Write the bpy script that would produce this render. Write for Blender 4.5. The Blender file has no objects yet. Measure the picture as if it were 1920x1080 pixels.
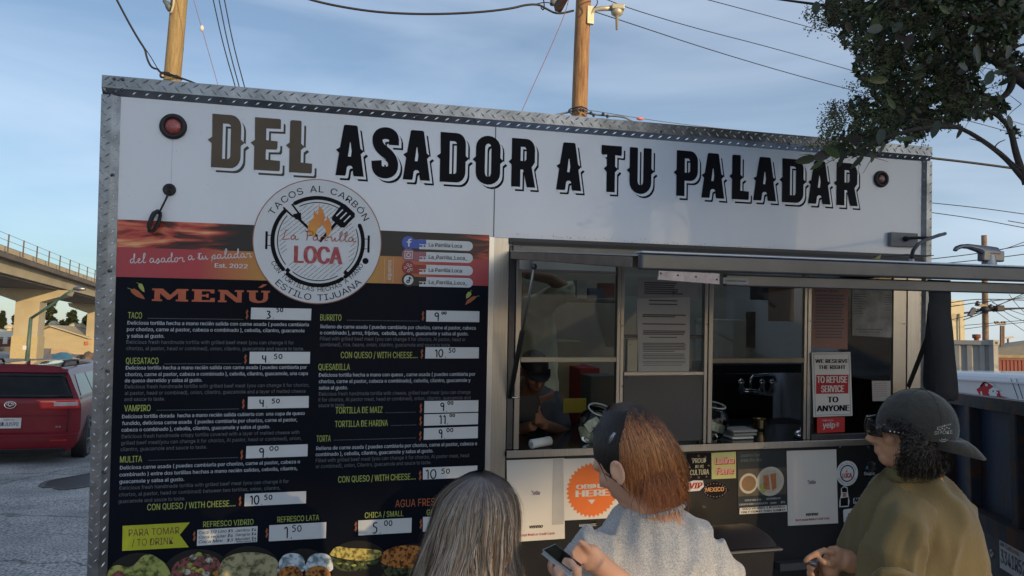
import bpy, bmesh, math, random, os
from mathutils import Vector as V, Matrix, noise, geometry
R = math.radians
random.seed(7)
sc = bpy.context.scene
C = sc.collection

# ---------------------------------------------------------------- camera
F = 1387.0                                   # focal length in pixels of the 1920 px wide photograph
def onb(x, z):                               # right handed frame (rows X, Y, Z) keeping z
    z = z.normalized(); x = (x - z * x.dot(z)).normalized()
    return Matrix((x, z.cross(x), z))
XH = V((5289, -127, -1387)).normalized()
ZT = V((.0236, 1, -.0206)); ZT = (ZT - XH * ZT.dot(XH)).normalized()
RT = Matrix((XH, ZT.cross(XH), ZT))          # camera axes -> truck axes
RW = onb(XH, V((.027, 1, -.085)))            # camera axes -> world axes (true vertical)
CAM = V((0, -3.6, 1.93))
cd = bpy.data.cameras.new('camera'); cam = bpy.data.objects.new('camera', cd); C.objects.link(cam)
cam.matrix_world = Matrix.Translation(CAM) @ RW.to_4x4()
cd.sensor_width = 36; cd.lens = F / 1920 * 36; cd.clip_start = .05; cd.clip_end = 3000
sc.camera = cam
TR = RW @ RT.transposed()                    # truck axes -> world axes (the truck leans a little on the cambered street)
T = Matrix.Translation(CAM) @ TR.to_4x4() @ Matrix.Translation(-CAM)
I4 = Matrix.Identity(4)

# ---------------------------------------------------------------- light
SUN_EL, SUN_AZ = 9.0, 42.0                   # azimuth: degrees to the right of straight behind the camera
back = RW @ V((0, 0, 1)); back.z = 0; back.normalize()
rgt = V((-back.y, back.x, 0))                # to the right of the camera
if (RW @ V((1, 0, 0))).dot(rgt) < 0: rgt = -rgt
sdir = (back * math.cos(R(SUN_AZ)) + rgt * math.sin(R(SUN_AZ))) * math.cos(R(SUN_EL)) + V((0, 0, math.sin(R(SUN_EL))))
sl = bpy.data.lights.new('sun', 'SUN'); sl.energy = 2.5; sl.angle = R(.6); sl.color = (1.0, .70, .36)
so = bpy.data.objects.new('sun', sl); C.objects.link(so)
so.rotation_euler = sdir.to_track_quat('Z', 'Y').to_euler()
w = bpy.data.worlds.new('World'); sc.world = w; w.use_nodes = True
nt = w.node_tree; N = nt.nodes; L = nt.links; N.clear()
out = N.new('ShaderNodeOutputWorld'); bg = N.new('ShaderNodeBackground'); sky = N.new('ShaderNodeTexSky')
sky.sky_type = 'NISHITA'; sky.sun_disc = False; sky.sun_elevation = R(SUN_EL)
sky.sun_rotation = math.atan2(sdir.x, sdir.y); sky.dust_density = .8; sky.ozone_density = 3.0; sky.air_density = 1.0
tc = N.new('ShaderNodeTexCoord'); mp = N.new('ShaderNodeMapping'); mp.inputs['Scale'].default_value = (1.0, 1.0, 5.5)
mp.inputs['Rotation'].default_value = (R(14), R(-10), R(25))
nz = N.new('ShaderNodeTexNoise'); nz.inputs['Scale'].default_value = 1.3; nz.inputs['Detail'].default_value = 5; nz.inputs['Roughness'].default_value = .5
nz.inputs['Distortion'].default_value = .5
cr = N.new('ShaderNodeValToRGB'); cr.color_ramp.elements[0].position = .36; cr.color_ramp.elements[1].position = .82
cr.color_ramp.elements[0].color = (.13, .13, .13, 1); cr.color_ramp.elements[1].color = (.58, .58, .58, 1)
mx = N.new('ShaderNodeMixRGB'); mx.inputs['Color2'].default_value = (6.6, 7.4, 8.6, 1)
L.new(tc.outputs['Generated'], mp.inputs['Vector']); L.new(mp.outputs[0], nz.inputs['Vector']); L.new(nz.outputs['Fac'], cr.inputs[0])
L.new(cr.outputs[0], mx.inputs['Fac']); L.new(sky.outputs[0], mx.inputs['Color1']); L.new(mx.outputs[0], bg.inputs['Color'])
bg.inputs['Strength'].default_value = .10; L.new(bg.outputs[0], out.inputs[0])
sc.view_settings.view_transform = 'Standard'; sc.view_settings.look = 'None'; sc.view_settings.gamma = 1
sc.view_settings.use_curve_mapping = False; sc.view_settings.exposure = 0.64
try:
    sc.cycles.use_denoising = True; sc.cycles.max_bounces = 8; sc.cycles.transparent_max_bounces = 16
except Exception: pass

# ---------------------------------------------------------------- helpers
def P(px, py, y=0.0):                        # point of the truck plane Y=y seen at a photo pixel, truck axes
    d = RT @ V((px - 960, 540 - py, -F)); t = (y - CAM.y) / d.y
    return CAM + d * t
def G(px, py, D):                            # point at depth D seen at a photo pixel, world axes
    return CAM + RW @ (V((px - 960, 540 - py, -F)) * (D / F))
def cdir(x, y, z): return (RW @ V((x, y, z))).normalized()

MATS = {}
def mat(name, col, rough=.6, metal=0.0, var=.12, vs=6.0, bump=0.0, bs=60.0, coat=0.0, stretch=(1, 1, 1), spec=None, col2=None, sheen=0, det=4):
    if name in MATS: return MATS[name]
    m = bpy.data.materials.new(name); m.use_nodes = True; t = m.node_tree; n = t.nodes; l = t.links
    b = n['Principled BSDF']; b.inputs['Roughness'].default_value = rough; b.inputs['Metallic'].default_value = metal
    if coat: b.inputs['Coat Weight'].default_value = coat
    if spec is not None: b.inputs['Specular IOR Level'].default_value = spec
    if sheen: b.inputs['Sheen Weight'].default_value = sheen
    tcn = n.new('ShaderNodeTexCoord'); mpn = n.new('ShaderNodeMapping'); mpn.inputs['Scale'].default_value = stretch
    l.new(tcn.outputs['Object'], mpn.inputs['Vector'])
    if var or col2:
        z = n.new('ShaderNodeTexNoise'); z.inputs['Scale'].default_value = vs; z.inputs['Detail'].default_value = det
        l.new(mpn.outputs[0], z.inputs['Vector'])
        r = n.new('ShaderNodeValToRGB'); r.color_ramp.elements[0].position = .3; r.color_ramp.elements[1].position = .7
        c2 = col2 or tuple(c * (1 - var) for c in col); c1 = col if col2 else tuple(min(1, c * (1 + var)) for c in col)
        r.color_ramp.elements[0].color = (*c2, 1); r.color_ramp.elements[1].color = (*c1, 1)
        l.new(z.outputs['Fac'], r.inputs[0]); l.new(r.outputs[0], b.inputs['Base Color'])
    else: b.inputs['Base Color'].default_value = (*col, 1)
    if bump:
        z2 = n.new('ShaderNodeTexNoise'); z2.inputs['Scale'].default_value = bs; z2.inputs['Detail'].default_value = 3
        l.new(mpn.outputs[0], z2.inputs['Vector'])
        bp = n.new('ShaderNodeBump'); bp.inputs['Strength'].default_value = bump; bp.inputs['Distance'].default_value = .01
        l.new(z2.outputs['Fac'], bp.inputs['Height']); l.new(bp.outputs[0], b.inputs['Normal'])
    MATS[name] = m; return m
def glassmat(name, tint=(.9, .95, .93), refl=1.5, haze=0.0, hcol=(.5, .5, .45)):
    if name in MATS: return MATS[name]
    m = bpy.data.materials.new(name); m.use_nodes = True; t = m.node_tree; n = t.nodes; l = t.links; n.clear()
    o = n.new('ShaderNodeOutputMaterial'); tr = n.new('ShaderNodeBsdfTransparent'); gl = n.new('ShaderNodeBsdfGlossy')
    tr.inputs[0].default_value = (*tint, 1); gl.inputs['Roughness'].default_value = .03
    fr = n.new('ShaderNodeFresnel'); fr.inputs[0].default_value = refl; mi = n.new('ShaderNodeMixShader')
    l.new(fr.outputs[0], mi.inputs[0]); l.new(tr.outputs[0], mi.inputs[1]); l.new(gl.outputs[0], mi.inputs[2])
    last = mi
    if haze:
        df = n.new('ShaderNodeBsdfDiffuse'); df.inputs[0].default_value = (*hcol, 1); m2 = n.new('ShaderNodeMixShader')
        z = n.new('ShaderNodeTexNoise'); z.inputs['Scale'].default_value = 5; z.inputs['Detail'].default_value = 6
        mm = n.new('ShaderNodeMath'); mm.operation = 'MULTIPLY'; mm.inputs[1].default_value = haze * 2
        l.new(z.outputs['Fac'], mm.inputs[0]); l.new(mm.outputs[0], m2.inputs[0])
        l.new(mi.outputs[0], m2.inputs[1]); l.new(df.outputs[0], m2.inputs[2]); last = m2
    l.new(last.outputs[0], o.inputs[0]); MATS[name] = m; return m
def attrmat(name, rough=.5, spec=.4, mul=1.0):
    if name in MATS: return MATS[name]
    m = bpy.data.materials.new(name); m.use_nodes = True; n = m.node_tree.nodes; b = n['Principled BSDF']
    a = n.new('ShaderNodeAttribute'); a.attribute_name = 'tint'; m.node_tree.links.new(a.outputs['Color'], b.inputs['Base Color'])
    b.inputs['Roughness'].default_value = rough; b.inputs['Specular IOR Level'].default_value = spec
    MATS[name] = m; return m

class MB:
    def __init__(s): s.v = []; s.f = []; s.c = []; s.col = None
    def add(s, vs, fs):
        o = len(s.v); s.v += [V(p) for p in vs]; s.f += [tuple(i + o for i in f) for f in fs]
        if s.col is not None: s.c += [s.col] * len(fs)
        return s
    def box(s, a, b):
        x0, x1 = sorted((a[0], b[0])); y0, y1 = sorted((a[1], b[1])); z0, z1 = sorted((a[2], b[2]))
        return s.add([(x0,y0,z0),(x1,y0,z0),(x1,y1,z0),(x0,y1,z0),(x0,y0,z1),(x1,y0,z1),(x1,y1,z1),(x0,y1,z1)],
              [(0,3,2,1),(4,5,6,7),(0,1,5,4),(1,2,6,5),(2,3,7,6),(3,0,4,7)])
    def bar(s, p, q, wd, ht, up=V((0, 0, 1))):        # box section between two points
        p, q = V(p), V(q); d = (q - p).normalized(); sx = d.cross(up)
        if sx.length < 1e-4: sx = d.cross(V((1, 0, 0)))
        sx.normalize(); u = sx.cross(d); sx *= wd / 2; u *= ht / 2
        vs = [e + a * sx + b * u for e in (p, q) for a, b in ((-1,-1),(1,-1),(1,1),(-1,1))]
        return s.add(vs, [(0,1,2,3),(7,6,5,4),(0,4,5,1),(1,5,6,2),(2,6,7,3),(3,7,4,0)])
    def tube(s, pts, rad, n=10, ref=None, cap=True):   # rad: number, list, or list of (ra, rb); ra lies along ref
        pts = [V(p) for p in pts]; k = len(pts)
        if not isinstance(rad, (list, tuple)): rad = [rad] * k
        d0 = (pts[1] - pts[0]).normalized()
        u = V(ref) if ref is not None else (V((0, 0, 1)) if abs(d0.z) < .9 else V((1, 0, 0)))
        vs = []
        for i, p in enumerate(pts):
            d = (pts[min(i + 1, k - 1)] - pts[max(i - 1, 0)]).normalized()
            a = (u - d * u.dot(d)).normalized(); b = d.cross(a)
            if ref is None: u = a
            ra, rb = rad[i] if isinstance(rad[i], (list, tuple)) else (rad[i], rad[i])
            vs += [p + a * (ra * math.cos(2 * math.pi * j / n)) + b * (rb * math.sin(2 * math.pi * j / n)) for j in range(n)]
        fs = [(i * n + j, i * n + (j + 1) % n, (i + 1) * n + (j + 1) % n, (i + 1) * n + j) for i in range(k - 1) for j in range(n)]
        if cap: fs += [tuple(range(n))[::-1], tuple((k - 1) * n + j for j in range(n))]
        return s.add(vs, fs)
    def ell(s, c, r, M=None, nu=20, nv=12):            # ellipsoid; M rows are its axes
        c = V(c); M = M or Matrix.Identity(3); vs = []; MT = M.transposed()
        for i in range(nv + 1):
            ph = math.pi * i / nv
            for j in range(nu):
                th = 2 * math.pi * j / nu
                vs.append(c + MT @ V((r[0] * math.sin(ph) * math.cos(th), r[1] * math.sin(ph) * math.sin(th), r[2] * math.cos(ph))))
        fs = [(i * nu + j, (i + 1) * nu + j, (i + 1) * nu + (j + 1) % nu, i * nu + (j + 1) % nu) for i in range(nv) for j in range(nu)]
        return s.add(vs, fs)
    def lathe(s, c, axis, prof, n=24, ref=None):       # prof: (radius, offset along axis)
        ax = V(axis).normalized(); a = V(ref) if ref is not None else (V((0, 0, 1)) if abs(ax.z) < .9 else V((1, 0, 0)))
        a = (a - ax * a.dot(ax)).normalized(); b = ax.cross(a); vs = []
        for r, h in prof:
            r = max(r, 1e-5); vs += [V(c) + ax * h + a * (r * math.cos(2*math.pi*j/n)) + b * (r * math.sin(2*math.pi*j/n)) for j in range(n)]
        k = len(prof)
        return s.add(vs, [(i*n+j, i*n+(j+1)%n, (i+1)*n+(j+1)%n, (i+1)*n+j) for i in range(k-1) for j in range(n)])
    def prism(s, loop, d):                             # closed loop of 3-D points pushed along d
        loop = [V(p) for p in loop]; n = len(loop); d = V(d)
        tri = geometry.tessellate_polygon([loop])
        s.add(loop + [p + d for p in loop], [tuple(t) for t in tri] + [tuple(n + i for i in t)[::-1] for t in tri] + [(i, (i+1)%n, n+(i+1)%n, n+i) for i in range(n)])
        return s
    def flat(s, loops, y):                             # 2-D (x, z) outline with holes, on the plane Y=y
        pts = [V((p[0], p[1], 0)) for lp in loops for p in lp]
        tri = geometry.tessellate_polygon([[V((p[0], p[1], 0)) for p in lp] for lp in loops])
        fs = []
        for t in tri:
            a, b, c = (pts[i] for i in t)
            cr_ = (b - a).cross(c - a).z
            if abs(cr_) < 1e-12: continue
            fs.append(t if cr_ > 0 else t[::-1])       # faces look towards -Y
        return s.add([(p.x, y, p.y) for p in pts], fs)
    def ribbon(s, pts, wd, y):                         # 2-D stroke of width wd on the plane Y=y
        n = len(pts); vs = []
        for i, p in enumerate(pts):
            a = pts[max(i-1, 0)]; b = pts[min(i+1, n-1)]; dx, dz = b[0]-a[0], b[1]-a[1]; l_ = math.hypot(dx, dz) or 1
            nx, nz_ = -dz / l_ * wd / 2, dx / l_ * wd / 2
            vs += [(p[0]+nx, y, p[1]+nz_), (p[0]-nx, y, p[1]-nz_)]
        return s.add(vs, [(2*i, 2*i+1, 2*i+3, 2*i+2) for i in range(n-1)])
ORG = {}; FR = {}
def props(o, label=None, cat=None, group=None, kind=None, category=None):
    cat = cat or category
    for k, x in (('label', label), ('category', cat), ('group', group), ('kind', kind)):
        if x: o[k] = x
    return o
def thing(name, label, cat, loc, fr=I4, group=None):
    o = bpy.data.objects.new(name, None); C.objects.link(o); o.empty_display_size = .1
    o.matrix_world = fr @ Matrix.Translation(V(loc)); ORG[o.name] = V(loc); FR[o.name] = fr
    return props(o, label, cat, group)
def obj(name, mb, m, parent=None, smooth=False, loc=None, fr=I4, **kw):
    if parent is not None: org = ORG[parent.name]; fr = FR[parent.name]
    else:
        if loc is None:
            xs = [p for p in mb.v]; loc = V((sum(p.x for p in xs)/len(xs), sum(p.y for p in xs)/len(xs), min(p.z for p in xs)))
        org = V(loc)
    me = bpy.data.meshes.new(name); me.from_pydata([p - org for p in mb.v], [], mb.f)
    if mb.c:
        at = me.color_attributes.new('tint', 'FLOAT_COLOR', 'CORNER'); i = 0; buf = []
        for poly in me.polygons: buf += list((*mb.c[poly.index], 1)) * poly.loop_total
        at.data.foreach_set('color', buf)
    ms = m if isinstance(m, (list, tuple)) else [m]
    for x in ms: me.materials.append(x)
    if smooth: me.polygons.foreach_set('use_smooth', [True] * len(me.polygons))
    me.update(); o = bpy.data.objects.new(name, me); C.objects.link(o)
    ORG[o.name] = org; FR[o.name] = fr
    if parent is not None: o.parent = parent
    else: o.matrix_world = fr @ Matrix.Translation(org)
    return props(o, **kw)
def share(src, name, parent, M):                       # another object using the same mesh, placed by M in the parent's space
    o = bpy.data.objects.new(name, src.data); C.objects.link(o); o.parent = parent; o.matrix_local = M
    ORG[o.name] = ORG[parent.name]; FR[o.name] = FR[parent.name]; return o
def bevel(o, wd, seg=2):
    m = o.modifiers.new('bevel', 'BEVEL'); m.width = wd; m.segments = seg; m.limit_method = 'ANGLE'; m.angle_limit = R(35); return o
def shade_auto(o, a=40):
    me = o.data; me.polygons.foreach_set('use_smooth', [True] * len(me.polygons)); me.set_sharp_from_angle(angle=R(a)); return o
def fuse(o, vox=.006, it=4, disp=None):                # union of the closed pieces into one continuous skin
    m = o.modifiers.new('r', 'REMESH'); m.mode = 'VOXEL'; m.voxel_size = vox; m.use_smooth_shade = True
    if it: m = o.modifiers.new('s', 'SMOOTH'); m.iterations = it; m.factor = .5
    dg = bpy.context.evaluated_depsgraph_get(); me = bpy.data.meshes.new_from_object(o.evaluated_get(dg))
    o.modifiers.clear(); old = o.data; mats = [x for x in old.materials]; o.data = me
    if not len(me.materials):
        for x in mats: me.materials.append(x)
    if disp:
        ns = [v.normal.copy() for v in me.vertices]
        for v, n_ in zip(me.vertices, ns): v.co += n_ * disp(v.co, n_)
    me.polygons.foreach_set('use_smooth', [True] * len(me.polygons)); me.update()
    return o

# ---------------------------------------------------------------- lettering
def font(fn):
    p = os.path.join(bpy.utils.system_resource('DATAFILES'), 'fonts', fn)
    try: return bpy.data.fonts.load(p)
    except Exception: return None
INTER = font('Inter.woff2')
TC = {}
def tmesh(s, bold=0.0, res=2, space=1.0):
    bold = 0
    k = (s, bold, res, space)
    if k in TC: return TC[k]
    cu = bpy.data.curves.new('t', 'FONT'); cu.body = s; cu.resolution_u = res; cu.fill_mode = 'FRONT'
    cu.space_character = space
    if INTER: cu.font = INTER
    o = bpy.data.objects.new('t', cu); C.objects.link(o)
    dg = bpy.context.evaluated_depsgraph_get(); me = bpy.data.meshes.new_from_object(o.evaluated_get(dg))
    vs = [(v.co.x, v.co.y) for v in me.vertices]; fs = [tuple(p.vertices) for p in me.polygons]
    nrm = [p.normal.z for p in me.polygons]; fs = [f if n_ > 0 else f[::-1] for f, n_ in zip(fs, nrm)]
    bpy.data.objects.remove(o); bpy.data.curves.remove(cu); bpy.data.meshes.remove(me)
    x0 = min(v[0] for v in vs); x1 = max(v[0] for v in vs)
    TC[k] = (vs, fs, x0, x1); return TC[k]
CAP = max(v[1] for v in tmesh('H')[0])          # cap height of the font in use
print('CAPH', CAP)
def text2(mb, s, o, ux, uz, width, cap, bold=0.0, res=2, space=1.0):   # o baseline-left, ux along, uz up (3-D), size in metres
    vs, fs, x0, x1 = tmesh(s, bold, res, space); k = width / (x1 - x0) if width else cap / CAP; q = cap / CAP
    o, ux, uz = V(o), V(ux), V(uz)
    n_ = ux.cross(uz).normalized() * .00008; nb = 1 + int(min(bold, .06)/.010); nb = nb if bold >= .008 else 1; bs_ = [0] if nb < 2 else [-1 + 2*i_/(nb-1) for i_ in range(nb)]
    for i_, e_ in enumerate(bs_):
        mb.add([o + ux * ((x - x0 + e_ * min(bold, .06) * .75) * k) + uz * (y * q) + n_ * i_ for x, y in vs], fs)
def wtext(mb, s, xl, yl, xr, cap, y, bold=0.0, res=2, italic=0.0, space=1.0):    # on a plane of the truck: pixel left, baseline, right, cap height
    a = P(xl, yl, y); b = P(xr, yl, y); t = P(xl, yl - cap, y)
    text2(mb, s, (a.x, y, a.z), (1, 0, 0), (italic, 0, 1), b.x - a.x, t.z - a.z, bold, res, space)
def tquad(mb, s, q, u0, v0, u1, cap, bold=0.0, res=2, y=-.001, space=1.0):       # inside a pixel quad (tl, tr, br, bl) by fractions
    pass
# one-stroke letters for handwriting, unit height, y up
ST = {'0': [[(.3,1),(.08,.8),(.05,.4),(.2,.02),(.42,.1),(.52,.5),(.45,.88),(.3,1)]],
 '1': [[(.1,.8),(.3,1),(.3,0)]], '2': [[(.05,.8),(.2,1),(.42,.9),(.42,.65),(.05,.02),(.5,.04)]],
 '3': [[(.05,.92),(.3,1),(.45,.8),(.2,.55),(.48,.35),(.4,.05),(.05,.02)]],
 '4': [[(.08,1),(.05,.5),(.45,.48)],[(.42,.95),(.42,0)]], '5': [[(.5,1),(.12,.98),(.1,.6),(.4,.6),(.48,.25),(.3,0),(.05,.05)]],
 '9': [[(.45,.85),(.2,1),(.05,.75),(.2,.52),(.44,.65),(.45,.95),(.42,0)]], '.': [[(.1,.02),(.16,.0)]], '$': [[(.45,.85),(.2,.9),(.1,.7),(.4,.4),(.35,.12),(.05,.12)],[(.27,1.1),(.24,-.1)]],
 '/': [[(.0,0),(.4,1)]]}
CU = {'a': ([(.45,.4),(.3,.5),(.1,.4),(.05,.15),(.2,0),(.4,.15),(.47,.48),(.45,.1),(.6,0),(.75,.15)], .72),
 'd': ([(.45,.4),(.3,.5),(.1,.4),(.05,.15),(.2,0),(.4,.15),(.55,.8),(.5,1.05),(.42,.9),(.46,.1),(.6,0),(.75,.12)], .74),
 'e': ([(0,.12),(.2,.2),(.4,.4),(.3,.52),(.15,.4),(.15,.1),(.3,0),(.55,.12)], .52),
 'l': ([(0,.1),(.2,.3),(.42,.9),(.3,1.1),(.18,.8),(.2,.1),(.32,0),(.5,.12)], .46),
 's': ([(0,.1),(.25,.5),(.3,.3),(.38,.1),(.25,-.1),(.05,-.05),(.2,.05),(.5,.12)], .5),
 'o': ([(.3,.5),(.08,.4),(.08,.1),(.25,0),(.42,.15),(.42,.4),(.3,.5),(.4,.36),(.6,.42)], .58),
 'r': ([(0,.3),(.12,.5),(.2,.42),(.42,.46),(.38,.1),(.5,0),(.62,.12)], .6),
 't': ([(0,.1),(.2,.9),(.14,.1),(.26,0),(.45,.12)], .42), 'u': ([(0,.1),(.1,.48),(.1,.1),(.22,0),(.4,.2),(.44,.48),(.46,.08),(.6,0),(.7,.12)], .68),
 'p': ([(0,.1),(.12,.5),(.0,-.5),(.12,.35),(.35,.5),(.42,.25),(.25,.02),(.1,.1),(.3,0),(.6,.12)], .58),
 'i': ([(0,.1),(.12,.48),(.1,.08),(.22,0),(.36,.12)], .34), 'n': ([(0,.1),(.1,.48),(.1,0),(.2,.4),(.36,.48),(.4,.06),(.52,0),(.62,.12)], .6),
 'L': ([(.5,.95),(.38,1.05),(.3,.8),(.2,.2),(.02,.05),(.2,.0),(.7,.1)], .75), 'P': ([(.35,0),(.42,1),(.1,.9),(.5,1.05),(.95,.85),(.8,.55),(.42,.5)], .85), ' ': ([], .4)}
def smooth2(pts, k=3):
    for _ in range(k - 1):
        q = [pts[0]]
        for a, b in zip(pts, pts[1:]): q += [(a[0]*.75+b[0]*.25, a[1]*.75+b[1]*.25), (a[0]*.25+b[0]*.75, a[1]*.25+b[1]*.75)]
        pts = q + [pts[-1]]
    return pts
def strokes(s, cursive):
    x = 0; res = []
    for ch in s:
        if cursive:
            p, wd = CU[ch]
            if p: res.append([(x + a, b) for a, b in p])
            if ch == 't': res.append([(x - .05, .62), (x + .4, .66)])
            x += wd
        elif ch == ' ': x += .4
        elif ch in ST:
            for st in ST[ch]: res.append([(x + a, b) for a, b in st])
            x += .3 if ch in '.' else (.45 if ch == '1' else .68)
    return res, x
def wscript(mb, s, xl, yl, xr, yr, h, wd, y, cursive=True):   # handwriting between two pixel baseline points
    a = P(xl, yl, y); b = P(xr, yr, y); hh = P(xl, yl - h, y).z - a.z; st, W = strokes(s, cursive)
    for p in st:
        mb.ribbon([(a.x + (b.x - a.x) * u / W, a.z + (b.z - a.z) * u / W + v * hh) for u, v in smooth2(p)], wd, y)
# ---------------------------------------------------------------- materials
M_white = mat('white_paint', (.68, .73, .81), .30, var=.055, vs=2.2, bump=.05, bs=5, coat=.3, stretch=(1, 1, .45), det=9)

M_ink = mat('black_lettering', (.006, .006, .010), .6, var=.1, spec=.12)
M_taupe = mat('taupe_lettering', (.115, .094, .072), .55, var=.08, vs=8, spec=.15)
M_wrapblack = mat('menu_black', (.0045, .0065, .013), .45, var=.25, vs=2, spec=.08)
M_steel = mat('brushed_steel', (.46, .45, .43), .32, 1, var=.1, vs=6, bump=.05, bs=30, stretch=(30, 30, 1))
M_steel2 = mat('dull_steel', (.34, .34, .34), .42, 1, var=.14, vs=8, bump=.05, bs=40)
M_darksteel = mat('dark_steel', (.09, .09, .1), .38, .8, var=.2, vs=3, bump=.02, bs=20)
M_alu = mat('tread_plate', (.26, .275, .30), .34, 1, var=.28, vs=14, bump=.08, bs=60, det=6)
M_rubber = mat('black_rubber', (.012, .012, .014), .55, var=.2)
M_paper = mat('white_paper', (.66, .66, .63), .6, var=.04, vs=5)
M_card = mat('white_vinyl', (.6, .63, .66), .4, var=.03)
M_green = mat('lime_lettering', (.36, .43, .115), .5, var=.1)
M_body = mat('pale_lettering', (.40, .44, .50), .5, var=.1)
M_grey = mat('grey_lettering', (.135, .145, .165), .5, var=.1)
M_dollar = mat('orange_lettering', (.42, .13, .06), .5, var=.1)
M_red = mat('red_print', (.40, .022, .03), .45, var=.1)
M_orange = mat('orange_print', (.74, .16, .025), .45, var=.05)
M_yel = mat('yellow_print', (.62, .33, .03), .5, var=.08)
M_chrome = mat('chrome', (.75, .75, .76), .1, 1, var=0)

def spx(x0, y0, x1, y1, y): a, b = P(x0, y0, y), P(x1, y1, y); return a, b
# wall geometry in truck axes
XL = P(216, 560).x; XR = P(1727, 420).x; ZT_ = P(300, 187).z; XO0 = P(189, 300).x; XO1 = P(1742, 350).x; ZO = P(300, 152).z
WX0 = P(951, 650).x; WX1 = P(1700, 600).x; WZ0 = P(951, 847).z; WZ1 = P(951, 446).z; XM = P(925, 440).x
DEPTH = 2.15; ZB = .42
truck = thing('food_truck', 'white and black food truck with a serving window and a Spanish menu', 'food truck', ((XO0 + XO1)/2, .3, 0), T)
# outer skin
for m_n in ('lime_lettering','pale_lettering','grey_lettering','orange_lettering','red_print','white_vinyl'): MATS[m_n].node_tree.nodes['Principled BSDF'].inputs['Specular IOR Level'].default_value = .2
mb = MB(); mb.box((XL-.02, 0, WZ1), (XM, .03, ZT_+.02)); obj('white_panel', mb, M_white, truck)
mb = MB(); mb.box((XM+.003, 0, WZ1), (XR+.02, .03, ZT_+.02)); obj('white_panel', mb, M_white, truck)
mb = MB(); mb.box((XL-.02, 0, ZB), (WX0-.1, .03, WZ1-.002)); obj('lower_panel', mb, M_darksteel, truck)
zl = WZ0 - .03
mb = MB(); mb.box((WX0, 0, ZB), (XR+.02, .03, zl)); obj('lower_panel', mb, mat('black_panel', (.022, .023, .027), .3, .35, var=.3, vs=1.5, coat=.2), truck)
hx0, hx1 = WX0 + .35, WX1 - .25                       # roof opening added to let sky light into the kitchen
for a_, b_r in (((XO0+.01, .031), (hx0, DEPTH)), ((hx1, .031), (XO1-.01, DEPTH)), ((hx0+.001, .031), (hx1-.001, .45)), ((hx0+.001, 1.9), (hx1-.001, DEPTH))): obj('roof_sheet', MB().box((a_[0], a_[1], ZO-.04), (b_r[0], b_r[1], ZO-.015)), M_white, truck)
obj('end_wall', MB().box((XO0+.01, .031, ZB), (XO0+.05, DEPTH, ZO-.045)), M_white, truck); obj('end_wall', MB().box((XO1-.05, .031, ZB), (XO1-.01, DEPTH, ZO-.045)), M_white, truck)
M_inwall = mat('kitchen_wall', (.62, .56, .44), .5, var=.12, vs=3)
mb = MB(); mb.box((XO0+.05, DEPTH, ZB), (XO1-.05, DEPTH+.04, ZO-.045)); obj('rear_wall', mb, M_inwall, truck)
mb = MB(); mb.box((XO0+.05, .031, ZB-.03), (XO1-.05, DEPTH+.04, ZB)); obj('floor_pan', mb, M_darksteel, truck)
mb = MB(); mb.box((WX0-.1, .034, ZB), (WX0-.08, .9, ZO-.05)); obj('partition', mb, M_steel2, truck)
for wx in (XO0 + 1.2, XO0 + 2.1):
    mb = MB(); mb.lathe((wx, .10, .30), (0, 1, 0), [(0, 0), (.2, 0), (.22, -.02), (.33, -.02), (.35, .03), (.35, .18), (.33, .22), (0, .22)], 28)
    obj('wheel', mb, M_rubber, truck, True)
for jx in (XO0 + .3, XO1 - .3): 
    for jy in (.3, DEPTH - .2): obj('jack_leg', MB().box((jx-.04, jy-.04, -.25), (jx+.04, jy+.04, ZB-.03)), M_darksteel, truck)
# seam + sealant at the panel joint
obj('panel_seam', MB().box((XM-.001, -.001, WZ1), (XM+.004, .002, ZT_)), M_grey, truck)

# tread plate trim: a front face, a chamfer back to the wall
PR = -.022; CH = .030
fz0 = ZT_ + .0; fx0 = XL; fx1 = XR
def trim(name, loopf, along):
    mb = MB(); mb.prism(loopf, along); return obj(name, mb, M_alu, truck)
tt = trim('top_trim', [(XO0, .03, ZO), (XO0, PR, ZO), (XO0, PR, ZT_+CH), (XO0, -.001, ZT_), (XO0, .03, ZT_)], (XO1 - XO0, 0, 0))
lt = trim('side_trim', [(XO0, .03, ZB), (XO0, PR, ZB), (XL-CH, PR, ZB), (XL, -.001, ZB), (XL, .03, ZB)], (0, 0, ZT_-ZB-.001))
rt = trim('side_trim', [(XO1, .03, ZB), (XO1, PR, ZB), (XR+CH*.6, PR, ZB), (XR, -.001, ZB), (XR, .03, ZB)], (0, 0, ZT_-ZB-.001))
def lozenge(mb, c, u, n, L_, W_, h):
    h *= 1.6; W_ *= 1.15
    c, u, n = V(c), V(u).normalized(), V(n).normalized(); s = n.cross(u)
    v = [c + u*L_, c + s*W_, c - u*L_, c - s*W_, c + n*h + u*L_*.35, c + n*h - u*L_*.35]
    mb.add(v, [(0,1,4),(1,5,4),(1,2,5),(2,3,5),(3,4,5),(3,0,4)])
mt, ml, mr = MB(), MB(), MB()
x = XO0 + .02; i = 0; hz = ZO - ZT_
while x < XO1 - .02:
    lozenge(mt, (x, PR, ZO - .014), (1, 0, .75), (0, -1, 0), .019, .0036, .003)
    lozenge(mt, (x + .026, PR, ZO - .037), (1, 0, -1.1), (0, -1, 0), .018, .0036, .003)
    if x > XL: lozenge(mt, (x + .004, (PR-.001)/2, ZT_ + CH/2), (1, -.4, .55), (0, -.72, -.7), .014, .0036, .003)
    x += .052
z = .75
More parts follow.
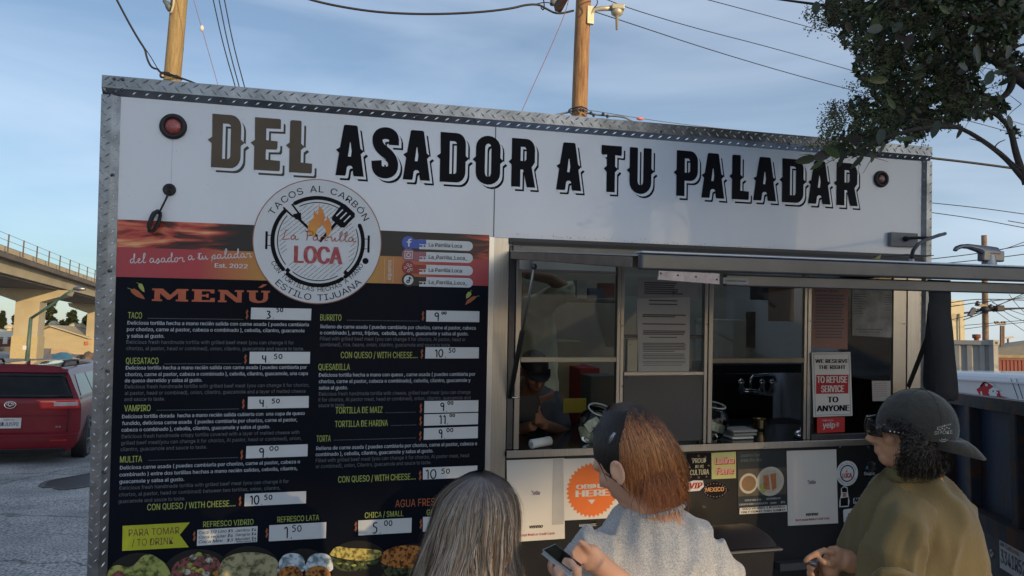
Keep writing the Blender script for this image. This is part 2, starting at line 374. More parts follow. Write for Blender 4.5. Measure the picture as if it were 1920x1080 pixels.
while z < ZO - .06:
    lozenge(ml, (XO0 + .012, PR, z), (1, 0, -1.1), (0, -1, 0), .018, .0036, .003)
    lozenge(ml, (XO0 + .033, PR, z + .026), (1, 0, .8), (0, -1, 0), .018, .0036, .003)
    lozenge(ml, (XL - CH/2 + .001, (PR-.001)/2, z + .004), (.5, .35, .8), (.7, -.72, 0), .013, .0034, .003)
    if z > 1: 
        lozenge(mr, (XO1 - .010, PR, z), (1, 0, .9), (0, -1, 0), .013, .0036, .003)
        lozenge(mr, (XR + CH*.3, (PR-.001)/2, z + .02), (-.5, -.4, .8), (-.8, -.6, 0), .012, .0036, .003)
    z += .052
for m_, par in ((mt, tt), (ml, lt), (mr, rt)): obj('tread_relief', m_, mat('tread_relief_metal', (.78, .78, .78), .22, 1, var=.1), par, kind='stuff')
for (px, py, par) in ((214, 148, lt), (230, 149, tt), (229, 168, tt), (417, 187, tt), (212, 328, lt), (207, 508, lt), (203, 696, lt), (196, 886, lt), (780, 218, tt), (892, 229, tt), (1240, 247, tt), (1480, 270, tt)):
    p = P(px, py, PR - .001); obj('rivet', MB().lathe(p, (0, -1, 0), [(.007, 0), (.007, .002), (.004, .004), (0, .0042)], 10), M_darksteel, par, True)

# marker lights, cable hole
def disc(mb, c, r, y, n=48):
    mb.flat([[(c[0] + r*math.cos(2*math.pi*i/n), c[1] + r*math.sin(2*math.pi*i/n)) for i in range(n)]], y)
M_lens = mat('red_lens', (.30, .045, .045), .18, var=.35, vs=90, coat=.8, bump=.3, bs=160)
M_lens2 = mat('dark_red_lens', (.10, .010, .012), .22, var=.4, vs=60, coat=.6, bump=.3, bs=160)
for px, py, r, ml_, lb in ((325, 237.5, .052, M_lens, None), (1651, 336, .044, M_lens2, None)):
    p = P(px, py); t_ = obj('marker_light', MB().lathe(p, (0, -1, 0), [(r*1.1, 0), (r*1.12, .004), (r*1.05, .014), (r*.9, .018), (r*.72, .014), (r*.66, .008)], 36), M_rubber, truck, True)
    obj('lens', MB().lathe(p, (0, -1, 0), [(r*.68, .006), (r*.62, .011), (r*.3, .015), (0, .0155)], 36), ml_, t_, True)
p = P(318, 356); g_ = obj('cable_grommet', MB().lathe(p, (0, -1, 0), [(.027, 0), (.028, .006), (.022, .012), (.014, .006), (.0, .004)], 24), M_rubber, truck, True)
mb = MB(); mb.tube([P(317, 357, -.012), P(312, 372, -.035), P(302, 392, -.03), P(297, 402, -.03)], .0045, 8)
for k in range(4):
    o_ = k * 1.6; mb.tube([P(x_ + o_*.7, y_ + o_*.5, -.025 - .006*k) for x_, y_ in smooth2([(297, 400), (288, 395), (281, 408), (276, 424), (280, 433), (288, 430), (296, 415), (300, 398), (295, 392), (286, 402), (279, 420), (278, 434)], 2)], .0038, 6)
obj('coiled_cable', mb, M_rubber, g_, True)
a = P(323, 262); b2 = P(323, 345); obj('scratch_line', MB().box((a.x, -.0006, b2.z), (a.x+.0012, .001, a.z)), mat('faint_grey', (.4, .42, .45), .5), truck)

# title lettering --------------------------------------------------------
def arc(cx, cy, rx, ry, a0, a1, n=6): return [(cx + rx*math.cos(R(a0+(a1-a0)*i/n)), cy + ry*math.sin(R(a0+(a1-a0)*i/n))) for i in range(n+1)]
GL = {
 'D': ([[(0,0)] + arc(40,22,22,22,-90,0) + [(62,43),(70,49),(62,55)] + arc(40,78,22,22,0,90) + [(0,100),(1,57),(-8,51),(0,45)]], [[(23,17)] + arc(34,23,6,6,-90,0,3) + arc(34,77,6,6,0,90,3) + [(23,83)]], 62),
 'E': ([[(0,0),(52,0),(54,3),(54,20),(24,21),(24,40),(46,41),(48,45),(48,57),(24,58),(24,80),(54,81),(54,97),(52,100),(0,100),(1,57),(-8,51),(0,45)]], [], 54),
 'L': ([[(0,0),(48,0),(50,3),(50,19),(25,20),(25,44),(33,50),(25,56),(25,98),(23,100),(3,100),(0,97),(0,57),(-8,51),(0,45)]], [], 50),
 'A': ([[(0,0),(22,0),(24,3),(26,17),(30,20),(36,20),(39,17),(41,3),(43,0),(66,0),(58,44),(65,50),(57,55),(49,98),(46,100),(20,100),(17,98),(9,55),(0,50),(7,44)]], [[(28,38),(38,38),(33.5,66),(32,66)]], 66),
 'O': ([arc(31,24,31,24,180,360,10) + [(62,44),(70,50),(62,56)] + arc(31,76,31,24,0,180,10) + [(0,56),(-8,50),(0,44)]], [arc(31,25,8,9,180,360,6) + arc(31,75,8,9,0,180,6)], 62),
 'R': ([[(0,0),(23,0),(23,36),(30,36),(40,0),(62,0),(52,42),(60,52)] + arc(38,78,22,22,0,90) + [(0,100),(0,57),(-8,51),(0,45)]], [[(23,54),(34,54),(38,58),(38,78),(34,83),(23,83)]], 62),
 'P': ([[(0,0),(23,0),(23,34),(40,34)] + arc(38,56,22,22,-90,0) + arc(38,78,22,22,0,90) + [(0,100),(0,57),(-8,51),(0,45)]], [[(23,52),(34,52),(38,56),(38,78),(34,83),(23,83)]], 60),
 'T': ([[(15,0),(38,0),(38,43),(46,50),(38,56),(38,80),(54,79),(56,82),(56,100),(0,100),(0,82),(4,79),(15,80),(15,56),(7,50),(15,43)]], [], 56),
 'U': ([arc(31,26,31,26,180,360,10) + [(62,44),(70,50),(62,56),(62,98),(60,100),(41,100),(39,98)] + arc(31,28,8,9,0,-180,6) + [(23,98),(21,100),(2,100),(0,98),(0,56),(-8,50),(0,44)]], [], 62)}
SP = smooth2([(50,66),(50,84),(32,90),(13,84),(12,68),(22,56),(40,46),(50,32),(48,16),(31,10),(13,15),(11,34)], 3)
title = [('D',397,452,214,314),('E',477,526,220.7,319),('L',543,586,226,324),('A',630,683,235,330),('S',697,748,238,335),('A',756,807,245,338),('D',825,873,249,342),('O',892,938,255,347),('R',959,1004,261,352),
 ('A',1043,1090,269,359),('T',1127,1165,274,361),('U',1180,1221,278,365),('P',1268,1308,283,368),('A',1315,1358,288,372),('L',1372,1404,291,374),('A',1412,1455,295,376),('D',1466,1506,298,380),('A',1515,1557,302,382),('R',1568,1608,305,385)]
zt_ = sum(P((a+b)/2, t_).z for c_, a, b, t_, u_ in title) / len(title); zb_ = sum(P((a+b)/2, u_).z for c_, a, b, t_, u_ in title) / len(title)
def glyph(mb, ch, x0, x1, z0, z1, y, dx=0, dz=0):
    if ch == 'S':
        k = (x1-x0)/62; q = (z1-z0)/100
        n = len(SP); vs = []
        mb.ribbon2 = None
        pts = [(a, b) for a, b in SP]
        for i, p_ in enumerate(pts):
            a = pts[max(i-1,0)]; b = pts[min(i+1,n-1)]; ux, uz = b[0]-a[0], b[1]-a[1]; l_ = math.hypot(ux, uz); wd = 11.5
            for s_ in (1, -1): vs.append((x0+dx+(p_[0]-s_*uz/l_*wd)*k, y, z0+dz+(p_[1]+s_*ux/l_*wd)*q))
        mb.add(vs, [(2*i, 2*i+1, 2*i+3, 2*i+2) for i in range(n-1)]); return
    outs, holes, W = GL[ch]; k = (x1-x0)/W; q = (z1-z0)/100
    mb.flat([[(x0+dx+a*k, z0+dz+b*q) for a, b in lp] for lp in outs + holes], y)
sh, sh2, gap, top1, top2 = MB(), MB(), MB(), MB(), MB()
for i, (ch, a, b, t_, u_) in enumerate(title):
    ym = (t_+u_)/2; x0 = P(a, ym).x; x1 = P(b, ym).x
    z1_ = P((a+b)/2, t_).z*.5 + zt_*.5; z0_ = P((a+b)/2, u_).z*.5 + zb_*.5
    glyph(sh2 if i < 3 else sh, ch, x0, x1, z0_, z1_, -.0010, .021, -.021)
    for k in range(1, 6): glyph(gap, ch, x0, x1, z0_, z1_, -.0013 - .0002*k, .0024*k, -.0024*k)
    glyph(top1 if i < 3 else top2, ch, x0, x1, z0_, z1_, -.0030)
obj('title_shadow', sh, M_ink, truck); obj('title_shadow', sh2, mat('dark_taupe', (.04, .036, .032), .5), truck)
obj('title_outline', gap, M_white, truck); obj('title_lettering', top1, M_taupe, truck, label='taupe letters DEL'); obj('title_lettering', top2, M_ink, truck, label='black letters ASADOR A TU PALADAR')

# menu wrap --------------------------------------------------------------
zA, zB_, zC_ = P(217, 411).z, P(216, 463).z, P(214, 519).z; XW = P(916, 500).x
Y1, Y2, Y3, Y4 = -.0015, -.003, -.0045, -.006
menu = obj('menu_wrap', MB().box((XL+.001, -.0012, ZB+.01), (XW, -.0001, zC_)), M_wrapblack, truck)
def rampmat(name, stops, x0, x1, rough=.4):
    m = bpy.data.materials.new(name); m.use_nodes = True; n = m.node_tree.nodes; l = m.node_tree.links; b = n['Principled BSDF']; b.inputs['Roughness'].default_value = rough
    t_ = n.new('ShaderNodeTexCoord'); s_ = n.new('ShaderNodeSeparateXYZ'); mr_ = n.new('ShaderNodeMapRange'); r_ = n.new('ShaderNodeValToRGB')
    mr_.inputs['From Min'].default_value = x0; mr_.inputs['From Max'].default_value = x1
    l.new(t_.outputs['Object'], s_.inputs[0]); l.new(s_.outputs['X'], mr_.inputs[0]); l.new(mr_.outputs[0], r_.inputs[0]); l.new(r_.outputs[0], b.inputs['Base Color'])
    e = r_.color_ramp.elements
    while len(e) < len(stops): e.new(.5)
    for el, (p_, c_) in zip(e, stops): el.position = p_; el.color = (*c_, 1)
    return m, n, l, b, s_, r_
ox = ORG[truck.name].x
gm = rampmat('red_yellow_gradient', [(0, (.40, .05, .07)), (.2, (.42, .045, .06)), (.40, (.50, .28, .05)), (.62, (.50, .30, .05)), (.72, (.46, .19, .06)), (.86, (.38, .035, .05)), (1, (.40, .05, .06))], XL-ox, XW-ox)[0]
obj('gradient_band', MB().box((XL+.001, -.0013, zC_+.0005), (XW, -.0002, zB_)), gm, truck)
fm, n, l, b, s_, r_ = rampmat('flame_print', [(0, (1, 1, 1)), (.22, (.92, .92, .92)), (.36, (.10, .10, .10)), (.80, (.08, .08, .08)), (.93, (.62, .62, .62)), (1, (.8, .8, .8))], XL-ox, XW-ox)
tcn = n.new('ShaderNodeTexCoord'); mpn = n.new('ShaderNodeMapping'); mpn.inputs['Scale'].default_value = (1.5, 1, 6.5); mpn.inputs['Rotation'].default_value = (0, R(14), 0)
zn = n.new('ShaderNodeTexNoise'); zn.inputs['Scale'].default_value = 2.2; zn.inputs['Detail'].default_value = 4; zn.inputs['Distortion'].default_value = 1.3
l.new(tcn.outputs['Object'], mpn.inputs[0]); l.new(mpn.outputs[0], zn.inputs['Vector'])
mu = n.new('ShaderNodeMath'); mu.operation = 'MULTIPLY'; l.new(zn.outputs['Fac'], mu.inputs[0]); l.new(r_.outputs[0], mu.inputs[1])
r2 = n.new('ShaderNodeValToRGB'); e = r2.color_ramp.elements
for _ in range(3): e.new(.5)
for el, (p_, c_) in zip(e, [(.30, (.008, .007, .010)), (.40, (.09, .014, .012)), (.47, (.48, .06, .045)), (.56, (.68, .20, .11)), (.66, (.80, .50, .22))]): el.position = p_; el.color = (*c_, 1)
l.new(mu.outputs[0], r2.inputs[0]); l.new(r2.outputs[0], b.inputs['Base Color'])
obj('flame_band', MB().box((XL+.001, -.0014, zB_+.0005), (XW, -.0003, zA)), fm, truck)
obj('edge_strip', MB().box((XW+.001, -.006, ZB), (P(922, 700).x, -.0001, WZ1)), mat('edge_alu', (.6, .62, .64), .3, .9), truck)

HEAD = [("TACO",240,597,266),("QUESATACO",236,682.5,297),("VAMPIRO",233,771.5,282),("MULITA",225,867.5,266),("CON QUESO / WITH CHEESE....",276,957,441),
 ("BURRITO",600.5,601,640),("CON QUESO / WITH CHEESE....",639,671.5,783),("QUESADILLA",597,694,656),("TORTILLA DE MAIZ",629,775.5,717),("TORTILLA DE HARINA",628,801,727),("TORTA",593.5,828.5,620),("CON QUESO / WITH CHEESE....",634,905,779),
 ("CHICA / SMALL",684,971.5,756),("GRANDE / LARGE",800,966,884),("REFRESCO VIDRIO",381,988.5,475),("REFRESCO LATA",520,979.5,598)]
BODY = [("Deliciosa tortilla hecha a mano recién salida con carne asada ( puedes cambiarla",239,608.5,579),("por chorizo, carne al pastor, cabeza o combinado ), cebolla, cilantro, guacamole",238,620.6,571),("y salsa al gusto.",238,633,308),
 ("Deliciosa tortilla hecha a mano recién salida con carne asada ( puedes cambiarla por",236,693,575),("chorizo, carne al pastor, cabeza o combinado ), cebolla, cilantro, guacamole, una capa",235,705.3,577),("de queso derretido y salsa al gusto.",234,717,379),
 ("Deliciosa tortilla dorada  hecha a mano recién salida cubierta con  una capa de queso",229,784.5,571),("fundido, deliciosa carne asada  ( puedes cambiarla por chorizo, carne al pastor,",229,797,557),("cabeza o combinado ), cebolla, cilantro, guacamole y salsa al gusto.",228,809.5,506),
 ("Deliciosa carne asada ( puedes cambiarla por chorizo, carne al pastor, cabeza o",225,880.5,562),("combinado ) entre dos tortillas hechas a mano recién salidas, cebolla, cilantro,",224,893.5,557),("guacamole y salsa al gusto.",224,906.5,345),
 ("Relleno de carne asada ( puedes cambiarla por chorizo, carne al pastor, cabeza",601,615.5,892),("o combinado ), arroz, frijoles,  cebolla, cilantro, guacamole y salsa al gusto.",600,627,878),
 ("Deliciosa tortilla hecha a mano con queso , carne asada ( puedes cambiarla por",598,706.5,891),("chorizo, carne al pastor, cabeza o combinado), cebolla, cilantro, guacamole y",598,718.5,882),("salsa al gusto.",598,730.5,652),
 ("Rellena de carne asada ( puedes cambiarla por chorizo, carne al pastor, cabeza o",593,844,894),("combinado ), cebolla, cilantro, guacamole y salsa al gusto.",592,855.5,812)]
GREY = [("Delicious fresh handmade tortilla with grilled beef meat (you can change it for",237,644.5,551),("chorizo, al pastor, head or combined), onion, cilantro, guacamole and sauce to taste.",237,656.5,570),
 ("Delicious fresh handmade tortilla with grilled beef meat (you can change it for chorizo,",234,728.5,580),("al pastor, head or combined), onion, cilantro, guacamole and a layer of melted cheese",234,740.5,573),("and sauce to taste.",233,752,309),
 ("Delicious fresh handmade crispy tortilla covered with a layer of melted cheese with",228,822,561),("grilled beef meat(you can change it for chorizo, Al pastor, head or combined), onion,",227,834,565),("cilantro, guacamole and sauce to taste.",226,846,388),
 ("Delicious fresh handmade tortilla with grilled beef meat (you can change it for",224,918.5,541),("chorizo, al pastor, head or combined) between two tortillas, onion, cilantro,",223,931,525),("guacamole and sauce to taste.",222,943.5,347),
 ("Filled with grilled beef meat (you can change it for chorizo, Al pastor, head or",600,638.3,873),("combined), rice, beans, onion, cilantro, guacamole and sauce to taste.",600,649.3,845),
 ("Delicious fresh handmade tortilla with cheese, grilled beef meat (you can change",598,742,882),("it for chorizo, Al pastor meat, head or combined), onion, cilantro, guacamole and",597,753,882),("sauce to taste.",597,763.5,647),
 ("Filled with grilled beef meat (you can change it for chorizo, Al pastor meat, head",592,867,879),("or combined), onion, Cilantro, guacamole and sauce to taste.",592,878,808)]
h_, b_, g_, r_ = MB(), MB(), MB(), MB()
for s, a, y_, c_ in HEAD: wtext(h_, s, a, y_, c_, 11.8 if a < 850 and y_ < 960 else 10.5, Y1, .012, 3)
for s, a, y_, c_ in BODY: wtext(b_, s, a, y_, c_, 6.9, Y1, .022, 1)
for s, a, y_, c_ in GREY: wtext(g_, s, a, y_, c_, 6.9, Y1, .006, 1)
for x0, x1, y_ in ((277,455,597.5),(308,453,682.8),(294,448,770),(278,446,864),(651,787,601),(722,778,774.5),(733,779,798.5),(626,781,826)):
    a, b2 = P(x0, y_, Y1), P(x1, y_, Y1); k = a.x
    while k < b2.x: g_.box((k, Y1, a.z), (k+.0035, Y1+.0002, a.z+.0032)); k += .0062
obj('menu_headings', h_, M_green, menu); obj('menu_text', b_, M_body, menu); obj('menu_translation', g_, M_grey, menu)
wtext(r_, "AGUA FRESCAS", 741, 951.5, 842, 14, Y1, .008, 3)
for x_, y_ in ((460,597),(457,681),(453,765),(450,860),(447,947),(790,600),(788,671),(786,773),(785.5,797),(785,825),(784.5,899),(361,1013),(497,1007),(664,995),(786,990)):
    wscript(r_, '$', x_, y_, x_+8, y_, 15, .0042, Y1, False)
obj('menu_accents', r_, M_dollar, menu)
# MENU heading, slab letters
SL = {'M': ([(0,0),(34,0),(34,14),(27,14),(27,62),(52,12),(60,12),(88,66),(88,14),(80,14),(80,0),(122,0),(122,14),(114,14),(114,86),(122,86),(122,100),(84,100),(61,50),(36,100),(0,100),(0,86),(8,86),(8,14),(0,14)], 122),
 'E': ([(0,0),(80,0),(80,32),(66,32),(62,14),(34,14),(34,43),(50,43),(50,34),(58,34),(58,66),(50,66),(50,57),(34,57),(34,86),(62,86),(66,70),(78,70),(78,100),(0,100),(0,86),(8,86),(8,14),(0,14)], 80),
 'N': ([(0,0),(34,0),(34,14),(26,14),(26,70),(72,0),(94,0),(94,86),(102,86),(102,100),(66,100),(66,86),(76,86),(76,36),(36,100),(0,100),(0,86),(8,86),(8,14),(0,14)], 102),
 'U': ([(28,2),(50,-2),(72,2),(86,14),(92,34),(92,86),(100,86),(100,100),(62,100),(62,86),(72,86),(72,34),(64,16),(48,16),(38,34),(38,86),(48,86),(48,100),(0,100),(0,86),(10,86),(10,34),(14,14)], 100)}
mm = MB()
for ch, a, b2 in (('M',285,353),('E',360,403),('N',409,457),('U',463,506)):
    x0, x1 = P(a, 553, Y1).x, P(b2, 553, Y1).x; z0_, z1_ = P(300, 564.5, Y1).z, P(300, 541, Y1).z; lp, W = SL[ch]
    mm.flat([[(x0+(x1-x0)*u/W, z0_+(z1_-z0_)*v/100) for u, v in lp]], Y1)
x0 = P(484, 540, Y1).x; z1_ = P(484, 541, Y1).z; mm.flat([[(x0, z1_+.004), (x0+.016, z1_+.004), (x0+.04, z1_+.020), (x0+.020, z1_+.020)]], Y1)
obj('menu_title', mm, mat('menu_title_orange', (.44, .10, .045), .5), menu)
# chillies
def pix(pts, y): return [(lambda p: (p.x, p.z))(P(a, b_2, y)) for a, b_2 in pts]
rc, gc = MB(), MB()
rc.flat([pix([(246,542),(252,541),(260,546),(268,554),(272,561),(266,560),(256,556),(248,550),(245,546)], Y1)], Y1)
gc.flat([pix([(259,535),(262,531),(267,533),(270,540),(271,548),(267,546),(262,541)], Y1)], Y1)
gc.ribbon(pix([(239,540),(243,541),(247,544)], Y2), .002, Y2); gc.ribbon(pix([(256,530),(259,531),(262,534)], Y2), .002, Y2)
rc.flat([pix([(893,556),(890,561),(882,567),(872,572),(876,563),(884,557),(889,555)], Y1)], Y1)
gc.flat([pix([(878,547),(883,548),(884,552),(880,557),(874,560),(874,553)], Y1)], Y1)
gc.ribbon(pix([(892,558),(895,555),(899,555)], Y2), .002, Y2); gc.ribbon(pix([(880,549),(883,545),(885,545)], Y2), .002, Y2)
obj('chilli_print', rc, M_dollar, menu); obj('chilli_print', gc, M_green, menu)
# price cards
def pbox(mb, q, y, th=.0012):
    lp = [P(a, b2, y) for a, b2 in q][::-1]; mb.prism([V((p.x, y, p.z)) for p in lp], (0, th, 0))
CARDS = [([(471,576.7),(584,578.8),(583,600.6),(470,598.5)],'3.',(499,597,515),14,'50',(518,585,532),8),([(468.3,659.6),(581.5,659.8),(581,682),(467.5,682)],'4.',(491,680,507),14,'50',(513,673,531),9),
 ([(465,744),(579,742.5),(578.7,764.5),(464.4,766.8)],'4.',(486,763,503),14,'50',(509,756,526),8),([(462,836.5),(577,833),(576.5,855.5),(461,859.7)],'9.',(485,858,504),18,'00',(505,845,524),8),
 ([(459,926),(574,921),(573.7,943.7),(458.3,949.4)],'10.',(467,946,494),17,'50',(495,937,512),9),([(799.5,582),(899,583.6),(898.6,604),(799,603)],'9',(814,602,826),16,'00',(828,589.5,838),5),
 ([(798,651),(898,651.3),(897.7,672),(797,672.2)],'10.',(814,670,838),15,'50',(841,661,855),8),([(796,752),(897,750.5),(896.7,772),(795.4,774.6)],'9.',(825,771,840),16,'00',(839,758.5,851),6),
 ([(795.3,777),(896.7,774),(896,795.4),(794.8,798.4)],'11.',(822,795,842),17,'00',(843,781.5,854),5),([(795,803),(896,799.6),(895.8,821.5),(794.4,824.6)],'9.',(822,822,836),17,'00',(837,810,851),7),
 ([(793,877),(895,873),(895,894.6),(793,899.2)],'10',(796,898,821),18,'50',(827,888,845),9),([(505,985),(612,979),(611,1009),(504,1015)],'1.',(530,1009,551),22,'50',(547,997,567),12),
 ([(671.5,976),(772,971),(771.4,998.5),(672,1004)],'5.',(698,1000,716),20,'00',(720,986,737),10),([(793,969.5),(890,964.5),(890,992),(793,997)],'7.',(815,992,833),20,'00',(837,980,853),10)]
for q, s1, (a, y_, c_), h1, s2, (a2, y2, c2), h2 in CARDS:
    mb = MB(); pbox(mb, q, Y2); k = obj('price_card', mb, M_card, menu)
    mb = MB(); wscript(mb, s1, a, y_, c_, y_, h1, .0058, Y2-.0004, False); wscript(mb, s2, a2, y2, c2, y2, h2, .0045, Y2-.0004, False); obj('handwriting', mb, M_ink, k)
mb = MB(); pbox(mb, [(370,993.5),(483,986.5),(482,1016),(369,1023.5)], Y2); k = obj('price_card', mb, M_card, menu)
mb = MB()
for j, (s1, s2) in enumerate((("Coca 1/2 Litro $5", "Jarritos $4"), ("Coca regular $4", "Sangria $4"), ("Coca Mini   $3", "Mundet $4"))):
    wtext(mb, s1, 372, 1001.5+j*8.7, 436, 5.4, Y2-.0004, .012, 1, .2); wtext(mb, s2, 441, 997.5+j*8, 480, 5, Y2-.0004, .012, 1, .2)
wtext(mb, "Manzana $4", 443, 1017.5, 480, 3.6, Y2-.0004, .01, 1, .2)
obj('handwriting', mb, M_ink, k)
# yellow flag
mb = MB(); mb.prism([V((p.x, Y2, p.z)) for p in [P(a, b2, Y2) for a, b2 in [(230,986),(356,979.5),(337,1003),(354,1026),(229,1033)]][::-1]], (0, .001, 0)); k = obj('drink_flag', mb, mat('lime_flag', (.42, .46, .02), .5), menu)
mb = MB(); wtext(mb, "PARA TOMAR", 241, 1006, 336, 13, Y2-.0004, -.004, 3); wtext(mb, "/ TO DRINK", 247, 1024.5, 325, 13, Y2-.0004, -.004, 3); obj('flag_lettering', mb, mat('brown_ink', (.16, .06, .03), .5), k)
# food photographs printed along the bottom
FD = {'g': ((.30,.33,.10),(.14,.18,.05)), 'm': ((.26,.07,.09),(.05,.10,.03)), 't': ((.36,.33,.19),(.18,.17,.09)), 'w': ((.55,.62,.68),(.30,.42,.50)), 'b': ((.42,.18,.05),(.16,.05,.02)), 'y': ((.50,.42,.12),(.30,.25,.08)), 'd': ((.06,.08,.04),(.015,.02,.012)), 'c': ((.5,.5,.44),(.3,.3,.22))}
for c_, (c1, c2) in FD.items():
    fm_ = mat('food_print_' + c_, tuple(x*1.15 for x in c1), .5, col2=tuple(x*.55 for x in c2), vs=34 if c_ in 'gtw' else 60, det=8, spec=.2); rr__ = fm_.node_tree.nodes['Color Ramp'].color_ramp; rr__.elements[0].position = .40; rr__.elements[1].position = .56
def blob(pts, m_, y, nm='food_print'):
    mb = MB(); mb.flat([pix(smooth2(pts + [pts[0]], 3)[:-1], y)], y); return obj(nm, mb, m_, menu)
M_plate = mat('plate_print', (.002, .002, .003), .5, var=0)
for cx, cy, rx, ry in ((262,1090,66,55),(372,1080,70,52),(468,1072,62,50),(570,1075,54,48),(672,1062,62,50),(775,1062,62,44)):
    blob([(cx+rx*math.cos(R(a)), cy-ry*math.sin(R(a))) for a in range(0, 360, 30)], M_plate, Y1, 'plate_print')
F_ = lambda c_: MATS['food_print_' + c_]
blob([(196,1080),(206,1066),(222,1060),(238,1070),(250,1085),(250,1110),(190,1110)], F_('m'), Y2)
blob([(200,1082),(206,1064),(222,1058),(240,1064),(252,1060),(266,1042),(282,1038),(296,1046),(312,1058),(322,1078),(316,1110),(262,1110),(240,1082),(224,1066),(208,1080)], F_('g'), Y3)
blob([(318,1082),(326,1056),(350,1044),(378,1037),(396,1040),(414,1052),(414,1080),(400,1110),(316,1110)], F_('m'), Y2)
for a, b2, c_ in ((362,1044,'c'),(372,1040,'g'),(392,1050,'c'),(348,1052,'m'),(364,1068,'y'),(376,1070,'y'),(350,1072,'c'),(340,1068,'g'),(386,1076,'c'),(356,1060,'g'),(404,1074,'b')):
    blob([(a-7,b2),(a,b2-6),(a+8,b2-2),(a+6,b2+5),(a-4,b2+6)], F_(c_), Y3)
blob([(408,1080),(414,1052),(432,1040),(466,1034),(500,1038),(522,1050),(524,1072),(500,1110),(420,1110)], F_('t'), Y3)
blob([(462,1046),(474,1037),(496,1038),(520,1048),(522,1064),(500,1062),(474,1056)], F_('t'), Y4)
for sx in (0, 52): 
    blob([(520+sx,1062),(528+sx,1042),(546+sx,1036),(566+sx,1040),(573+sx,1056),(572+sx,1074),(520+sx,1076)], F_('w'), Y3)
    blob([(520+sx,1076),(528+sx,1064),(546+sx,1060),(562+sx,1064),(570+sx,1080),(566+sx,1110),(522+sx,1110)], F_('b'), Y4)
blob([(617,1040),(630,1023),(652,1028),(690,1029),(717,1032),(714,1046),(690,1052),(655,1050),(626,1044)], F_('y'), Y4)
blob([(620,1044),(640,1050),(690,1052),(714,1046),(704,1060),(680,1070),(640,1072),(622,1058)], F_('d'), Y3)
for a, b2 in ((636,1056),(650,1058),(664,1060),(678,1058),(694,1056)): blob([(a-6,b2),(a,b2-3),(a+6,b2),(a,b2+3)], F_('g'), Y4, 'food_print')
blob([(711,1050),(720,1032),(745,1023),(780,1022),(800,1030),(806,1050),(790,1064),(750,1066),(720,1060)], F_('b'), Y4)
blob([(714,1058),(740,1066),(790,1064),(790,1084),(740,1090),(722,1076)], F_('d'), Y3)
# social media pills
for j, (yy, s, c_, c2) in enumerate(((458,"La Parrilla Loca",(.035,.09,.42),(.03,.07,.33)),(481,"La_Parrilla_Loca_",(.30,.10,.14),(.14,.03,.22)),(505,"La Parrilla Loca",(.28,.02,.02),(.22,.02,.02)),(528,"La_Parrilla_Loca_",(.004,.004,.006),(.004,.004,.006)))):
    col = mat('social_icon_%s' % 'abcd'[j], c_, .4, var=.1)
    mb = MB(); a = P(786, yy, Y1); b2 = P(878, yy, Y1); hh = (P(786, yy-9, Y1).z - a.z); z_ = a.z
    mb.flat([[(a.x, z_-hh)] + [(b2.x+hh*math.cos(R(t_)), z_+hh*math.sin(R(t_))) for t_ in range(-90, 91, 15)] + [(a.x, z_+hh)]], Y1); pl = obj('social_pill', mb, M_card, menu)
    mb = MB(); c0 = P(766, yy-3, Y2); disc(mb, (c0.x, c0.z), hh*1.38, Y2, 32)
    mb.box((c0.x+.02, Y2+.0002, z_+hh*.05), (P(799, yy, Y2).x, Y2+.0008, z_+hh*.98)); mb.box((c0.x+.02, Y2+.0002, z_-hh*.9), (P(785, yy, Y2).x, Y2+.0008, z_+hh*.05))
    mb.box((P(785, yy).x, Y2+.0002, z_-hh*.5), (P(792, yy).x, Y2+.0008, z_-hh*.15)); disc(mb, (P(796, yy).x, z_-hh*.32), hh*.22, Y2, 10)
    obj('social_icon', mb, col, menu)
    mb = MB(); cx, cz = c0.x, c0.z; q = hh
    if j == 0: mb.flat([[(cx-.1*q, cz-.8*q),(cx+.25*q, cz-.8*q),(cx+.25*q, cz),(cx+.55*q, cz),(cx+.58*q, cz+.28*q),(cx+.25*q, cz+.28*q),(cx+.28*q, cz+.55*q),(cx+.6*q, cz+.6*q),(cx+.6*q, cz+.85*q),(cx+.2*q, cz+.85*q),(cx-.1*q, cz+.6*q),(cx-.1*q, cz+.28*q),(cx-.4*q, cz+.28*q),(cx-.4*q, cz),(cx-.1*q, cz)]], Y3)
    if j == 1:
        rr = [(-.8,-.8),(.8,-.8),(.8,.8),(-.8,.8),(-.8,-.8)]; mb.ribbon([(cx+a_*q*.95, cz+b_2*q*.9) for a_, b_2 in smooth2(rr, 1)], q*.2, Y3)
        mb.ribbon([(cx+.4*q*math.cos(R(t_)), cz+.4*q*math.sin(R(t_))) for t_ in range(0, 361, 24)], q*.2, Y3)
    if j == 2:
        for t_ in (105, 45, -30, -90, 180):
            u = (math.cos(R(t_)), math.sin(R(t_))); n2 = (-u[1], u[0])
            mb.ribbon([(cx+q*(u[0]*a_+n2[0]*b_2), cz+q*(u[1]*a_+n2[1]*b_2)) for a_, b_2 in ((.25,0),(.8,.25),(.9,0),(.8,-.25),(.25,0))], q*.1, Y3)
    if j == 3:
        disc(mb, (cx, cz), q*1.0, Y3, 28); obj('icon_mark', mb, M_card, menu); mb = MB()
        mb.ribbon([(cx+.15*q, cz+.7*q), (cx+.15*q, cz-.3*q)], q*.2, Y4); mb.ribbon([(cx-.12*q+.27*q*math.cos(R(t_)), cz-.3*q+.27*q*math.sin(R(t_))) for t_ in range(0, 361, 30)], q*.18, Y4)
        mb.ribbon([(cx+.15*q, cz+.68*q), (cx+.3*q, cz+.4*q), (cx+.6*q, cz+.32*q)], q*.2, Y4)
    obj('icon_mark', mb, M_ink if j == 3 else M_card, menu)
    mb = MB(); wtext(mb, s, 804, yy+4.2, 866 if j % 2 == 0 else 876, 7, Y2, .01, 2); obj('pill_lettering', mb, M_ink, pl)
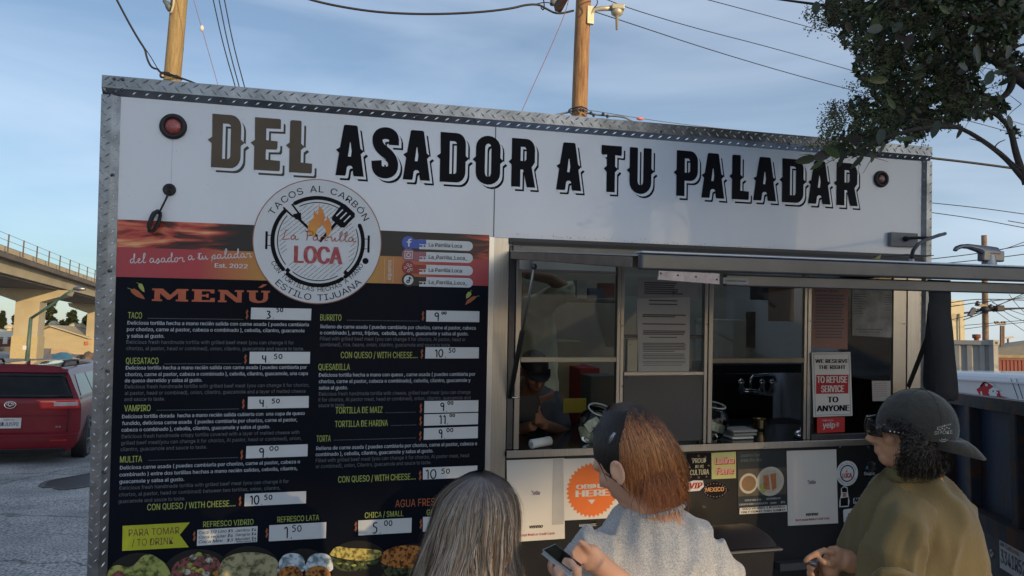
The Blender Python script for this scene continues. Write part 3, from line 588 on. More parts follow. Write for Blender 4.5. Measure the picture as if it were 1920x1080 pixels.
mb = MB(); a = P(733, 525, Y1); text2(mb, "síguenos", (a.x, Y1, a.z), (0, 0, 1), (-1, 0, 0), P(733, 488, Y1).z - a.z, .019, 0, 2)
for x_ in (720.5, 737):
    k = P(x_, 530).z
    while k < P(x_, 484).z: mb.box((P(x_, 500).x, Y1, k), (P(x_, 500).x+.002, Y1+.0003, k+.003)); k += .006
wscript(mb, 'del asador', 243, 494, 346, 491, 18, .0034, Y1); wscript(mb, 'a tu paladar', 352, 488, 472, 483, 18, .0034, Y1)
wtext(mb, "Est. 2022", 403, 501.5, 464, 8, Y1, .035, 2); obj('band_lettering', mb, M_card, menu)

# round logo -------------------------------------------------------------
cl = P(597, 453); ctr = (cl.x, cl.z); rr_ = (P(718, 458).x - P(476, 449).x) / 2; Ya, Yb, Yc, Yd = -.0036, -.0046, -.0052, -.0058
M_logo = mat('logo_white', (.60, .64, .69), .4, var=.03)
logo = obj('logo_disc', MB().lathe((ctr[0], 0, ctr[1]), (0, -1, 0), [(rr_, .0002), (rr_, .0034), (0, .0034)], 72), mat('logo_rim', (.30, .11, .07), .5), truck)
mb = MB(); disc(mb, ctr, rr_*.985, Ya, 72); obj('logo_face', mb, M_logo, logo)
def LP(a, r): return (ctr[0] + rr_*r*math.cos(R(a)), ctr[1] + rr_*r*math.sin(R(a)))
mb = MB()
for a0, a1 in ((58, 112), (145, 214), (229, 293), (-43, 17)):
    pass
for a0, a1 in ((56, 122), (138, 221), (229, 303), (-52, 24)):
    mb.ribbon([LP(a0+(a1-a0)*i/20, .70) for i in range(21)], rr_*.062, Yb)
    for a in (a0, a1): disc(mb, LP(a, .70), rr_*.031, Yb-.0002, 12)
    mb.ribbon([LP(a0+3+(a1-a0-6)*i/20, .625) for i in range(21)], rr_*.014, Yb)
for a in range(-11, 12):                                # grill bars
    o_ = a*.055*rr_; hl = math.sqrt(max(0, (.60*rr_)**2 - o_**2)); u = (math.cos(R(42)), math.sin(R(42)))
    k = -hl
    while k < hl - .004:
        k2 = min(k + .035, hl); p0 = (ctr[0]-u[1]*o_+u[0]*k, ctr[1]+u[0]*o_+u[1]*k); p1 = (ctr[0]-u[1]*o_+u[0]*k2, ctr[1]+u[0]*o_+u[1]*k2)
        if not (abs((p0[0]+p1[0])/2-ctr[0]) < rr_*.5 and -.36*rr_ < (p0[1]+p1[1])/2-ctr[1] < .1*rr_): mb.ribbon([p0, p1], .0016, Yb)
        k = k2 + .004
for s_ in (-1, 1):
    mb.ribbon([(ctr[0]+s_*rr_*.79, ctr[1]+rr_*.13), (ctr[0]+s_*rr_*.79, ctr[1]-rr_*.15)], rr_*.035, Yb)
    for dz in (.07, -.09): mb.ribbon([(ctr[0]+s_*rr_*.70, ctr[1]+rr_*dz), (ctr[0]+s_*rr_*.79, ctr[1]+rr_*dz)], rr_*.01, Yb)
for a in (226, -48): disc(mb, LP(a, .66), rr_*.045, Yb-.0004, 4)
def lg(pts): return [(ctr[0]+a*rr_, ctr[1]+b_2*rr_) for a, b_2 in pts]
mb.ribbon(lg([(-.32,.36),(-.02,.08)]), rr_*.04, Yc); mb.ribbon(lg([(-.55,.52),(-.42,.40),(-.34,.36),(-.30,.42),(-.42,.58)]), rr_*.028, Yc); mb.flat([lg([(-.40,.42),(-.28,.45),(-.27,.33),(-.36,.34)])], Yc-.0001)
mb.ribbon(lg([(.02,.0),(.28,.32)]), rr_*.045, Yc); mb.flat([lg([(.20,.40),(.34,.60),(.40,.62),(.56,.48),(.56,.42),(.40,.24),(.34,.24),(.20,.36)])], Yc-.0001)
wt = MB()
for k in range(4): wt.ribbon(lg([(.28+k*.055,.30+.27-k*.0-.15),(.28+k*.055+.1,.48+.0-k*.05+.06)]) if 0 else lg([(.27+k*.06,.42-k*.045),(.37+k*.06,.53-k*.045)]), rr_*.02, Yd)
obj('spatula_slots', wt, M_logo, logo)
def arct(mb, s, r, a_mid, span, cap, bold, out_=True, y=Yb):
    n_ = len(s); ws = []
    for ch in s:
        if ch == ' ': ws.append(.32)
        else: t4 = tmesh(ch, bold, 2); ws.append(t4[3]-t4[2]+.09)
    tot = sum(ws); a = a_mid + (span/2 if out_ else -span/2); q = cap/CAP; kx = (R(span)*r*rr_)/tot
    for ch, w_ in zip(s, ws):
        da = span*w_/tot; am = a - da/2 if out_ else a + da/2
        if ch != ' ':
            vs, fs, x0, x1 = tmesh(ch, bold, 2); px_, pz_ = LP(am, r)
            t_ = am - 90 if out_ else am + 90; ux = V((math.cos(R(t_)), 0, math.sin(R(t_)))); uz = V((-math.sin(R(t_)), 0, math.cos(R(t_))))
            mb.add([V((px_, y, pz_)) + ux*((x-(x0+x1)/2)*kx) + uz*(v_*q) for x, v_ in vs], fs)
        a = a - da if out_ else a + da
arct(mb, "TACOS AL CARBÓN", .79, 89, 126, .030, .004)
arct(mb, "CON TORTILLAS HECHAS A MANO", .80, 270, 128, .021, .0, False)
arct(mb, "ESTILO TIJUANA", .945, 272, 92, .029, .02, False)
cc = LP(-21, .80); disc(mb, cc, rr_*.05, Yb, 16)
obj('logo_lettering', mb, M_ink, logo)
mb = MB(); mb.flat([lg([(-.14,.10),(-.17,.22),(-.14,.32),(-.08,.38),(-.08,.50),(-.02,.42),(0,.58),(.06,.50),(.09,.40),(.08,.30),(.12,.36),(.13,.42),(.19,.30),(.20,.18),(.12,.05),(.12,.18),(.05,.28),(-.02,.20),(-.06,.08)])], Yd); obj('logo_flame', mb, mat('logo_flame_orange', (.62, .20, .04), .5, col2=(.7, .36, .06), vs=6), logo)
mb = MB(); a = P(528, 449); b2 = P(667, 454); hh = rr_*.15
for st in strokes('La Parrilla', True)[0]:
    W = strokes('La Parrilla', True)[1]; mb.ribbon([(a.x+(b2.x-a.x)*u/W, a.z+(b2.z-a.z)*u/W+v*hh) for u, v in smooth2(st)], .004, Yd)
obj('logo_script', mb, mat('logo_script_red', (.34, .08, .07), .5), logo)
mb = MB(); wtext(mb, "LOCA", 553, 492.5, 640, 32, Yd, .07, 3); obj('logo_word', mb, mat('logo_word_red', (.33, .03, .05), .55, col2=(.45, .12, .13), vs=60), logo)
# ================================================================ serving window
def pz(px, py, y=0): return P(px, py, y).z
def pxx(px, py, y=0): return P(px, py, y).x
ZL0, ZL1 = pz(951, 859, -.03), pz(951, 845.5, -.03)      # counter lip
M_alum = mat('window_aluminium', (.40, .39, .37), .3, 1, var=.12, vs=5, bump=.04, bs=40, stretch=(1, 1, .3))
M_cream = mat('cream_frame', (.40, .37, .29), .45, .3, var=.1)
M_glass = glassmat('window_glass', (.78, .80, .77), 1.6)
M_screen = glassmat('dusty_glass', (.80, .80, .75), 1.5, .08, (.30, .28, .24))
post = MB(); post.box((pxx(922.5, 650), -.006, ZB), (WX0, .032, WZ1)); o = bevel(obj('window_post', post, M_steel, truck), .003)
obj('window_post', MB().box((pxx(1701, 600), -.004, ZL1), (pxx(1737, 600), .032, WZ1-.05)), M_steel, truck)
obj('window_post', MB().box((pxx(1676, 600), .002, ZL1), (pxx(1700, 600), .034, WZ1-.05)), M_alum, truck)
mb = MB(); mb.box((WX0-.005, -.016, WZ1-.030), (XR+.0, 0, WZ1)); obj('hinge_gasket', bevel(obj('hinge_rail', mb, mat('dark_gasket', (.03, .032, .036), .45), truck), .004) and MB().box((WX0+.01, -.022, WZ1-.036), (XR, -.0165, WZ1-.018)), M_rubber, truck)
mb = MB(); mb.box((WX0+.02, -.012, WZ1-.075), (XR-.01, .01, WZ1-.037)); obj('hinge_channel', mb, mat('channel', (.10, .11, .125), .35, .7), truck)
for px, py in ((978, 461), (1241, 471), (1480, 483), (1700, 492)): 
    p = P(px, py, -.014); obj('screw', MB().lathe(p, (0, -1, 0), [(.006, 0), (.006, .003), (0, .005)], 10), M_chrome, truck, True)
# mullions
def vbar(n_, a, b2, y0, y1, m_, zt=None, zb=None): return bevel(obj(n_, MB().box((pxx(a, 650), y0, zb or ZL1), (pxx(b2, 650), y1, zt or WZ1-.04)), m_, truck), .002)
vbar('window_jamb', 953, 964.5, .004, .05, M_darksteel); vbar('window_jamb', 966, 976, -.002, .03, M_alum)
mulls = ((1156, 1162), (1163.5, 1170), (1320, 1326), (1328, 1336), (1509, 1514), (1515.5, 1522))
for a, b2 in mulls: vbar('mullion', a, b2, -.004 if a % 2 == 0 else .004, .03, M_alum)
def hbar(n_, a, b2, y_0, y_1, m_, ya=0.0, yb=.022):
    return bevel(obj(n_, MB().box((pxx(a, y_0), ya, pz((a+b2)/2, y_1)), (pxx(b2, y_0), yb, pz((a+b2)/2, y_0))), m_, truck), .002)
hbar('window_rail', 977, 1156, 670, 679, M_cream); hbar('window_rail', 1170, 1320, 697, 704, M_alum, .0, .02)
hbar('window_rail', 1336, 1509, 671.5, 680.5, mat('rail_brown', (.17, .15, .12), .4, .5)); hbar('window_rail', 977, 1156, 506, 513, M_alum); hbar('window_rail', 1522, 1676, 813, 828, M_darksteel)
hbar('window_rail', 1170, 1320, 628, 634, M_darksteel, .012, .03)
def pane(a, b2, y_0, y_1, m_, y=.012): return obj('glass_pane', MB().box((pxx(a, 650), y, pz((a+b2)/2, y_1)), (pxx(b2, 650), y+.004, pz((a+b2)/2, y_0))), m_, truck)
pane(976, 1156, 508, 670, M_screen); pane(1170, 1320, 500, 698, M_glass); pane(1336, 1509, 510, 672, M_screen); pane(1522, 1676, 515, 815, M_glass)
hatch = obj('service_hatch', MB().box((pxx(1171, 650), .004, pz(1245, 828)), (pxx(1319, 650), .010, pz(1245, 704.5))), mat('grey_sheet', (.085, .088, .098), .42, .75, var=.08, vs=3, bump=.02, bs=8), truck)
for px, py in ((1176, 709), (1314, 708), (1318, 824), (1175, 822), (1167, 724), (958, 605), (1167, 611), (1326, 608), (1519, 602), (1517, 720), (1695, 607), (1327, 718), (957, 834)):
    p = P(px, py, -.004); obj('screw', MB().lathe(p, (0, -1, 0), [(.0035, 0), (.0035, .002), (0, .003)], 8), M_darksteel, truck, True)
latch = obj('window_latch', MB().box(P(1177, 637, -.004), P(1194, 697, .003)), M_cream, truck); bevel(latch, .002)
p = P(1181, 646, -.005); obj('screw', MB().lathe(p, (0, -1, 0), [(.003, 0), (.003, .002), (0, .003)], 8), M_darksteel, latch)
# counter
M_counter = mat('counter_black', (.03, .03, .032), .16, .3, var=.4, vs=12, bump=.02, bs=20)
obj('counter_top', MB().box((WX0, -.026, ZL1-.006), (XR-.05, .50, ZL1-.001)), M_counter, truck)
lip = MB(); lip.box((WX0, -.032, ZL0), (pxx(1720, 835, -.03), -.027, ZL1)); lip.box((WX0, -.0265, ZL0), (pxx(1720, 835, -.03), -.004, ZL0+.003)); bevel(obj('counter_lip', lip, M_steel, truck), .0015)
for px, py in ((1274, 846), (1428, 841), (1433, 838), (1575, 838)): p = P(px, py, -.033); obj('screw', MB().lathe(p, (0, -1, 0), [(.004, 0), (.004, .002), (0, .004)], 10), M_chrome, truck, True)
# electrical box, leads
eb = obj('junction_box', MB().box(P(1671, 435, -.03), P(1714, 464, -.001)), mat('grey_plastic', (.15, .16, .17), .5), truck); bevel(eb, .003)
mb = MB(); mb.lathe(P(1697, 448, -.03), (0, -1, 0), [(.016, 0), (.016, .012), (.01, .02), (0, .02)], 16); obj('cable_gland', mb, M_rubber, eb, True)
mb = MB(); mb.tube([P(1698, 447, -.05), P(1720, 446, -.07), P(1745, 446, -.12), P(1762, 440, -.16), P(1771, 439, -.18)], .0085, 8); obj('cable', mb, M_rubber, eb, True)

# ---------------------------------------------------------------- awning
AY = -1.55; M_awn = mat('awning_frame', (.105, .112, .125), .36, .85, var=.15, vs=5, bump=.05, bs=30); M_awnlight = mat('awning_skin', (.52, .55, .6), .3, .6, var=.08, vs=2)
h0 = P(951, 469.5, -.02); f0 = P(1204, 478.5, AY); AX0 = WX0; AX1 = XR - .02; hz, fz = h0.z, pz(1320, 482, AY); 
def aw(x, s, dz=0): return V((x, -.02 + (AY + .02) * s, hz + (fz - hz) * s + dz))
awn = thing('awning_door', 'open grey metal window shutter propped up as an awning above the counter', 'awning', aw(AX0, 0), T)
mb = MB(); mb.add([aw(AX0, 0, 0), aw(AX1, 0, 0), aw(AX1, 1, 0), aw(AX0, 1, 0), aw(AX0, 0, -.004), aw(AX1, 0, -.004), aw(AX1, 1, -.004), aw(AX0, 1, -.004)], [(0,3,2,1),(4,5,6,7),(0,1,5,4),(1,2,6,5),(2,3,7,6),(3,0,4,7)]); obj('awning_skin', mb, M_awnlight, awn)
bevel(obj('side_rail', MB().bar(aw(AX0+.015, .0, -.024), aw(AX0+.015, .97, -.024), .026, .036), mat('rail_brown2', (.20, .17, .14), .4, .7, var=.2, vs=14), awn), .003)
bevel(obj('side_rail', MB().bar(aw(AX1-.015, .0, -.024), aw(AX1-.015, .97, -.024), .026, .036), M_awn, awn), .003)
for s_ in (.33, .66): obj('cross_rail', MB().bar(aw(AX0+.032, s_, -.02), aw(AX1-.032, s_, -.02), .03, .028), M_awn, awn)
fzt, fzb = pz(1320, 482.5, AY), pz(1320, 510, AY)
bevel(obj('front_rail', MB().box((AX0-.0, AY-.03, fzb), (AX1, AY, fzt+.003)), M_awn, awn), .006, 3)
bevel(obj('front_cap', MB().box((AX0-.0, AY-.034, fzt+.0035), (AX1, AY+.02, fzt+.010)), M_awnlight, awn), .003)
bx0 = pxx(1356, 520, AY+.03); bevel(obj('lower_rail', MB().box((bx0, AY+.01, pz(1400, 537, AY)), (AX1, AY+.035, fzb-.004)), M_awn, awn), .004)
br_ = obj('bracket_plate', MB().prism([P(*q, AY-.034) for q in ((1236, 507.5), (1349, 513), (1349, 533), (1234, 524))][::-1], (0, .006, 0)), mat('pinkish_metal', (.42, .36, .36), .5, .3, var=.2, vs=40), awn)
for px, py in ((1239, 512), (1271, 516), (1305, 519), (1344, 524)): p = P(px, py, AY-.035); obj('screw', MB().lathe(p, (0, -1, 0), [(.0028, 0), (.0028, .001), (0, .002)], 8), M_rubber, br_)
lb = obj('rail_label', MB().box(P(1356, 520, AY+.009), P(1403, 533, AY+.0095)), mat('label_grey', (.2, .22, .24), .4), awn)
mb = MB(); wtext(mb, "For best results Push forward", 1360, 527.5, 1399, 3, AY+.0085, .01, 1); obj('label_lettering', mb, M_ink, lb)
# latch handle on the outer skin
hp = aw(AX1, 1, .01); hx = P(1853, 500, AY+.12)
hm = MB(); hm.box(P(1829, 499, AY+.08), P(1878, 506, AY+.16)); hb = bevel(obj('handle_base', hm, M_steel2, awn), .004)
hm = MB(); c0 = P(1855, 500, AY+.12); hm.lathe(c0, (0, 0, 1), [(.028, 0), (.024, .01), (.021, .03), (.02, .042)], 20); obj('handle_boss', hm, M_steel2, awn, True)
hm = MB(); pts = [P(a, b2, AY+.12) for a, b2 in ((1869, 474), (1852, 473), (1832, 466), (1815, 462), (1802, 462), (1794, 465), (1790, 470))]
hm.tube(pts, [(.021, .016), (.024, .016), (.014, .014), (.010, .013), (.008, .012), (.008, .011), (.007, .009)], 12, ref=(0, 0, 1)); hm.box(P(1845, 469, AY+.105), P(1870, 492, AY+.135)); o = obj('handle_lever', hm, mat('dark_chrome', (.16, .16, .18), .2, .9), awn, True); fuse(o, .003, 3)
mb = MB(); mb.lathe(P(1709, 495, -.62), (0, 0, 1), [(.014, 0), (.014, .02), (.009, .026)], 12); c_ = obj('cable_fitting', mb, M_steel2, awn, True)
mb = MB(); mb.tube([P(1709, 484, -.62), P(1712, 470, -.60), P(1722, 457, -.5), P(1738, 449, -.4), P(1755, 443, -.3), P(1772, 438, -.2)], .0095, 8); obj('cable', mb, M_rubber, c_, True)
mb = MB(); mb.tube([P(1640, 482, -.3), P(1700, 478, -.3), P(1735, 480, -.3), P(1751, 479, -.3)], [.004, .006, .005, .002], 6); obj('seal_strip', mb, M_rubber, awn)
# gas strut
st = thing('gas_strut', 'black gas strut propping the awning at the left window jamb', 'gas strut', P(956, 745, -.03), T)
top_, mid_, bot_ = P(1002, 500, -.42), P(983, 612, -.24), P(956, 745, -.02)
mid_ = top_ + (bot_ - top_) * .46
obj('rod', MB().tube([top_, mid_], .006, 10), M_steel2, st, True); obj('cylinder', MB().tube([mid_, mid_ + (bot_-mid_)*.02, bot_], [.009, .0125, .0125], 14), M_rubber, st, True)
obj('end_fitting', MB().ell(top_, (.012, .012, .014)), M_darksteel, st, True); obj('end_fitting', MB().tube([bot_+V((-.01,0,0)), bot_ + V((.045, -.01, 0))], .005, 8), M_chrome, st, True)
obj('strut_bracket', MB().box(P(975, 488, -.40), P(996, 506, -.38)), mat('grey_zinc', (.3, .3, .3), .4, .8), awn)
# strap
stp = thing('pull_strap', 'wide black webbing strap hanging in a loop from the right end of the awning', 'strap', P(1765, 745, AY+.1), T)
def strap(mb, pts, hw, th=.002):
    vs = []; 
    for p, h in zip(pts, hw): vs += [p - V((h, 0, 0)), p + V((h, 0, 0))]
    n_ = len(pts); mb.add(vs, [(2*i, 2*i+1, 2*i+3, 2*i+2) for i in range(n_-1)])
mb = MB(); ys = AY + .03
fr_ = [(1760,525),(1762,560),(1761,590),(1765,620),(1768,650),(1770,680),(1773,710),(1775,735),(1775,748)]
pts = [P(a, b2, ys - .02*math.sin(i*.6)) for i, (a, b2) in enumerate(fr_)]
hw = [.047,.045,.047,.046,.045,.047,.048,.048,.047]
last = pts[-1]; pts += [last + V((0, .02, -.008)), last + V((0, .045, .004)), last + V((0, .055, .06)), last + V((0, .05, .2)), last + V((0, .04, .33))]; hw += [.049, .048, .046, .044, .04]
strap(mb, pts, hw); o = obj('webbing', mb, mat('strap_black', (.012, .013, .016), .8, var=.2, vs=40, bump=.4, bs=500), stp, True); m = o.modifiers.new('s', 'SOLIDIFY'); m.thickness = .003
mb = MB(); mb.bar(P(1741, 628, -1.0), P(1703, 726, -.5), .022, .003, V((1, 0, .4))); obj('webbing_tail', mb, MATS['strap_black'], stp)
lf = obj('dry_leaf', MB().add([P(1622, 489, -1.2), P(1640, 484, -1.21), P(1652, 477, -1.2), P(1650, 487, -1.19), P(1640, 489, -1.19)], [(0,1,3,4),(1,2,3)]), mat('dry_leaf', (.30, .26, .10), .7), None, fr=T); props(lf, 'dry yellow leaf lying on the raised awning edge', 'leaf')

# ---------------------------------------------------------------- papers and stickers
def sheet(name, label, cat, q, y, m_, group=None, th=.0012, pts3=None):
    mb = MB(); pbox(mb, q, y, th); return obj(name, mb, m_, None, fr=T, label=label, category=cat, group=group)
def lett(par, m_, items, y, nm='lettering'):
    mb = MB()
    for it in items: wtext(mb, it[0], it[1], it[2], it[3], it[4], y, it[5] if len(it) > 5 else .02, 2, it[6] if len(it) > 6 else 0)
    return obj(nm, mb, m_, par)
def rects(par, m_, rs, y, nm='print'):
    mb = MB()
    for a, b2, c_, d_ in rs: p, q = P(a, d_, y), P(c_, b2, y); mb.add([(p.x, y, p.z), (q.x, y, p.z), (q.x, y, q.z), (p.x, y, q.z)], [(0,1,2,3)])
    return obj(nm, mb, m_, par)
M_text = mat('paper_text', (.10, .10, .11), .6, var=0); M_paper2 = mat('grey_paper', (.33, .32, .31), .6, var=.06)
Yg = -.007
s1 = sheet('permit_paper', 'long white permit letter taped inside the second window', 'notice', [(1194, 560), (1294, 557), (1292, 697), (1197, 697)], .018-.01, mat('permit_white', (.50, .48, .45), .6, var=.05))
rnd = random.Random(3); rs = []
for y_ in [563, 570, 590, 593, 607, 620, 623, 626, 632, 643, 646, 649, 652, 655, 658, 663, 666, 669, 672, 677, 680, 684]:
    c_ = y_ in (563, 570, 632); rs.append((1204 + (12 if c_ else 0) + rnd.random()*2, y_, 1286 - (14 if c_ else 0) - rnd.random()*(24 if y_ in (593, 626, 658, 684) else 3), y_+1.3))
rects(s1, M_text, rs, .0076)
s2 = sheet('permit_paper', 'grey certificate with a small tree emblem taped behind the upper second window', 'notice', [(1196, 520), (1310, 524), (1309, 566), (1196, 561)], .0095, M_paper2)
mb = MB(); p = P(1263, 549, .0092); mb.ribbon([(p.x, p.z-.02), (p.x, p.z)], .003, .0090)
for k in range(7): t_ = R(20+k*23); mb.ribbon([(p.x, p.z-.006), (p.x+.017*math.cos(t_), p.z-.002+.015*math.sin(t_))], .003, .0089)
obj('tree_emblem', mb, M_text, s2); rects(s2, M_text, [(1208, 530+k*4, 1255+rnd.random()*28, 531+k*4) for k in range(6)], .009)
s3 = sheet('notice', 'reddish brown notice with lines of text behind the right window', 'notice', [(1522, 530), (1590, 534), (1589, 655), (1522, 652)], .0095, mat('red_brown_paper', (.30, .15, .115), .6, var=.1))
lett(s3, M_text, [("Baño de Tijuana", 1528, 547, 1572, 5, .04)], .0088); rects(s3, M_text, [(1525+rnd.random()*5, 553+k*5.6, 1578+rnd.random()*5, 555+k*5.6) for k in range(15)], .0088)
s4 = sheet('notice', 'faded grey certificate at the far right window pane', 'notice', [(1598, 538), (1673, 543), (1674, 633), (1598, 629)], .0095, mat('faded_paper', (.22, .215, .20), .6, var=.35, vs=14))
rects(s4, M_text, [(1601, 551+k*4.5, 1617+rnd.random()*8, 552.2+k*4.5) for k in range(9)] + [(1658, 553+k*4.5, 1670, 554+k*4.5) for k in range(7)] + [(1605, 617, 1655, 618.5), (1610, 622, 1650, 623)], .0088)
s5 = sheet('cardboard_sheet', 'brown cardboard sheet standing behind the right window', 'cardboard', [(1524, 662), (1676, 683), (1676, 814), (1524, 816)], .024, mat('brown_card', (.24, .12, .085), .7, var=.15, vs=6))
sg = sheet('warning_sign', 'white sign reading WE RESERVE THE RIGHT TO REFUSE SERVICE TO ANYONE', 'sign', [(1522, 661), (1594.5, 660), (1598.5, 779.5), (1525.5, 782)], Yg, mat('sign_white', (.62, .60, .59), .45, var=.03), th=.003)
rects(sg, M_red, [(1530, 702.5, 1591, 738.5)], Yg-.0006, 'red_field')
lett(sg, M_ink, [("WE RESERVE", 1529, 680.5, 1590, 7, .05), ("THE RIGHT", 1535, 692, 1585, 7, .05), ("TO", 1552, 754.5, 1571, 10.5, .06), ("ANYONE", 1532, 771.5, 1592, 11, .06)], Yg-.0006)
lett(sg, mat('sign_white2', (.62, .60, .59), .45, var=.03), [("TO REFUSE", 1532, 718, 1588, 12.5, .05), ("SERVICE", 1540, 735.5, 1582, 12.5, .05)], Yg-.0012, 'white_lettering')
mb = MB(); fr = [(1525.5, 664), (1591.5, 663.5), (1595, 776.5), (1529, 778.5), (1525.5, 664)]; mb.ribbon(pix(fr, Yg-.0006), .0025, Yg-.0006); obj('border_line', mb, M_ink, sg)
yp = sheet('review_sticker', 'small red yelp sticker under the warning sign', 'sticker', [(1532, 783), (1584, 782), (1584, 810), (1532, 812)], Yg+.002, mat('yelp_red', (.50, .03, .03), .4))
lett(yp, M_card, [("FIND US ON", 1542, 790, 1562, 3, .01), ("yelp", 1543, 802.5, 1565, 11, .03)], Yg+.0014)
mb = MB()
for t_ in (95, 35, -30, -95, 180): 
    p = P(1570, 796, Yg+.0014); u = (math.cos(R(t_)), math.sin(R(t_))); q = .013; n2 = (-u[1], u[0])
    mb.ribbon([(p.x+q*(u[0]*a_+n2[0]*b_2), p.z+q*(u[1]*a_+n2[1]*b_2)) for a_, b_2 in ((.2,0),(.9,.3),(1,0),(.9,-.3),(.2,0))], .0018, Yg+.0014)
obj('burst_mark', mb, M_card, yp)
s6 = sheet('notice', 'small cream notice at the edge of the right window beside the cap', 'notice', [(1635, 714), (1670, 714), (1670, 752), (1636, 752)], .008, mat('cream_paper', (.36, .32, .30), .6))
rects(s6, M_text, [(1639, 718+k*4, 1663, 719+k*4) for k in range(7)], .0074)
# posters under the counter
Yp = -.0025; M_post = mat('poster_white', (.63, .62, .60), .45, var=.03, vs=3)
def paypost(lab, q, cx, yz, yv, yr, xr0, xr1, s):
    o = sheet('payment_poster', lab, 'poster', q, Yp, M_post)
    lett(o, mat('purple_ink', (.045, .03, .14), .5), [("Zelle", cx-9*s, yz, cx+8*s, 8*s, .03)], Yp-.0008); lett(o, M_ink, [("venmo", cx-12.5*s, yv, cx+12.5*s, 7*s, .05, .15)], Yp-.0008, 'lettering')
    lett(o, M_red, [("Don't except Debit or Credit Cards", xr0, yr, xr1, 4.5*s, .03)], Yp-.0008, 'red_lettering'); return o
pp = paypost('white payment poster beside the menu at the left end below the counter', [(950, 863), (1058, 859), (1059, 1010), (953, 1017)], 1004.5, 928.5, 991, 1007, 958, 1040, 1.0)
obj('clear_tape', MB().box(P(1037, 861, Yp-.001), P(1057, 983, Yp-.0012)), mat('tape', (.45, .45, .45), .25), pp)
paypost('white payment poster beside the round logo sticker, right of the food poster', [(1475, 845.5), (1568, 842.5), (1571.5, 981), (1477.5, 986)], 1522, 908, 967.5, 977.5, 1492, 1555, .92)
oh = sheet('order_poster', 'white poster with an orange starburst reading ORDER HERE', 'poster', [(1056, 860.5), (1170, 857), (1172, 970), (1058, 976)], Yp-.0016, M_post)
c0 = P(1110, 918.5, Yp); rs_ = (P(1158, 918, Yp).x - c0.x); y_ = Yp-.0022; lp = []
for k in range(72): t_ = R(k*5); rr = rs_ * (1 if k % 2 else .90); lp.append((c0.x+rr*math.cos(t_), c0.z+rr*math.sin(t_)))
mb = MB(); mb.flat([lp], y_); obj('starburst', mb, M_orange, oh); lett(oh, M_post, [("ORDER", 1081, 917, 1142, 8, .06), ("HERE", 1080.5, 932, 1142, 12, .08)], y_-.0005)
mb = MB(); mb.flat([pix([(1102, 937), (1116, 936.5), (1109.5, 945.5)], y_)], y_-.0005); obj('arrow_mark', mb, M_post, oh)
sheet('yellow_flyer', 'plain yellow flyer between the orange haired woman and the dark culture sticker', 'flyer', [(1236, 853), (1280, 851.5), (1280, 912), (1236, 914)], Yp, M_yel)
pc = sheet('culture_sticker', 'square black sticker reading PROUD DE MI CULTURA', 'sticker', [(1288, 850), (1333, 848.5), (1332.5, 898.5), (1289, 900)], Yp, M_ink)
lett(pc, mat('cream_ink', (.42, .42, .30), .5), [("PROUD", 1299, 868.5, 1324, 9, .04), ("DE MI", 1304, 878, 1319, 6, .03), ("CULTURA", 1294, 891, 1329, 10, .04)], Yp-.0008)
mb = MB()
for cx, cy, s in ((1310, 855, 1), (1298, 860, .8), (1323, 857, .8), (1310, 895, 1), (1293, 876, .7), (1329, 873, .7), (1296, 894, .6), (1325, 894, .6)):
    for t_ in range(0, 360, 60): p = P(cx, cy, Yp-.0008); r = .006*s; mb.ribbon([(p.x+r*.3*math.cos(R(t_)), p.z+r*.3*math.sin(R(t_))), (p.x+r*1.4*math.cos(R(t_)), p.z+r*1.4*math.sin(R(t_)))], .0018, Yp-.0008)
obj('ornament', mb, mat('magenta_ink', (.20, .06, .16), .5, col2=(.30, .24, .12), vs=60), pc)
lfs = sheet('pink_lettering_sticker', 'square lime sticker with pink retro lettering', 'sticker', [(1334, 849.5), (1380, 847), (1380, 896.5), (1334.5, 898.5)], Yp, mat('lime_sticker', (.44, .47, .20), .5))
for dx, m_ in ((1.6, M_red), (0, mat('pink_ink', (.62, .34, .30), .5))): lett(lfs, m_, [("Latina", 1340+dx, 870+dx, 1375+dx, 13, .07, .1), ("Fuerte", 1343+dx, 889+dx, 1374+dx, 13, .07, .1)], Yp-.0008-(0 if dx else .0006))
vp = sheet('red_script_sticker', 'white sticker with red lettering above the grey shirted shoulder', 'sticker', [(1281, 908), (1300, 901), (1318, 901), (1320, 912), (1312, 920), (1290, 922), (1280, 916)], Yp, M_card)
lett(vp, M_red, [("SVIP", 1283, 917, 1315, 11, .06, .2)], Yp-.0008)
mx_ = sheet('ornate_sticker', 'black ornate sticker reading MEXICO with coloured dots', 'sticker', [(1316, 919), (1324, 908), (1341, 902), (1358, 908), (1367, 919), (1358, 930), (1341, 937), (1325, 930)], Yp, M_ink)
lett(mx_, mat('orange_ink', (.55, .28, .12), .5), [("MEXICO", 1323, 922.5, 1357, 8, .05)], Yp-.0008); mb = MB()
for k in range(22):
    t_ = k*16.4; p = P(1341+21*math.cos(R(t_)), 919+12.5*math.sin(R(t_)), Yp-.0008); mb.flat([[(p.x+.0028*math.cos(R(a)), p.z+.0028*math.sin(R(a))) for a in range(0, 360, 60)]], Yp-.0008)
obj('ornament', mb, mat('multi_ink', (.45, .20, .20), .5, col2=(.12, .2, .35), vs=80), mx_)
fp = sheet('food_poster', 'dark poster with photographs of a soup bowl and a plate of tacos', 'poster', [(1382, 847), (1474, 845), (1476, 948), (1384, 953)], Yp, mat('navy_poster', (.012, .022, .032), .35))
rects(fp, mat('poster_photo', (.075, .062, .050), .5, var=.3, vs=10), [(1384, 876, 1475, 931)], Yp-.0006, 'photo_field')
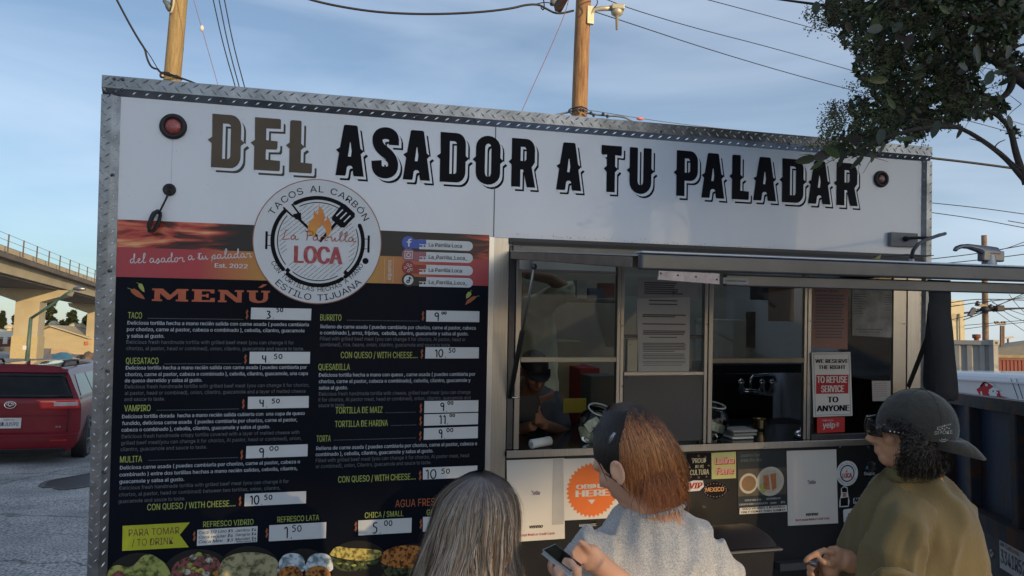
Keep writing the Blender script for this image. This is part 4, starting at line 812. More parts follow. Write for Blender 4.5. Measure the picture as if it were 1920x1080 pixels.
def pdisc(par, cx, cy, rx, m_, y, nm, ry=None):
    mb = MB(); p = P(cx, cy, y); q = P(cx+rx, cy, y).x-p.x; qy = p.z - P(cx, cy+(ry or rx), y).z; mb.flat([[(p.x+q*math.cos(R(a)), p.z+qy*math.sin(R(a))) for a in range(0, 360, 12)]], y); return obj(nm, mb, m_, par)
M_plw = mat('plate_white', (.50, .48, .42), .5)
pdisc(fp, 1403.5, 906.5, 17, M_plw, Yp-.0012, 'bowl_print', 19); pdisc(fp, 1404, 906.5, 13.5, mat('stew', (.34, .10, .05), .5, col2=(.10, .14, .06), vs=120), Yp-.0018, 'stew_print', 14.5)
pdisc(fp, 1444.5, 902.5, 25.5, M_plw, Yp-.0016, 'plate_print', 27.5); pdisc(fp, 1444.5, 902.5, 20, mat('plate_in', (.43, .41, .35), .5), Yp-.0020, 'plate_print', 22)
for q in ([(1431, 892), (1441, 890), (1444, 918), (1431, 918)], [(1444, 889), (1455, 887), (1456, 915), (1448, 920)]): blob_ = MB(); blob_.flat([pix(q, Yp-.0024)], Yp-.0024); obj('taco_print', blob_, mat('taco_orange', (.48, .18, .07), .5, col2=(.32, .10, .04), vs=60), fp)
pdisc(fp, 1428, 912, 4.5, M_green, Yp-.0026, 'lime_print'); pdisc(fp, 1431, 920, 4.5, M_green, Yp-.0026, 'lime_print')
mb = MB(); wtext(mb, "Quesabirria & Tacos", 1388, 857, 1424, 6, Yp-.0008, .0, 2, .3); wtext(mb, "dorados, Birria, Salsas", 1388, 866, 1428, 6, Yp-.0008, .0, 2, .3); obj('script_lettering', mb, mat('teal_ink', (.12, .19, .22), .5), fp)
lett(fp, M_body, [("TACOS DE BIRRA TAZAS", 1396, 940, 1427, 3.4, .04), ("QUESABIRRIA 5/6", 1437, 937, 1463, 3.4, .04), ("CONSOME DE BIRRIA Y 4 TORTILLAS $10", 1386, 948, 1439, 3.4, .04), ("CONSOME", 1444, 945, 1456, 3.4, .04), ("$5", 1464, 943.5, 1472, 3.4, .04)], Yp-.0008)
st_ = sheet('strip_label', 'two white paper strips reading SOLO VIERNES A DOMINGO and ONLY FRIDAY THRU SUNDAY', 'label', [(1387, 952.5), (1475.5, 947), (1476, 959), (1386.5, 964.5)], Yp-.0018, M_post)
lett(st_, M_ink, [("SOLO VIERNES A DOMINGO", 1392, 956.3, 1471, 3.8, .03), ("ONLY FRIDAY THRU SUNDAY", 1390, 962.6, 1473, 3.8, .03)], Yp-.0024)
# round sticker
p = P(1588.5, 887.5, Yp); r0 = P(1607, 887, Yp).x - p.x
rk = obj('round_sticker', MB().lathe((p.x, 0, p.z), (0, -1, 0), [(r0*1.08, .0002), (r0*1.08, .003), (0, .003)], 36), M_card, None, fr=T, label='round white logo sticker with red LOCA lettering', category='sticker')
mb = MB(); mb.ribbon([(p.x+r0*.68*math.cos(R(a)), p.z+r0*.68*math.sin(R(a))) for a in range(0, 361, 15)], r0*.1, -.0036)
_ctr, _rr = ctr, rr_; ctr, rr_ = (p.x, p.z), r0*1.04
arct(mb, "TACOS AL CARBON", .80, 90, 150, .0075, .03, True, -.0036); arct(mb, "ESTILO TIJUANA", .93, 270, 130, .0075, .03, False, -.0036); ctr, rr_ = _ctr, _rr
obj('lettering', mb, M_ink, rk); lett(rk, M_red, [("LOCA", 1580, 896.5, 1597, 9, .06)], -.0038, 'red_lettering')
mb = MB(); mb.flat([[(p.x-.012, p.z+.006), (p.x-.004, p.z+.026), (p.x+.003, p.z+.004)]], -.0038); obj('flame_mark', mb, M_orange, rk)
bl = sheet('blue_black_sticker', 'small blue and black lettered sticker next to the bearded chin', 'sticker', [(1618, 884), (1625, 872), (1638, 872), (1642, 884), (1634, 895), (1620, 893)], Yp, M_ink)
lett(bl, mat('sky_ink', (.05, .22, .36), .5), [("AIR", 1623, 880, 1638, 6, .05)], Yp-.0008); lett(bl, M_body, [("Supz", 1620, 891, 1640, 6, .03)], Yp-.0008, 'grey_lettering')
fg = sheet('figure_sticker', 'small die cut sticker below the round logo sticker', 'sticker', [(1577, 916), (1583, 911), (1589, 914), (1590, 926), (1593, 940), (1591, 950), (1574, 951), (1574, 940), (1577, 928)], Yp, M_card)
for q, m_ in (([(1578, 916), (1583, 913), (1588, 916), (1588, 923), (1579, 923)], M_ink), ([(1576, 934), (1590, 932), (1590, 948), (1576, 949)], M_ink), ([(1580, 924), (1587, 924), (1587, 931), (1580, 932)], mat('tan_ink', (.33, .17, .10), .5))):
    mb = MB(); mb.flat([pix(q, Yp)], Yp-.0007); obj('print', mb, m_, fg)
nc = sheet('lettered_sticker', 'narrow sticker with black outlined lettering beside the jacket', 'sticker', [(1600, 934), (1630, 931.5), (1630, 942), (1600, 944.5)], Yp, M_body); lett(nc, M_ink, [("NorCal", 1602, 942, 1629, 8, .06, .2)], Yp-.0008)
wsq = sheet('white_square_sticker', 'white rounded square sticker with a small round mark, lowest beside the jacket', 'sticker', [(1581, 957), (1584, 955), (1601, 953), (1604, 956), (1604, 975), (1602, 979), (1584, 981), (1582, 978)], Yp, M_card)
mb = MB(); p = P(1592.5, 966, Yp); mb.ribbon([(p.x+.010*math.cos(R(a)), p.z+.011*math.sin(R(a))) for a in range(50, 311, 20)], .003, Yp-.0008); mb.ribbon([(p.x-.004, p.z-.022), (p.x+.004, p.z-.022)], .003, Yp-.0008); obj('mark', mb, M_ink, wsq)
hm_ = sheet('script_sticker', 'small black sticker with white graffiti letters under the ORDER HERE poster', 'sticker', [(1084, 985), (1118, 977), (1120, 983), (1112, 988), (1086, 991)], Yp, M_ink); lett(hm_, M_body, [("HAPPYMUSIC", 1086, 988, 1118, 5, .05)], Yp-.0008)
k_ = sheet('graffiti_sticker', 'black and white sticker half hidden by the grey shirt', 'sticker', [(1095, 998), (1116, 996), (1116, 1014), (1096, 1017)], Yp, M_ink); lett(k_, M_card, [("BLVD", 1096.5, 1006, 1115, 7, .06)], Yp-.0008)
k_ = sheet('portrait_sticker', 'small white and black sticker just behind the phone', 'sticker', [(1060, 1035), (1066, 1031), (1072, 1034), (1071, 1044), (1061, 1044)], Yp, M_body); rects(k_, M_ink, [(1062, 1032, 1070, 1037)], Yp-.0008)
a = P(1463, 1058, -.05); b2 = P(1530, 1066, -.05); obj('wall_ledge', MB().box(a, (b2.x, 0, b2.z)), mat('ledge_grey', (.10, .105, .12), .5, .5), truck)

# ---------------------------------------------------------------- things on the counter
def CT(px, y, z=0): a = P(px, 835, y); return V((a.x, y, ZL1 + z))
M_jar = glassmat('jar_glass', (.90, .93, .91), 1.45)
M_money = mat('banknote', (.58, .60, .48), .7, var=.3, vs=60)
def jar(lab, px, y, s, tilt):
    b0 = CT(px, y); t = thing('tip_jar', lab, 'jar', b0, T)
    ax = V((tilt[0], tilt[1], 1)).normalized()
    prof = [(0, .0), (.05, 0), (.075, .02), (.098, .07), (.102, .11), (.09, .15), (.068, .178), (.062, .185), (.062, .195), (.067, .200)]
    ctr_ = b0 + V((0, 0, .004))
    o = obj('bowl', MB().lathe(ctr_, ax, [(r*s, h*s) for r, h in prof], 36), M_jar, t, True)
    mb = MB(); rim = [ctr_ + ax*.2*s + (Matrix.Rotation(R(a), 3, ax) @ (ax.cross(V((0, 1, 0))).normalized()*.066*s)) for a in range(0, 361, 12)]; mb.tube(rim, .0045*s, 8, cap=False); obj('rim', mb, mat('rim_glass', (.5, .54, .5), .1, 0, var=0, spec=.8), t, True)
    rn = random.Random(int(px)); 
    for k in range(4):
        c = b0 + V(((0, -.045, .045, .005)[k], (-.03, -.02, -.02, 0)[k], (.10, .06, .065, .03)[k]))*s; a = Matrix.Rotation(rn.uniform(-.9, .9), 3, 'Y') @ Matrix.Rotation(rn.uniform(-.8, .8), 3, 'Z')
        u, v = a @ V((.045, 0, 0)), a @ V((0, .012, .024)); n_ = a @ V((0, .018, 0)); m4 = (u*.1)
        mbb = MB(); mbb.add([c-u-v, c-m4-v+n_, c+u-v, c-u+v, c-m4+v+n_, c+u+v], [(0,1,4,3),(1,2,5,4)]); 
        bn = obj('folded_note', mbb, M_money, None, fr=T, label=('topmost', 'leftmost', 'rightmost', 'lowest')[k] + ' folded banknote inside the tip jar %s' % ('by the paper roll' if px < 1200 else 'beside the paper bundles'), category='banknote', group='banknotes in the %s tip jar' % ('left' if px < 1200 else 'right'))
    return t
jar('round glass tip jar tilted forward on the counter beside the napkin roll', 1108, .12, .98, (.12, -.42))
jar('glass tip jar partly behind the mullion next to the paper stack', 1326, .14, .95, (.1, -.2))
a, b2 = CT(997, .0, .024), CT(1030, .06, .026)
nr = thing('paper_roll', 'white rolled paper lying on the counter inside the left window', 'paper roll', a, T)
mb = MB(); mb.tube([a, a.lerp(b2, .5), b2], [.0235, .023, .024], 18); obj('roll', mb, M_paper, nr, True)
mb = MB(); d_ = (b2-a).normalized(); mb.lathe(a - d_*.001, -d_, [(.019, 0), (.015, -.003), (.004, .001)], 12); obj('roll_end', mb, M_grey, nr)
for k, (px, dz) in enumerate(((1388, 0), (1391, .018), (1389, .036))):
    c = CT(px, .10, dz + .002); mb = MB(); mb.box(c + V((-.075, -.04, 0)), c + V((.06+.01*k, .09, .014))); o = bevel(obj('paper_stack', mb, M_paper2 if k else M_paper, None, fr=T, label=('bottom', 'middle', 'top')[k] + ' bundle of folded paper bags stacked by the bell', category='paper bundle', group='paper bundles on the counter'), .005, 3)
c = CT(1501, .06, .002); bl_ = thing('call_bell', 'shiny chrome call bell on the counter near the warning sign', 'bell', c, T)
obj('bell_base', MB().lathe(c, (0, 0, 1), [(.04, 0), (.04, .006), (.034, .012), (0, .012)], 28), M_rubber, bl_, True); obj('bell_dome', MB().lathe(c, (0, 0, 1), [(.038, .014), (.036, .024), (.027, .036), (.012, .043), (0, .044)], 28), M_chrome, bl_, True); obj('bell_button', MB().lathe(c, (0, 0, 1), [(.004, .04), (.004, .052), (.007, .054), (0, .057)], 12), M_chrome, bl_, True)
c = CT(1424, .30, .0); obj('metal_cup', MB().lathe(c, (0, 0, 1), [(.03, 0), (.035, .02), (.04, .07), (.042, .075)], 24), mat('brass_cup', (.45, .33, .18), .22, 1, var=.1), None, fr=T, label='small brass coloured bowl on the counter beside the paper bags', category='bowl')
# kitchen behind
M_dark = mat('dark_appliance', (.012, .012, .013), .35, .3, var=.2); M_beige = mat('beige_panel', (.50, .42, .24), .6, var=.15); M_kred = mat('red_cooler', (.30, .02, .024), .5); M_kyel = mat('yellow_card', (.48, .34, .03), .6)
def kbox(name, label, cat, q, y, d, m_):   # front face given by pixel corners at depth y
    mb = MB(); a, b2 = P(q[0], q[3], y), P(q[2], q[1], y); mb.box((a.x, y, a.z), (b2.x, y+d, b2.z)); return bevel(obj(name, mb, m_, None, fr=T, label=label, category=cat), .006)
kbox('steel_shelf', 'dark wall shelf with boxes seen through the upper left window', 'shelf', (1040, 560, 1160, 566), 1.6, .3, M_steel2)
kbox('beige_cabinet', 'beige cabinet door behind the clerk and the left tip jar', 'cabinet', (1040, 640, 1090, 830), 1.3, .5, M_beige)
kbox('red_cooler', 'dark red cooler behind the left tip jar', 'cooler', (1084, 690, 1125, 830), 1.1, .4, M_kred)
kbox('grey_bin', 'dark green grey bin behind the mouth of the left tip jar', 'bin', (1106, 705, 1160, 830), .9, .2, mat('bin_grey', (.09, .10, .09), .5))
kbox('yellow_card', 'yellow card standing behind the left tip jar', 'card', (1056, 747, 1100, 775), .5, .01, M_kyel)
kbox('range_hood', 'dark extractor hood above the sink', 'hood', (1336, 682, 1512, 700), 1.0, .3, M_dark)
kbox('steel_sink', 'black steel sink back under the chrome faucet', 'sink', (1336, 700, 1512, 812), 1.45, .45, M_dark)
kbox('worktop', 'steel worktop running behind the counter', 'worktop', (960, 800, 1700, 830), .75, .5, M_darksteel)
kbox('blue_notice', 'dark blue notice on the back wall of the kitchen', 'notice', (1407, 535, 1442, 562), .95, .01, mat('k_blue', (.03, .04, .09), .6))
kbox('rust_poster', 'rust red poster on the back wall of the kitchen', 'poster', (1441, 525, 1490, 602), .9, .01, mat('k_rust', (.42, .16, .09), .6, var=.3))
kbox('hanging_apron', 'black apron hanging in front of the back wall of the kitchen', 'apron', (1405, 585, 1441, 652), 1.7, .06, M_rubber)
kbox('white_fridge', 'pale appliance standing by the back wall of the kitchen', 'fridge', (1345, 600, 1400, 690), 1.5, .35, mat('k_white', (.7, .66, .55), .5))
kbox('utensil_rack', 'dark rack of utensils seen through the third window', 'rack', (1455, 615, 1508, 665), 1.5, .2, M_dark)
fc = thing('sink_faucet', 'chrome wall faucet with a bent spout above the sink', 'faucet', P(1425, 735, 1.35), T)
FP = lambda a, b_2, y=1.35: P(a, b_2, y)
obj('faucet_bar', MB().tube([FP(1387, 733), FP(1447, 737)], .022, 12), M_chrome, fc, True); obj('spout', MB().tube([FP(1407, 735), FP(1407, 712), FP(1412, 705), FP(1440, 702), FP(1452, 705), FP(1456, 716)], .012, 10), M_chrome, fc, True)
for a in (1389, 1428, 1447): obj('tap_handle', MB().lathe(FP(a, 738), (0, 0, 1), [(.012, 0), (.03, .02), (.02, .07), (.03, .09), (.01, .11), (.0, .115)], 12), M_chrome, fc, True)
ld = thing('steel_ladle', 'steel ladle hanging behind the right window', 'ladle', P(1606, 668, 1.2), T)
obj('ladle_bowl', MB().ell(P(1606, 668, 1.2), (.035, .03, .06)), M_steel, ld, True); obj('ladle_handle', MB().tube([P(1608, 655, 1.2), P(1614, 600, 1.2)], .006, 6), M_steel, ld)

rn = random.Random(8); mb = MB()
for i in range(150):
    x_ = rn.uniform(965, 1735); y_ = 441 + (x_-965)*.058 - abs(rn.gauss(0, 3.2)); p = P(x_, y_, -.0006); r = rn.uniform(.0006, .0022); mb.flat([[(p.x+r*rn.uniform(.6, 2.2)*math.cos(R(a)), p.z+r*math.sin(R(a))) for a in range(0, 360, 60)]], -.0006)
for i in range(60):
    x_ = rn.uniform(240, 900); y_ = 195 + (x_-240)*.06 + rn.uniform(0, 190); p = P(x_, y_, -.0006); r = rn.uniform(.0005, .0013); mb.flat([[(p.x+r*rn.uniform(.6, 2.2)*math.cos(R(a)), p.z+r*math.sin(R(a))) for a in range(0, 360, 60)]], -.0006)
obj('dirt_specks', mb, mat('dirt', (.22, .20, .17), .9), truck, kind='stuff')

for k, (px, w_, h_, c_, nm) in enumerate(((1052, .10, .10, (.35, .30, .22), 'tan'), (1078, .08, .14, (.50, .48, .42), 'white'), (1100, .12, .08, (.12, .16, .24), 'blue'), (1128, .09, .12, (.30, .12, .08), 'red brown'))):
    p = P(px, 560, 1.72); o = obj('storage_box', MB().box((p.x, 1.68, p.z+.002), (p.x+w_, 1.82, p.z+h_)), mat('box_'+nm.replace(' ', '_'), c_, .7), None, fr=T, label=nm + ' box on the wall shelf behind the upper left window', category='box')
# ================================================================ street
fw = RW @ V((0, 0, -1)); fw.z = 0; fw.normalize(); rt_ = V((fw.y, -fw.x, 0))
def W2(d, r, z=0): return V((CAM.x, CAM.y, 0)) + fw*d + rt_*r + V((0, 0, z))     # metres ahead, metres to the right, height
def gz(d): 
    for (a, za), (b, zb) in (((-400, .05), (3, .05)), ((3, .05), (12, -.10)), ((12, -.10), (60, -.42)), ((60, -.42), (4000, -.42))):
        if d <= b: return za + (zb-za)*max(0, d-a)/(b-a)
    return -.42
ds = [-300, -60, -20, -6, 0, 3, 4, 5, 6, 7, 8, 9, 10, 11, 12, 14, 18, 24, 32, 45, 60, 100, 200, 500, 1500]; rs_l = [-1200, -300, -100, -40, -20, -12, -8, -5, -2, 0, 2, 5, 8, 12, 20, 40, 100, 300, 1200]
mb = MB(); mb.add([W2(d, r, gz(d)) for d in ds for r in rs_l], [(i*len(rs_l)+j, i*len(rs_l)+j+1, (i+1)*len(rs_l)+j+1, (i+1)*len(rs_l)+j) for i in range(len(ds)-1) for j in range(len(rs_l)-1)])
asp = mat('asphalt', (.52, .52, .53), .85, var=.5, vs=48, bump=.8, bs=60, col2=(.12, .123, .135), det=4)
asp.node_tree.nodes['Color Ramp'].color_ramp.elements[0].position = .36; asp.node_tree.nodes['Color Ramp'].color_ramp.elements[1].position = .64
n = asp.node_tree.nodes; l = asp.node_tree.links; b = n['Principled BSDF']; src = b.inputs['Base Color'].links[0].from_socket
t_ = n.new('ShaderNodeTexCoord'); nn = n.new('ShaderNodeTexNoise'); nn.inputs['Scale'].default_value = .9; nn.inputs['Detail'].default_value = 6
rr = n.new('ShaderNodeValToRGB'); rr.color_ramp.elements[0].position = .35; rr.color_ramp.elements[0].color = (.62, .62, .62, 1); rr.color_ramp.elements[1].position = .65; rr.color_ramp.elements[1].color = (1.2, 1.18, 1.12, 1)
v_ = n.new('ShaderNodeTexVoronoi'); v_.feature = 'DISTANCE_TO_EDGE'; v_.inputs['Scale'].default_value = .55; n3 = n.new('ShaderNodeTexNoise'); n3.inputs['Scale'].default_value = 3; mxv = n.new('ShaderNodeMixRGB'); mxv.inputs[0].default_value = .25
l.new(t_.outputs['Object'], nn.inputs['Vector']); l.new(t_.outputs['Object'], n3.inputs['Vector']); l.new(t_.outputs['Object'], mxv.inputs[1]); l.new(n3.outputs['Color'], mxv.inputs[2]); l.new(mxv.outputs[0], v_.inputs['Vector'])
r3 = n.new('ShaderNodeValToRGB'); r3.color_ramp.elements[0].position = 0; r3.color_ramp.elements[0].color = (.35, .35, .35, 1); r3.color_ramp.elements[1].position = .012; r3.color_ramp.elements[1].color = (1, 1, 1, 1); l.new(v_.outputs['Distance'], r3.inputs[0])
m1 = n.new('ShaderNodeMixRGB'); m1.blend_type = 'MULTIPLY'; m1.inputs[0].default_value = 1; m2 = n.new('ShaderNodeMixRGB'); m2.blend_type = 'MULTIPLY'; m2.inputs[0].default_value = 1
l.new(nn.outputs['Fac'], rr.inputs[0]); l.new(src, m1.inputs[1]); l.new(rr.outputs[0], m1.inputs[2]); l.new(m1.outputs[0], m2.inputs[1]); l.new(r3.outputs[0], m2.inputs[2]); l.new(m2.outputs[0], b.inputs['Base Color'])
obj('road', mb, asp, None, loc=(0, 0, 0), kind='structure')
def gp(px, D0, z=None):     # ground point below a pixel column at depth D
    p = G(px, 640, D0); return V((p.x, p.y, gz(D0) if z is None else z))
# tarred patch by the minivan wheel
pc_ = G(152, 884, 10.6); pts = [pc_ + rt_*(.42*math.cos(R(a))*(1+.12*math.sin(a*.07)) + .1) + fw*(.75*math.sin(R(a))*(1+.1*math.cos(a*.11))) for a in range(0, 360, 15)]
mb = MB(); mb.add([V((p.x, p.y, gz((p-CAM).dot(fw))+.006)) for p in pts], [tuple(range(len(pts)))]); obj('road_patch', mb, mat('tar_patch', (.018, .018, .019), .6, var=.3, vs=8, bump=.3, bs=60), None, kind='structure')
mb = MB(); 
for i in range(len(pts)): a, b2 = pts[i], pts[(i+1) % len(pts)]; mb.bar(V((a.x, a.y, gz((a-CAM).dot(fw))+.008)), V((b2.x, b2.y, gz((b2-CAM).dot(fw))+.008)), .05+.02*math.sin(i), .012)
obj('patch_edge', mb, mat('tar_edge', (.09, .085, .08), .8, var=.4, vs=12), None, kind='structure')

# ---------------------------------------------------------------- red minivan
VD = 11.9; vo = G(28, 640, VD); vo.z = gz(VD) - .02; hd = R(21); vf = (fw*math.cos(hd) - rt_*math.sin(hd)); vr = V((vf.y, -vf.x, 0)); VM = Matrix(((vr.x, vf.x, 0, vo.x), (vr.y, vf.y, 0, vo.y), (0, 0, 1, vo.z), (0, 0, 0, 1)))
van = thing('parked_minivan', 'dark red minivan parked at the left edge, seen from behind', 'minivan', (0, 0, 0), VM)
M_vred = mat('minivan_red', (.17, .010, .020), .34, .1, var=.08, coat=.15, spec=.3); M_vdark = mat('minivan_glass', (.012, .013, .016), .14, 0, var=.2, spec=.2); M_silver = mat('silver_paint', (.40, .43, .47), .3, .6, var=.05, coat=.5)
def vw(z): # half width by height
    T_ = ((.22, .86), (.35, .95), (.6, .985), (.95, .975), (1.08, .93), (1.42, .76), (1.52, .70), (1.575, .58), (1.60, .30))
    for (z0, w0), (z1, w1) in zip(T_, T_[1:]):
        if z <= z1: return w0 + (w1-w0)*max(0, z-z0)/(z1-z0)
    return .3
def vb(x, z): return (.34*max(0, (z-1.04)/.55)**1.15 if z > 1.04 else 0) + .16*abs(x/.98)**3.2 + (.05 if z > .52 else 0) + (.04*max(0, (.34-z)/.1) if z < .34 else 0) - (.0)
def vgrid(us, zs, fx, off=0.0):
    mb = MB(); mb.add([V((fx(u, z), vb(fx(u, z), z) - off, z)) for z in zs for u in us], [(i*len(us)+j, i*len(us)+j+1, (i+1)*len(us)+j+1, (i+1)*len(us)+j) for i in range(len(zs)-1) for j in range(len(us)-1)]); return mb
us = [i/10 for i in range(-10, 11)]; zs = [.22, .28, .34, .42, .50, .53, .58, .68, .78, .88, .98, 1.03, 1.06, 1.12, 1.2, 1.28, 1.36, 1.42, 1.47, 1.52, 1.56, 1.59, 1.60]
mb = vgrid(us, zs, lambda u, z: u*vw(z)); k0 = len(mb.v)
ys_ = [0, .25, .6, 1.2, 2.0, 3.0, 3.9, 4.6]
def sidep(sx, z, y): x = vw(z)*sx; return V((x, vb(x, z) + y, z))
for sx in (-1, 1):
    vs = [sidep(sx, z, y) for z in zs for y in ys_]; n_ = len(ys_)
    fs = [(i*n_+j, i*n_+j+1, (i+1)*n_+j+1, (i+1)*n_+j) for i in range(len(zs)-1) for j in range(n_-1)]
    mb.add(vs, fs if sx > 0 else [f[::-1] for f in fs])
zt = zs[-1]; mb.add([sidep(-1, zt, 0), sidep(1, zt, 0), sidep(1, zt, 4.6), sidep(-1, zt, 4.6)], [(0, 1, 2, 3)]); mb.add([sidep(-1, .22, 4.6), sidep(1, .22, 4.6), sidep(1, 1.6, 4.6), sidep(-1, 1.6, 4.6)], [(0, 1, 2, 3)])
body = shade_auto(obj('body', mb, M_vred, van), 50)
roof = MB(); roof.add([V((x*vw(1.575)*1.0, .42+y, 1.578+.035*(1-x*x))) for y in (0, .5, 1.5, 3.2) for x in (-1, -.6, -.2, .2, .6, 1)], [(i*6+j, i*6+j+1, (i+1)*6+j+1, (i+1)*6+j) for i in range(3) for j in range(5)]); obj('roof', roof, mat('van_roof', (.30, .06, .07), .15, .4, coat=1), van, True)
def vpatch(nm, x0, x1, z0, z1, m_, off=.008, par=None, x0t=None, x1t=None, nx=14, nz=6, th=.006):
    x0t = x0 if x0t is None else x0t; x1t = x1 if x1t is None else x1t
    us_ = [i/nx for i in range(nx+1)]; zz = [z0+(z1-z0)*i/nz for i in range(nz+1)]
    fx = lambda u, z: (x0+(x0t-x0)*(z-z0)/(z1-z0)) + u*((x1+(x1t-x1)*(z-z0)/(z1-z0)) - (x0+(x0t-x0)*(z-z0)/(z1-z0)))
    o = obj(nm, vgrid(us_, zz, fx, off), m_, par or van, True); m = o.modifiers.new('s', 'SOLIDIFY'); m.thickness = th; m.offset = 1; return o
vpatch('rear_window', -.86, .86, 1.075, 1.46, M_vdark, .006, x0t=-.68, x1t=.68)
vpatch('spoiler', -.72, .72, 1.475, 1.53, M_vred, .05, th=.02); vpatch('brake_light', -.22, .22, 1.485, 1.505, M_red, .065)
for sx in (-1, 1):
    a, b2 = (.42, .955) if sx > 0 else (-.955, -.42)
    tl = vpatch('tail_light', a, b2, .90, 1.05, mat('tail_red', (.60, .015, .02), .15, coat=.8, var=.1), .012, x0t=a-(.06 if sx > 0 else 0), x1t=b2+(.06 if sx < 0 else 0))
    c_, d_ = (.60, .93) if sx > 0 else (-.93, -.60); vpatch('clear_lens', c_, d_, .945, 1.01, mat('clear_lens', (.50, .42, .42), .12, coat=.8, var=.1), .020, tl)
    vpatch('reflector', sx*.70-.12, sx*.70+.12, .385, .41, M_red, .012)
vpatch('bumper_step', -.97, .97, .475, .50, M_vred, .05, th=.03); vpatch('tailgate_crease', -.80, .80, .80, .815, M_vred, .02, th=.012)
vpatch('lower_valance', -.80, .80, .20, .27, M_rubber, .01)
vpatch('seam_line', .80, .81, .53, 1.04, M_rubber, .003, nx=1)
em = obj('round_emblem', MB().lathe((.0, vb(0, .97)-.012, .97), (0, -1, 0), [(.085, 0), (.085, .008), (.07, .01), (.07, .003)], 28), M_chrome, van, True); em.scale = (1, 1, .72); em.location.z += .97*.28
em = obj('emblem_ring', MB().lathe((.0, vb(0, .975)-.014, .975), (0, -1, 0), [(.032, 0), (.032, .009), (.022, .01), (.022, .003)], 20), M_chrome, van, True); 
mb = MB(); mb.ribbon([(.055*math.cos(R(a)), .985+.022*math.sin(R(a))) for a in range(0, 361, 24)], .012, vb(0, .98)-.024); obj('emblem_ring', mb, M_chrome, van)
lp_ = obj('licence_plate', MB().box((-.17, vb(0, .7)-.022, .60), (.17, vb(0, .7)-.012, .765)), mat('plate_white2', (.6, .6, .6), .4), van)
mb = MB(); text2(mb, "8DJU590", (-.135, vb(0, .7)-.024, .635), (1, 0, 0), (0, 0, 1), .27, .062, .02); obj('plate_lettering', mb, mat('plate_blue', (.03, .04, .12), .5), lp_)
mb = MB(); text2(mb, "California", (-.07, vb(0, .7)-.024, .725), (1, 0, 0), (.2, 0, 1), .14, .022, .02); obj('plate_lettering', mb, M_red, lp_)
mb = MB(); text2(mb, "XLE", (.62, vb(.7, .62)-.012, .60), (1, 0, 0), (0, 0, 1), .10, .025, .03); obj('trim_badge', mb, M_chrome, van)
for sx in (-1, 1):
    mb = MB(); mb.tube([(sx*.60, .55, 1.60), (sx*.61, .62, 1.66), (sx*.61, 1.2, 1.675), (sx*.60, 1.9, 1.66), (sx*.59, 1.98, 1.60)], .022, 8); obj('roof_rail', mb, M_rubber, van, True)
    sg_ = MB(); a = [sidep(sx, 1.10, .22), sidep(sx, 1.10, 1.35), sidep(sx, 1.44, 1.30), sidep(sx, 1.44, .40)]; sg_.prism([p + V((sx*.004, 0, 0)) for p in (a if sx < 0 else a[::-1])], (sx*.006, 0, 0)); obj('side_window', sg_, M_vdark, van)
    sg_ = MB(); a = [sidep(sx, 1.10, 1.42), sidep(sx, 1.10, 2.7), sidep(sx, 1.44, 2.6), sidep(sx, 1.44, 1.37)]; sg_.prism([p + V((sx*.004, 0, 0)) for p in (a if sx < 0 else a[::-1])], (sx*.006, 0, 0)); obj('side_window', sg_, M_vdark, van)
    sg_ = MB(); sg_.bar(sidep(sx, 1.06, .15)+V((sx*.01, 0, 0)), sidep(sx, 1.06, 4.4)+V((sx*.01, 0, 0)), .02, .035); obj('belt_line', sg_, M_silver, van)
    for yy in (1.0, 3.9):
        wh = obj('wheel', MB().lathe((sx*1.0, yy, .33), (sx, 0, 0), [(0, -.2), (.33, -.2), (.335, -.02), (.31, .01), (.24, .012), (.235, -.02)], 32), M_rubber, van, True)
        rm = MB(); rm.lathe((sx*1.0, yy, .33), (sx, 0, 0), [(.235, -.01), (.22, .008), (.2, -.03), (0, -.04)], 28)
        for k in range(6): a_ = R(k*60); rm.bar((sx*1.0, yy, .33), (sx*1.005, yy+.21*math.cos(a_), .33+.21*math.sin(a_)), .03, .05, V((1, 0, 0)))
        obj('rim', rm, M_steel2, wh)
        obj('wheel_arch', MB().lathe((sx*.99, yy, .33), (sx, 0, 0), [(.36, -.2), (.40, .0), (.385, .01), (.34, 0)], 28), M_rubber, van, True)
obj('antenna', MB().tube([(0, 1.0, 1.6), (0, 1.12, 1.68)], [.03, .008], 8), M_vred, van, True)

# ---------------------------------------------------------------- utility poles and wires
def woodmat(nm, c, c2): return mat(nm, c, .8, col2=c2, vs=3, bump=.6, bs=12, stretch=(9, 9, .7), det=8)
M_wood = woodmat('pole_wood', (.42, .25, .12), (.20, .10, .045)); M_wood2 = woodmat('pole_wood_pale', (.40, .30, .15), (.25, .17, .07))
def pole(lab, px0, py0, px1, py1, D0, r, m_, ztop, name='utility_pole'):
    a, b2 = G(px0, py0, D0), G(px1, py1, D0); d = (a - b2).normalized(); p0 = b2 + d*((gz(D0)-.3-b2.z)/d.z); p1 = b2 + d*((ztop-b2.z)/d.z)
    t = thing(name, lab, 'utility pole', p0); mb = MB(); n_ = 14
    rn = random.Random(px0); mb.tube([p0.lerp(p1, i/n_) + V((rn.uniform(-.004, .004), rn.uniform(-.004, .004), 0)) for i in range(n_+1)], [r*1.1 - (r*.25)*i/n_ for i in range(n_+1)], 20); obj('pole_shaft', mb, m_, t, True); return t, p0, p1, d
pl1, *_ = pole('pale wooden utility pole behind the top left corner of the truck', 336, 0, 323, 150, 13.6, .157, M_wood2, 11, 'utility_pole')
pl2, *_ = pole('thick wooden utility pole with a floodlight behind the middle of the truck', 1094, 0, 1086, 222, 13.6, .150, M_wood, 12)
pl3, *_ = pole('weathered utility pole crowded with wires beyond the grey container', 1846, 505, 1848, 640, 38, .15, mat('pole_grey_wood', (.22, .15, .10), .85, var=.3, vs=8), 8.5)
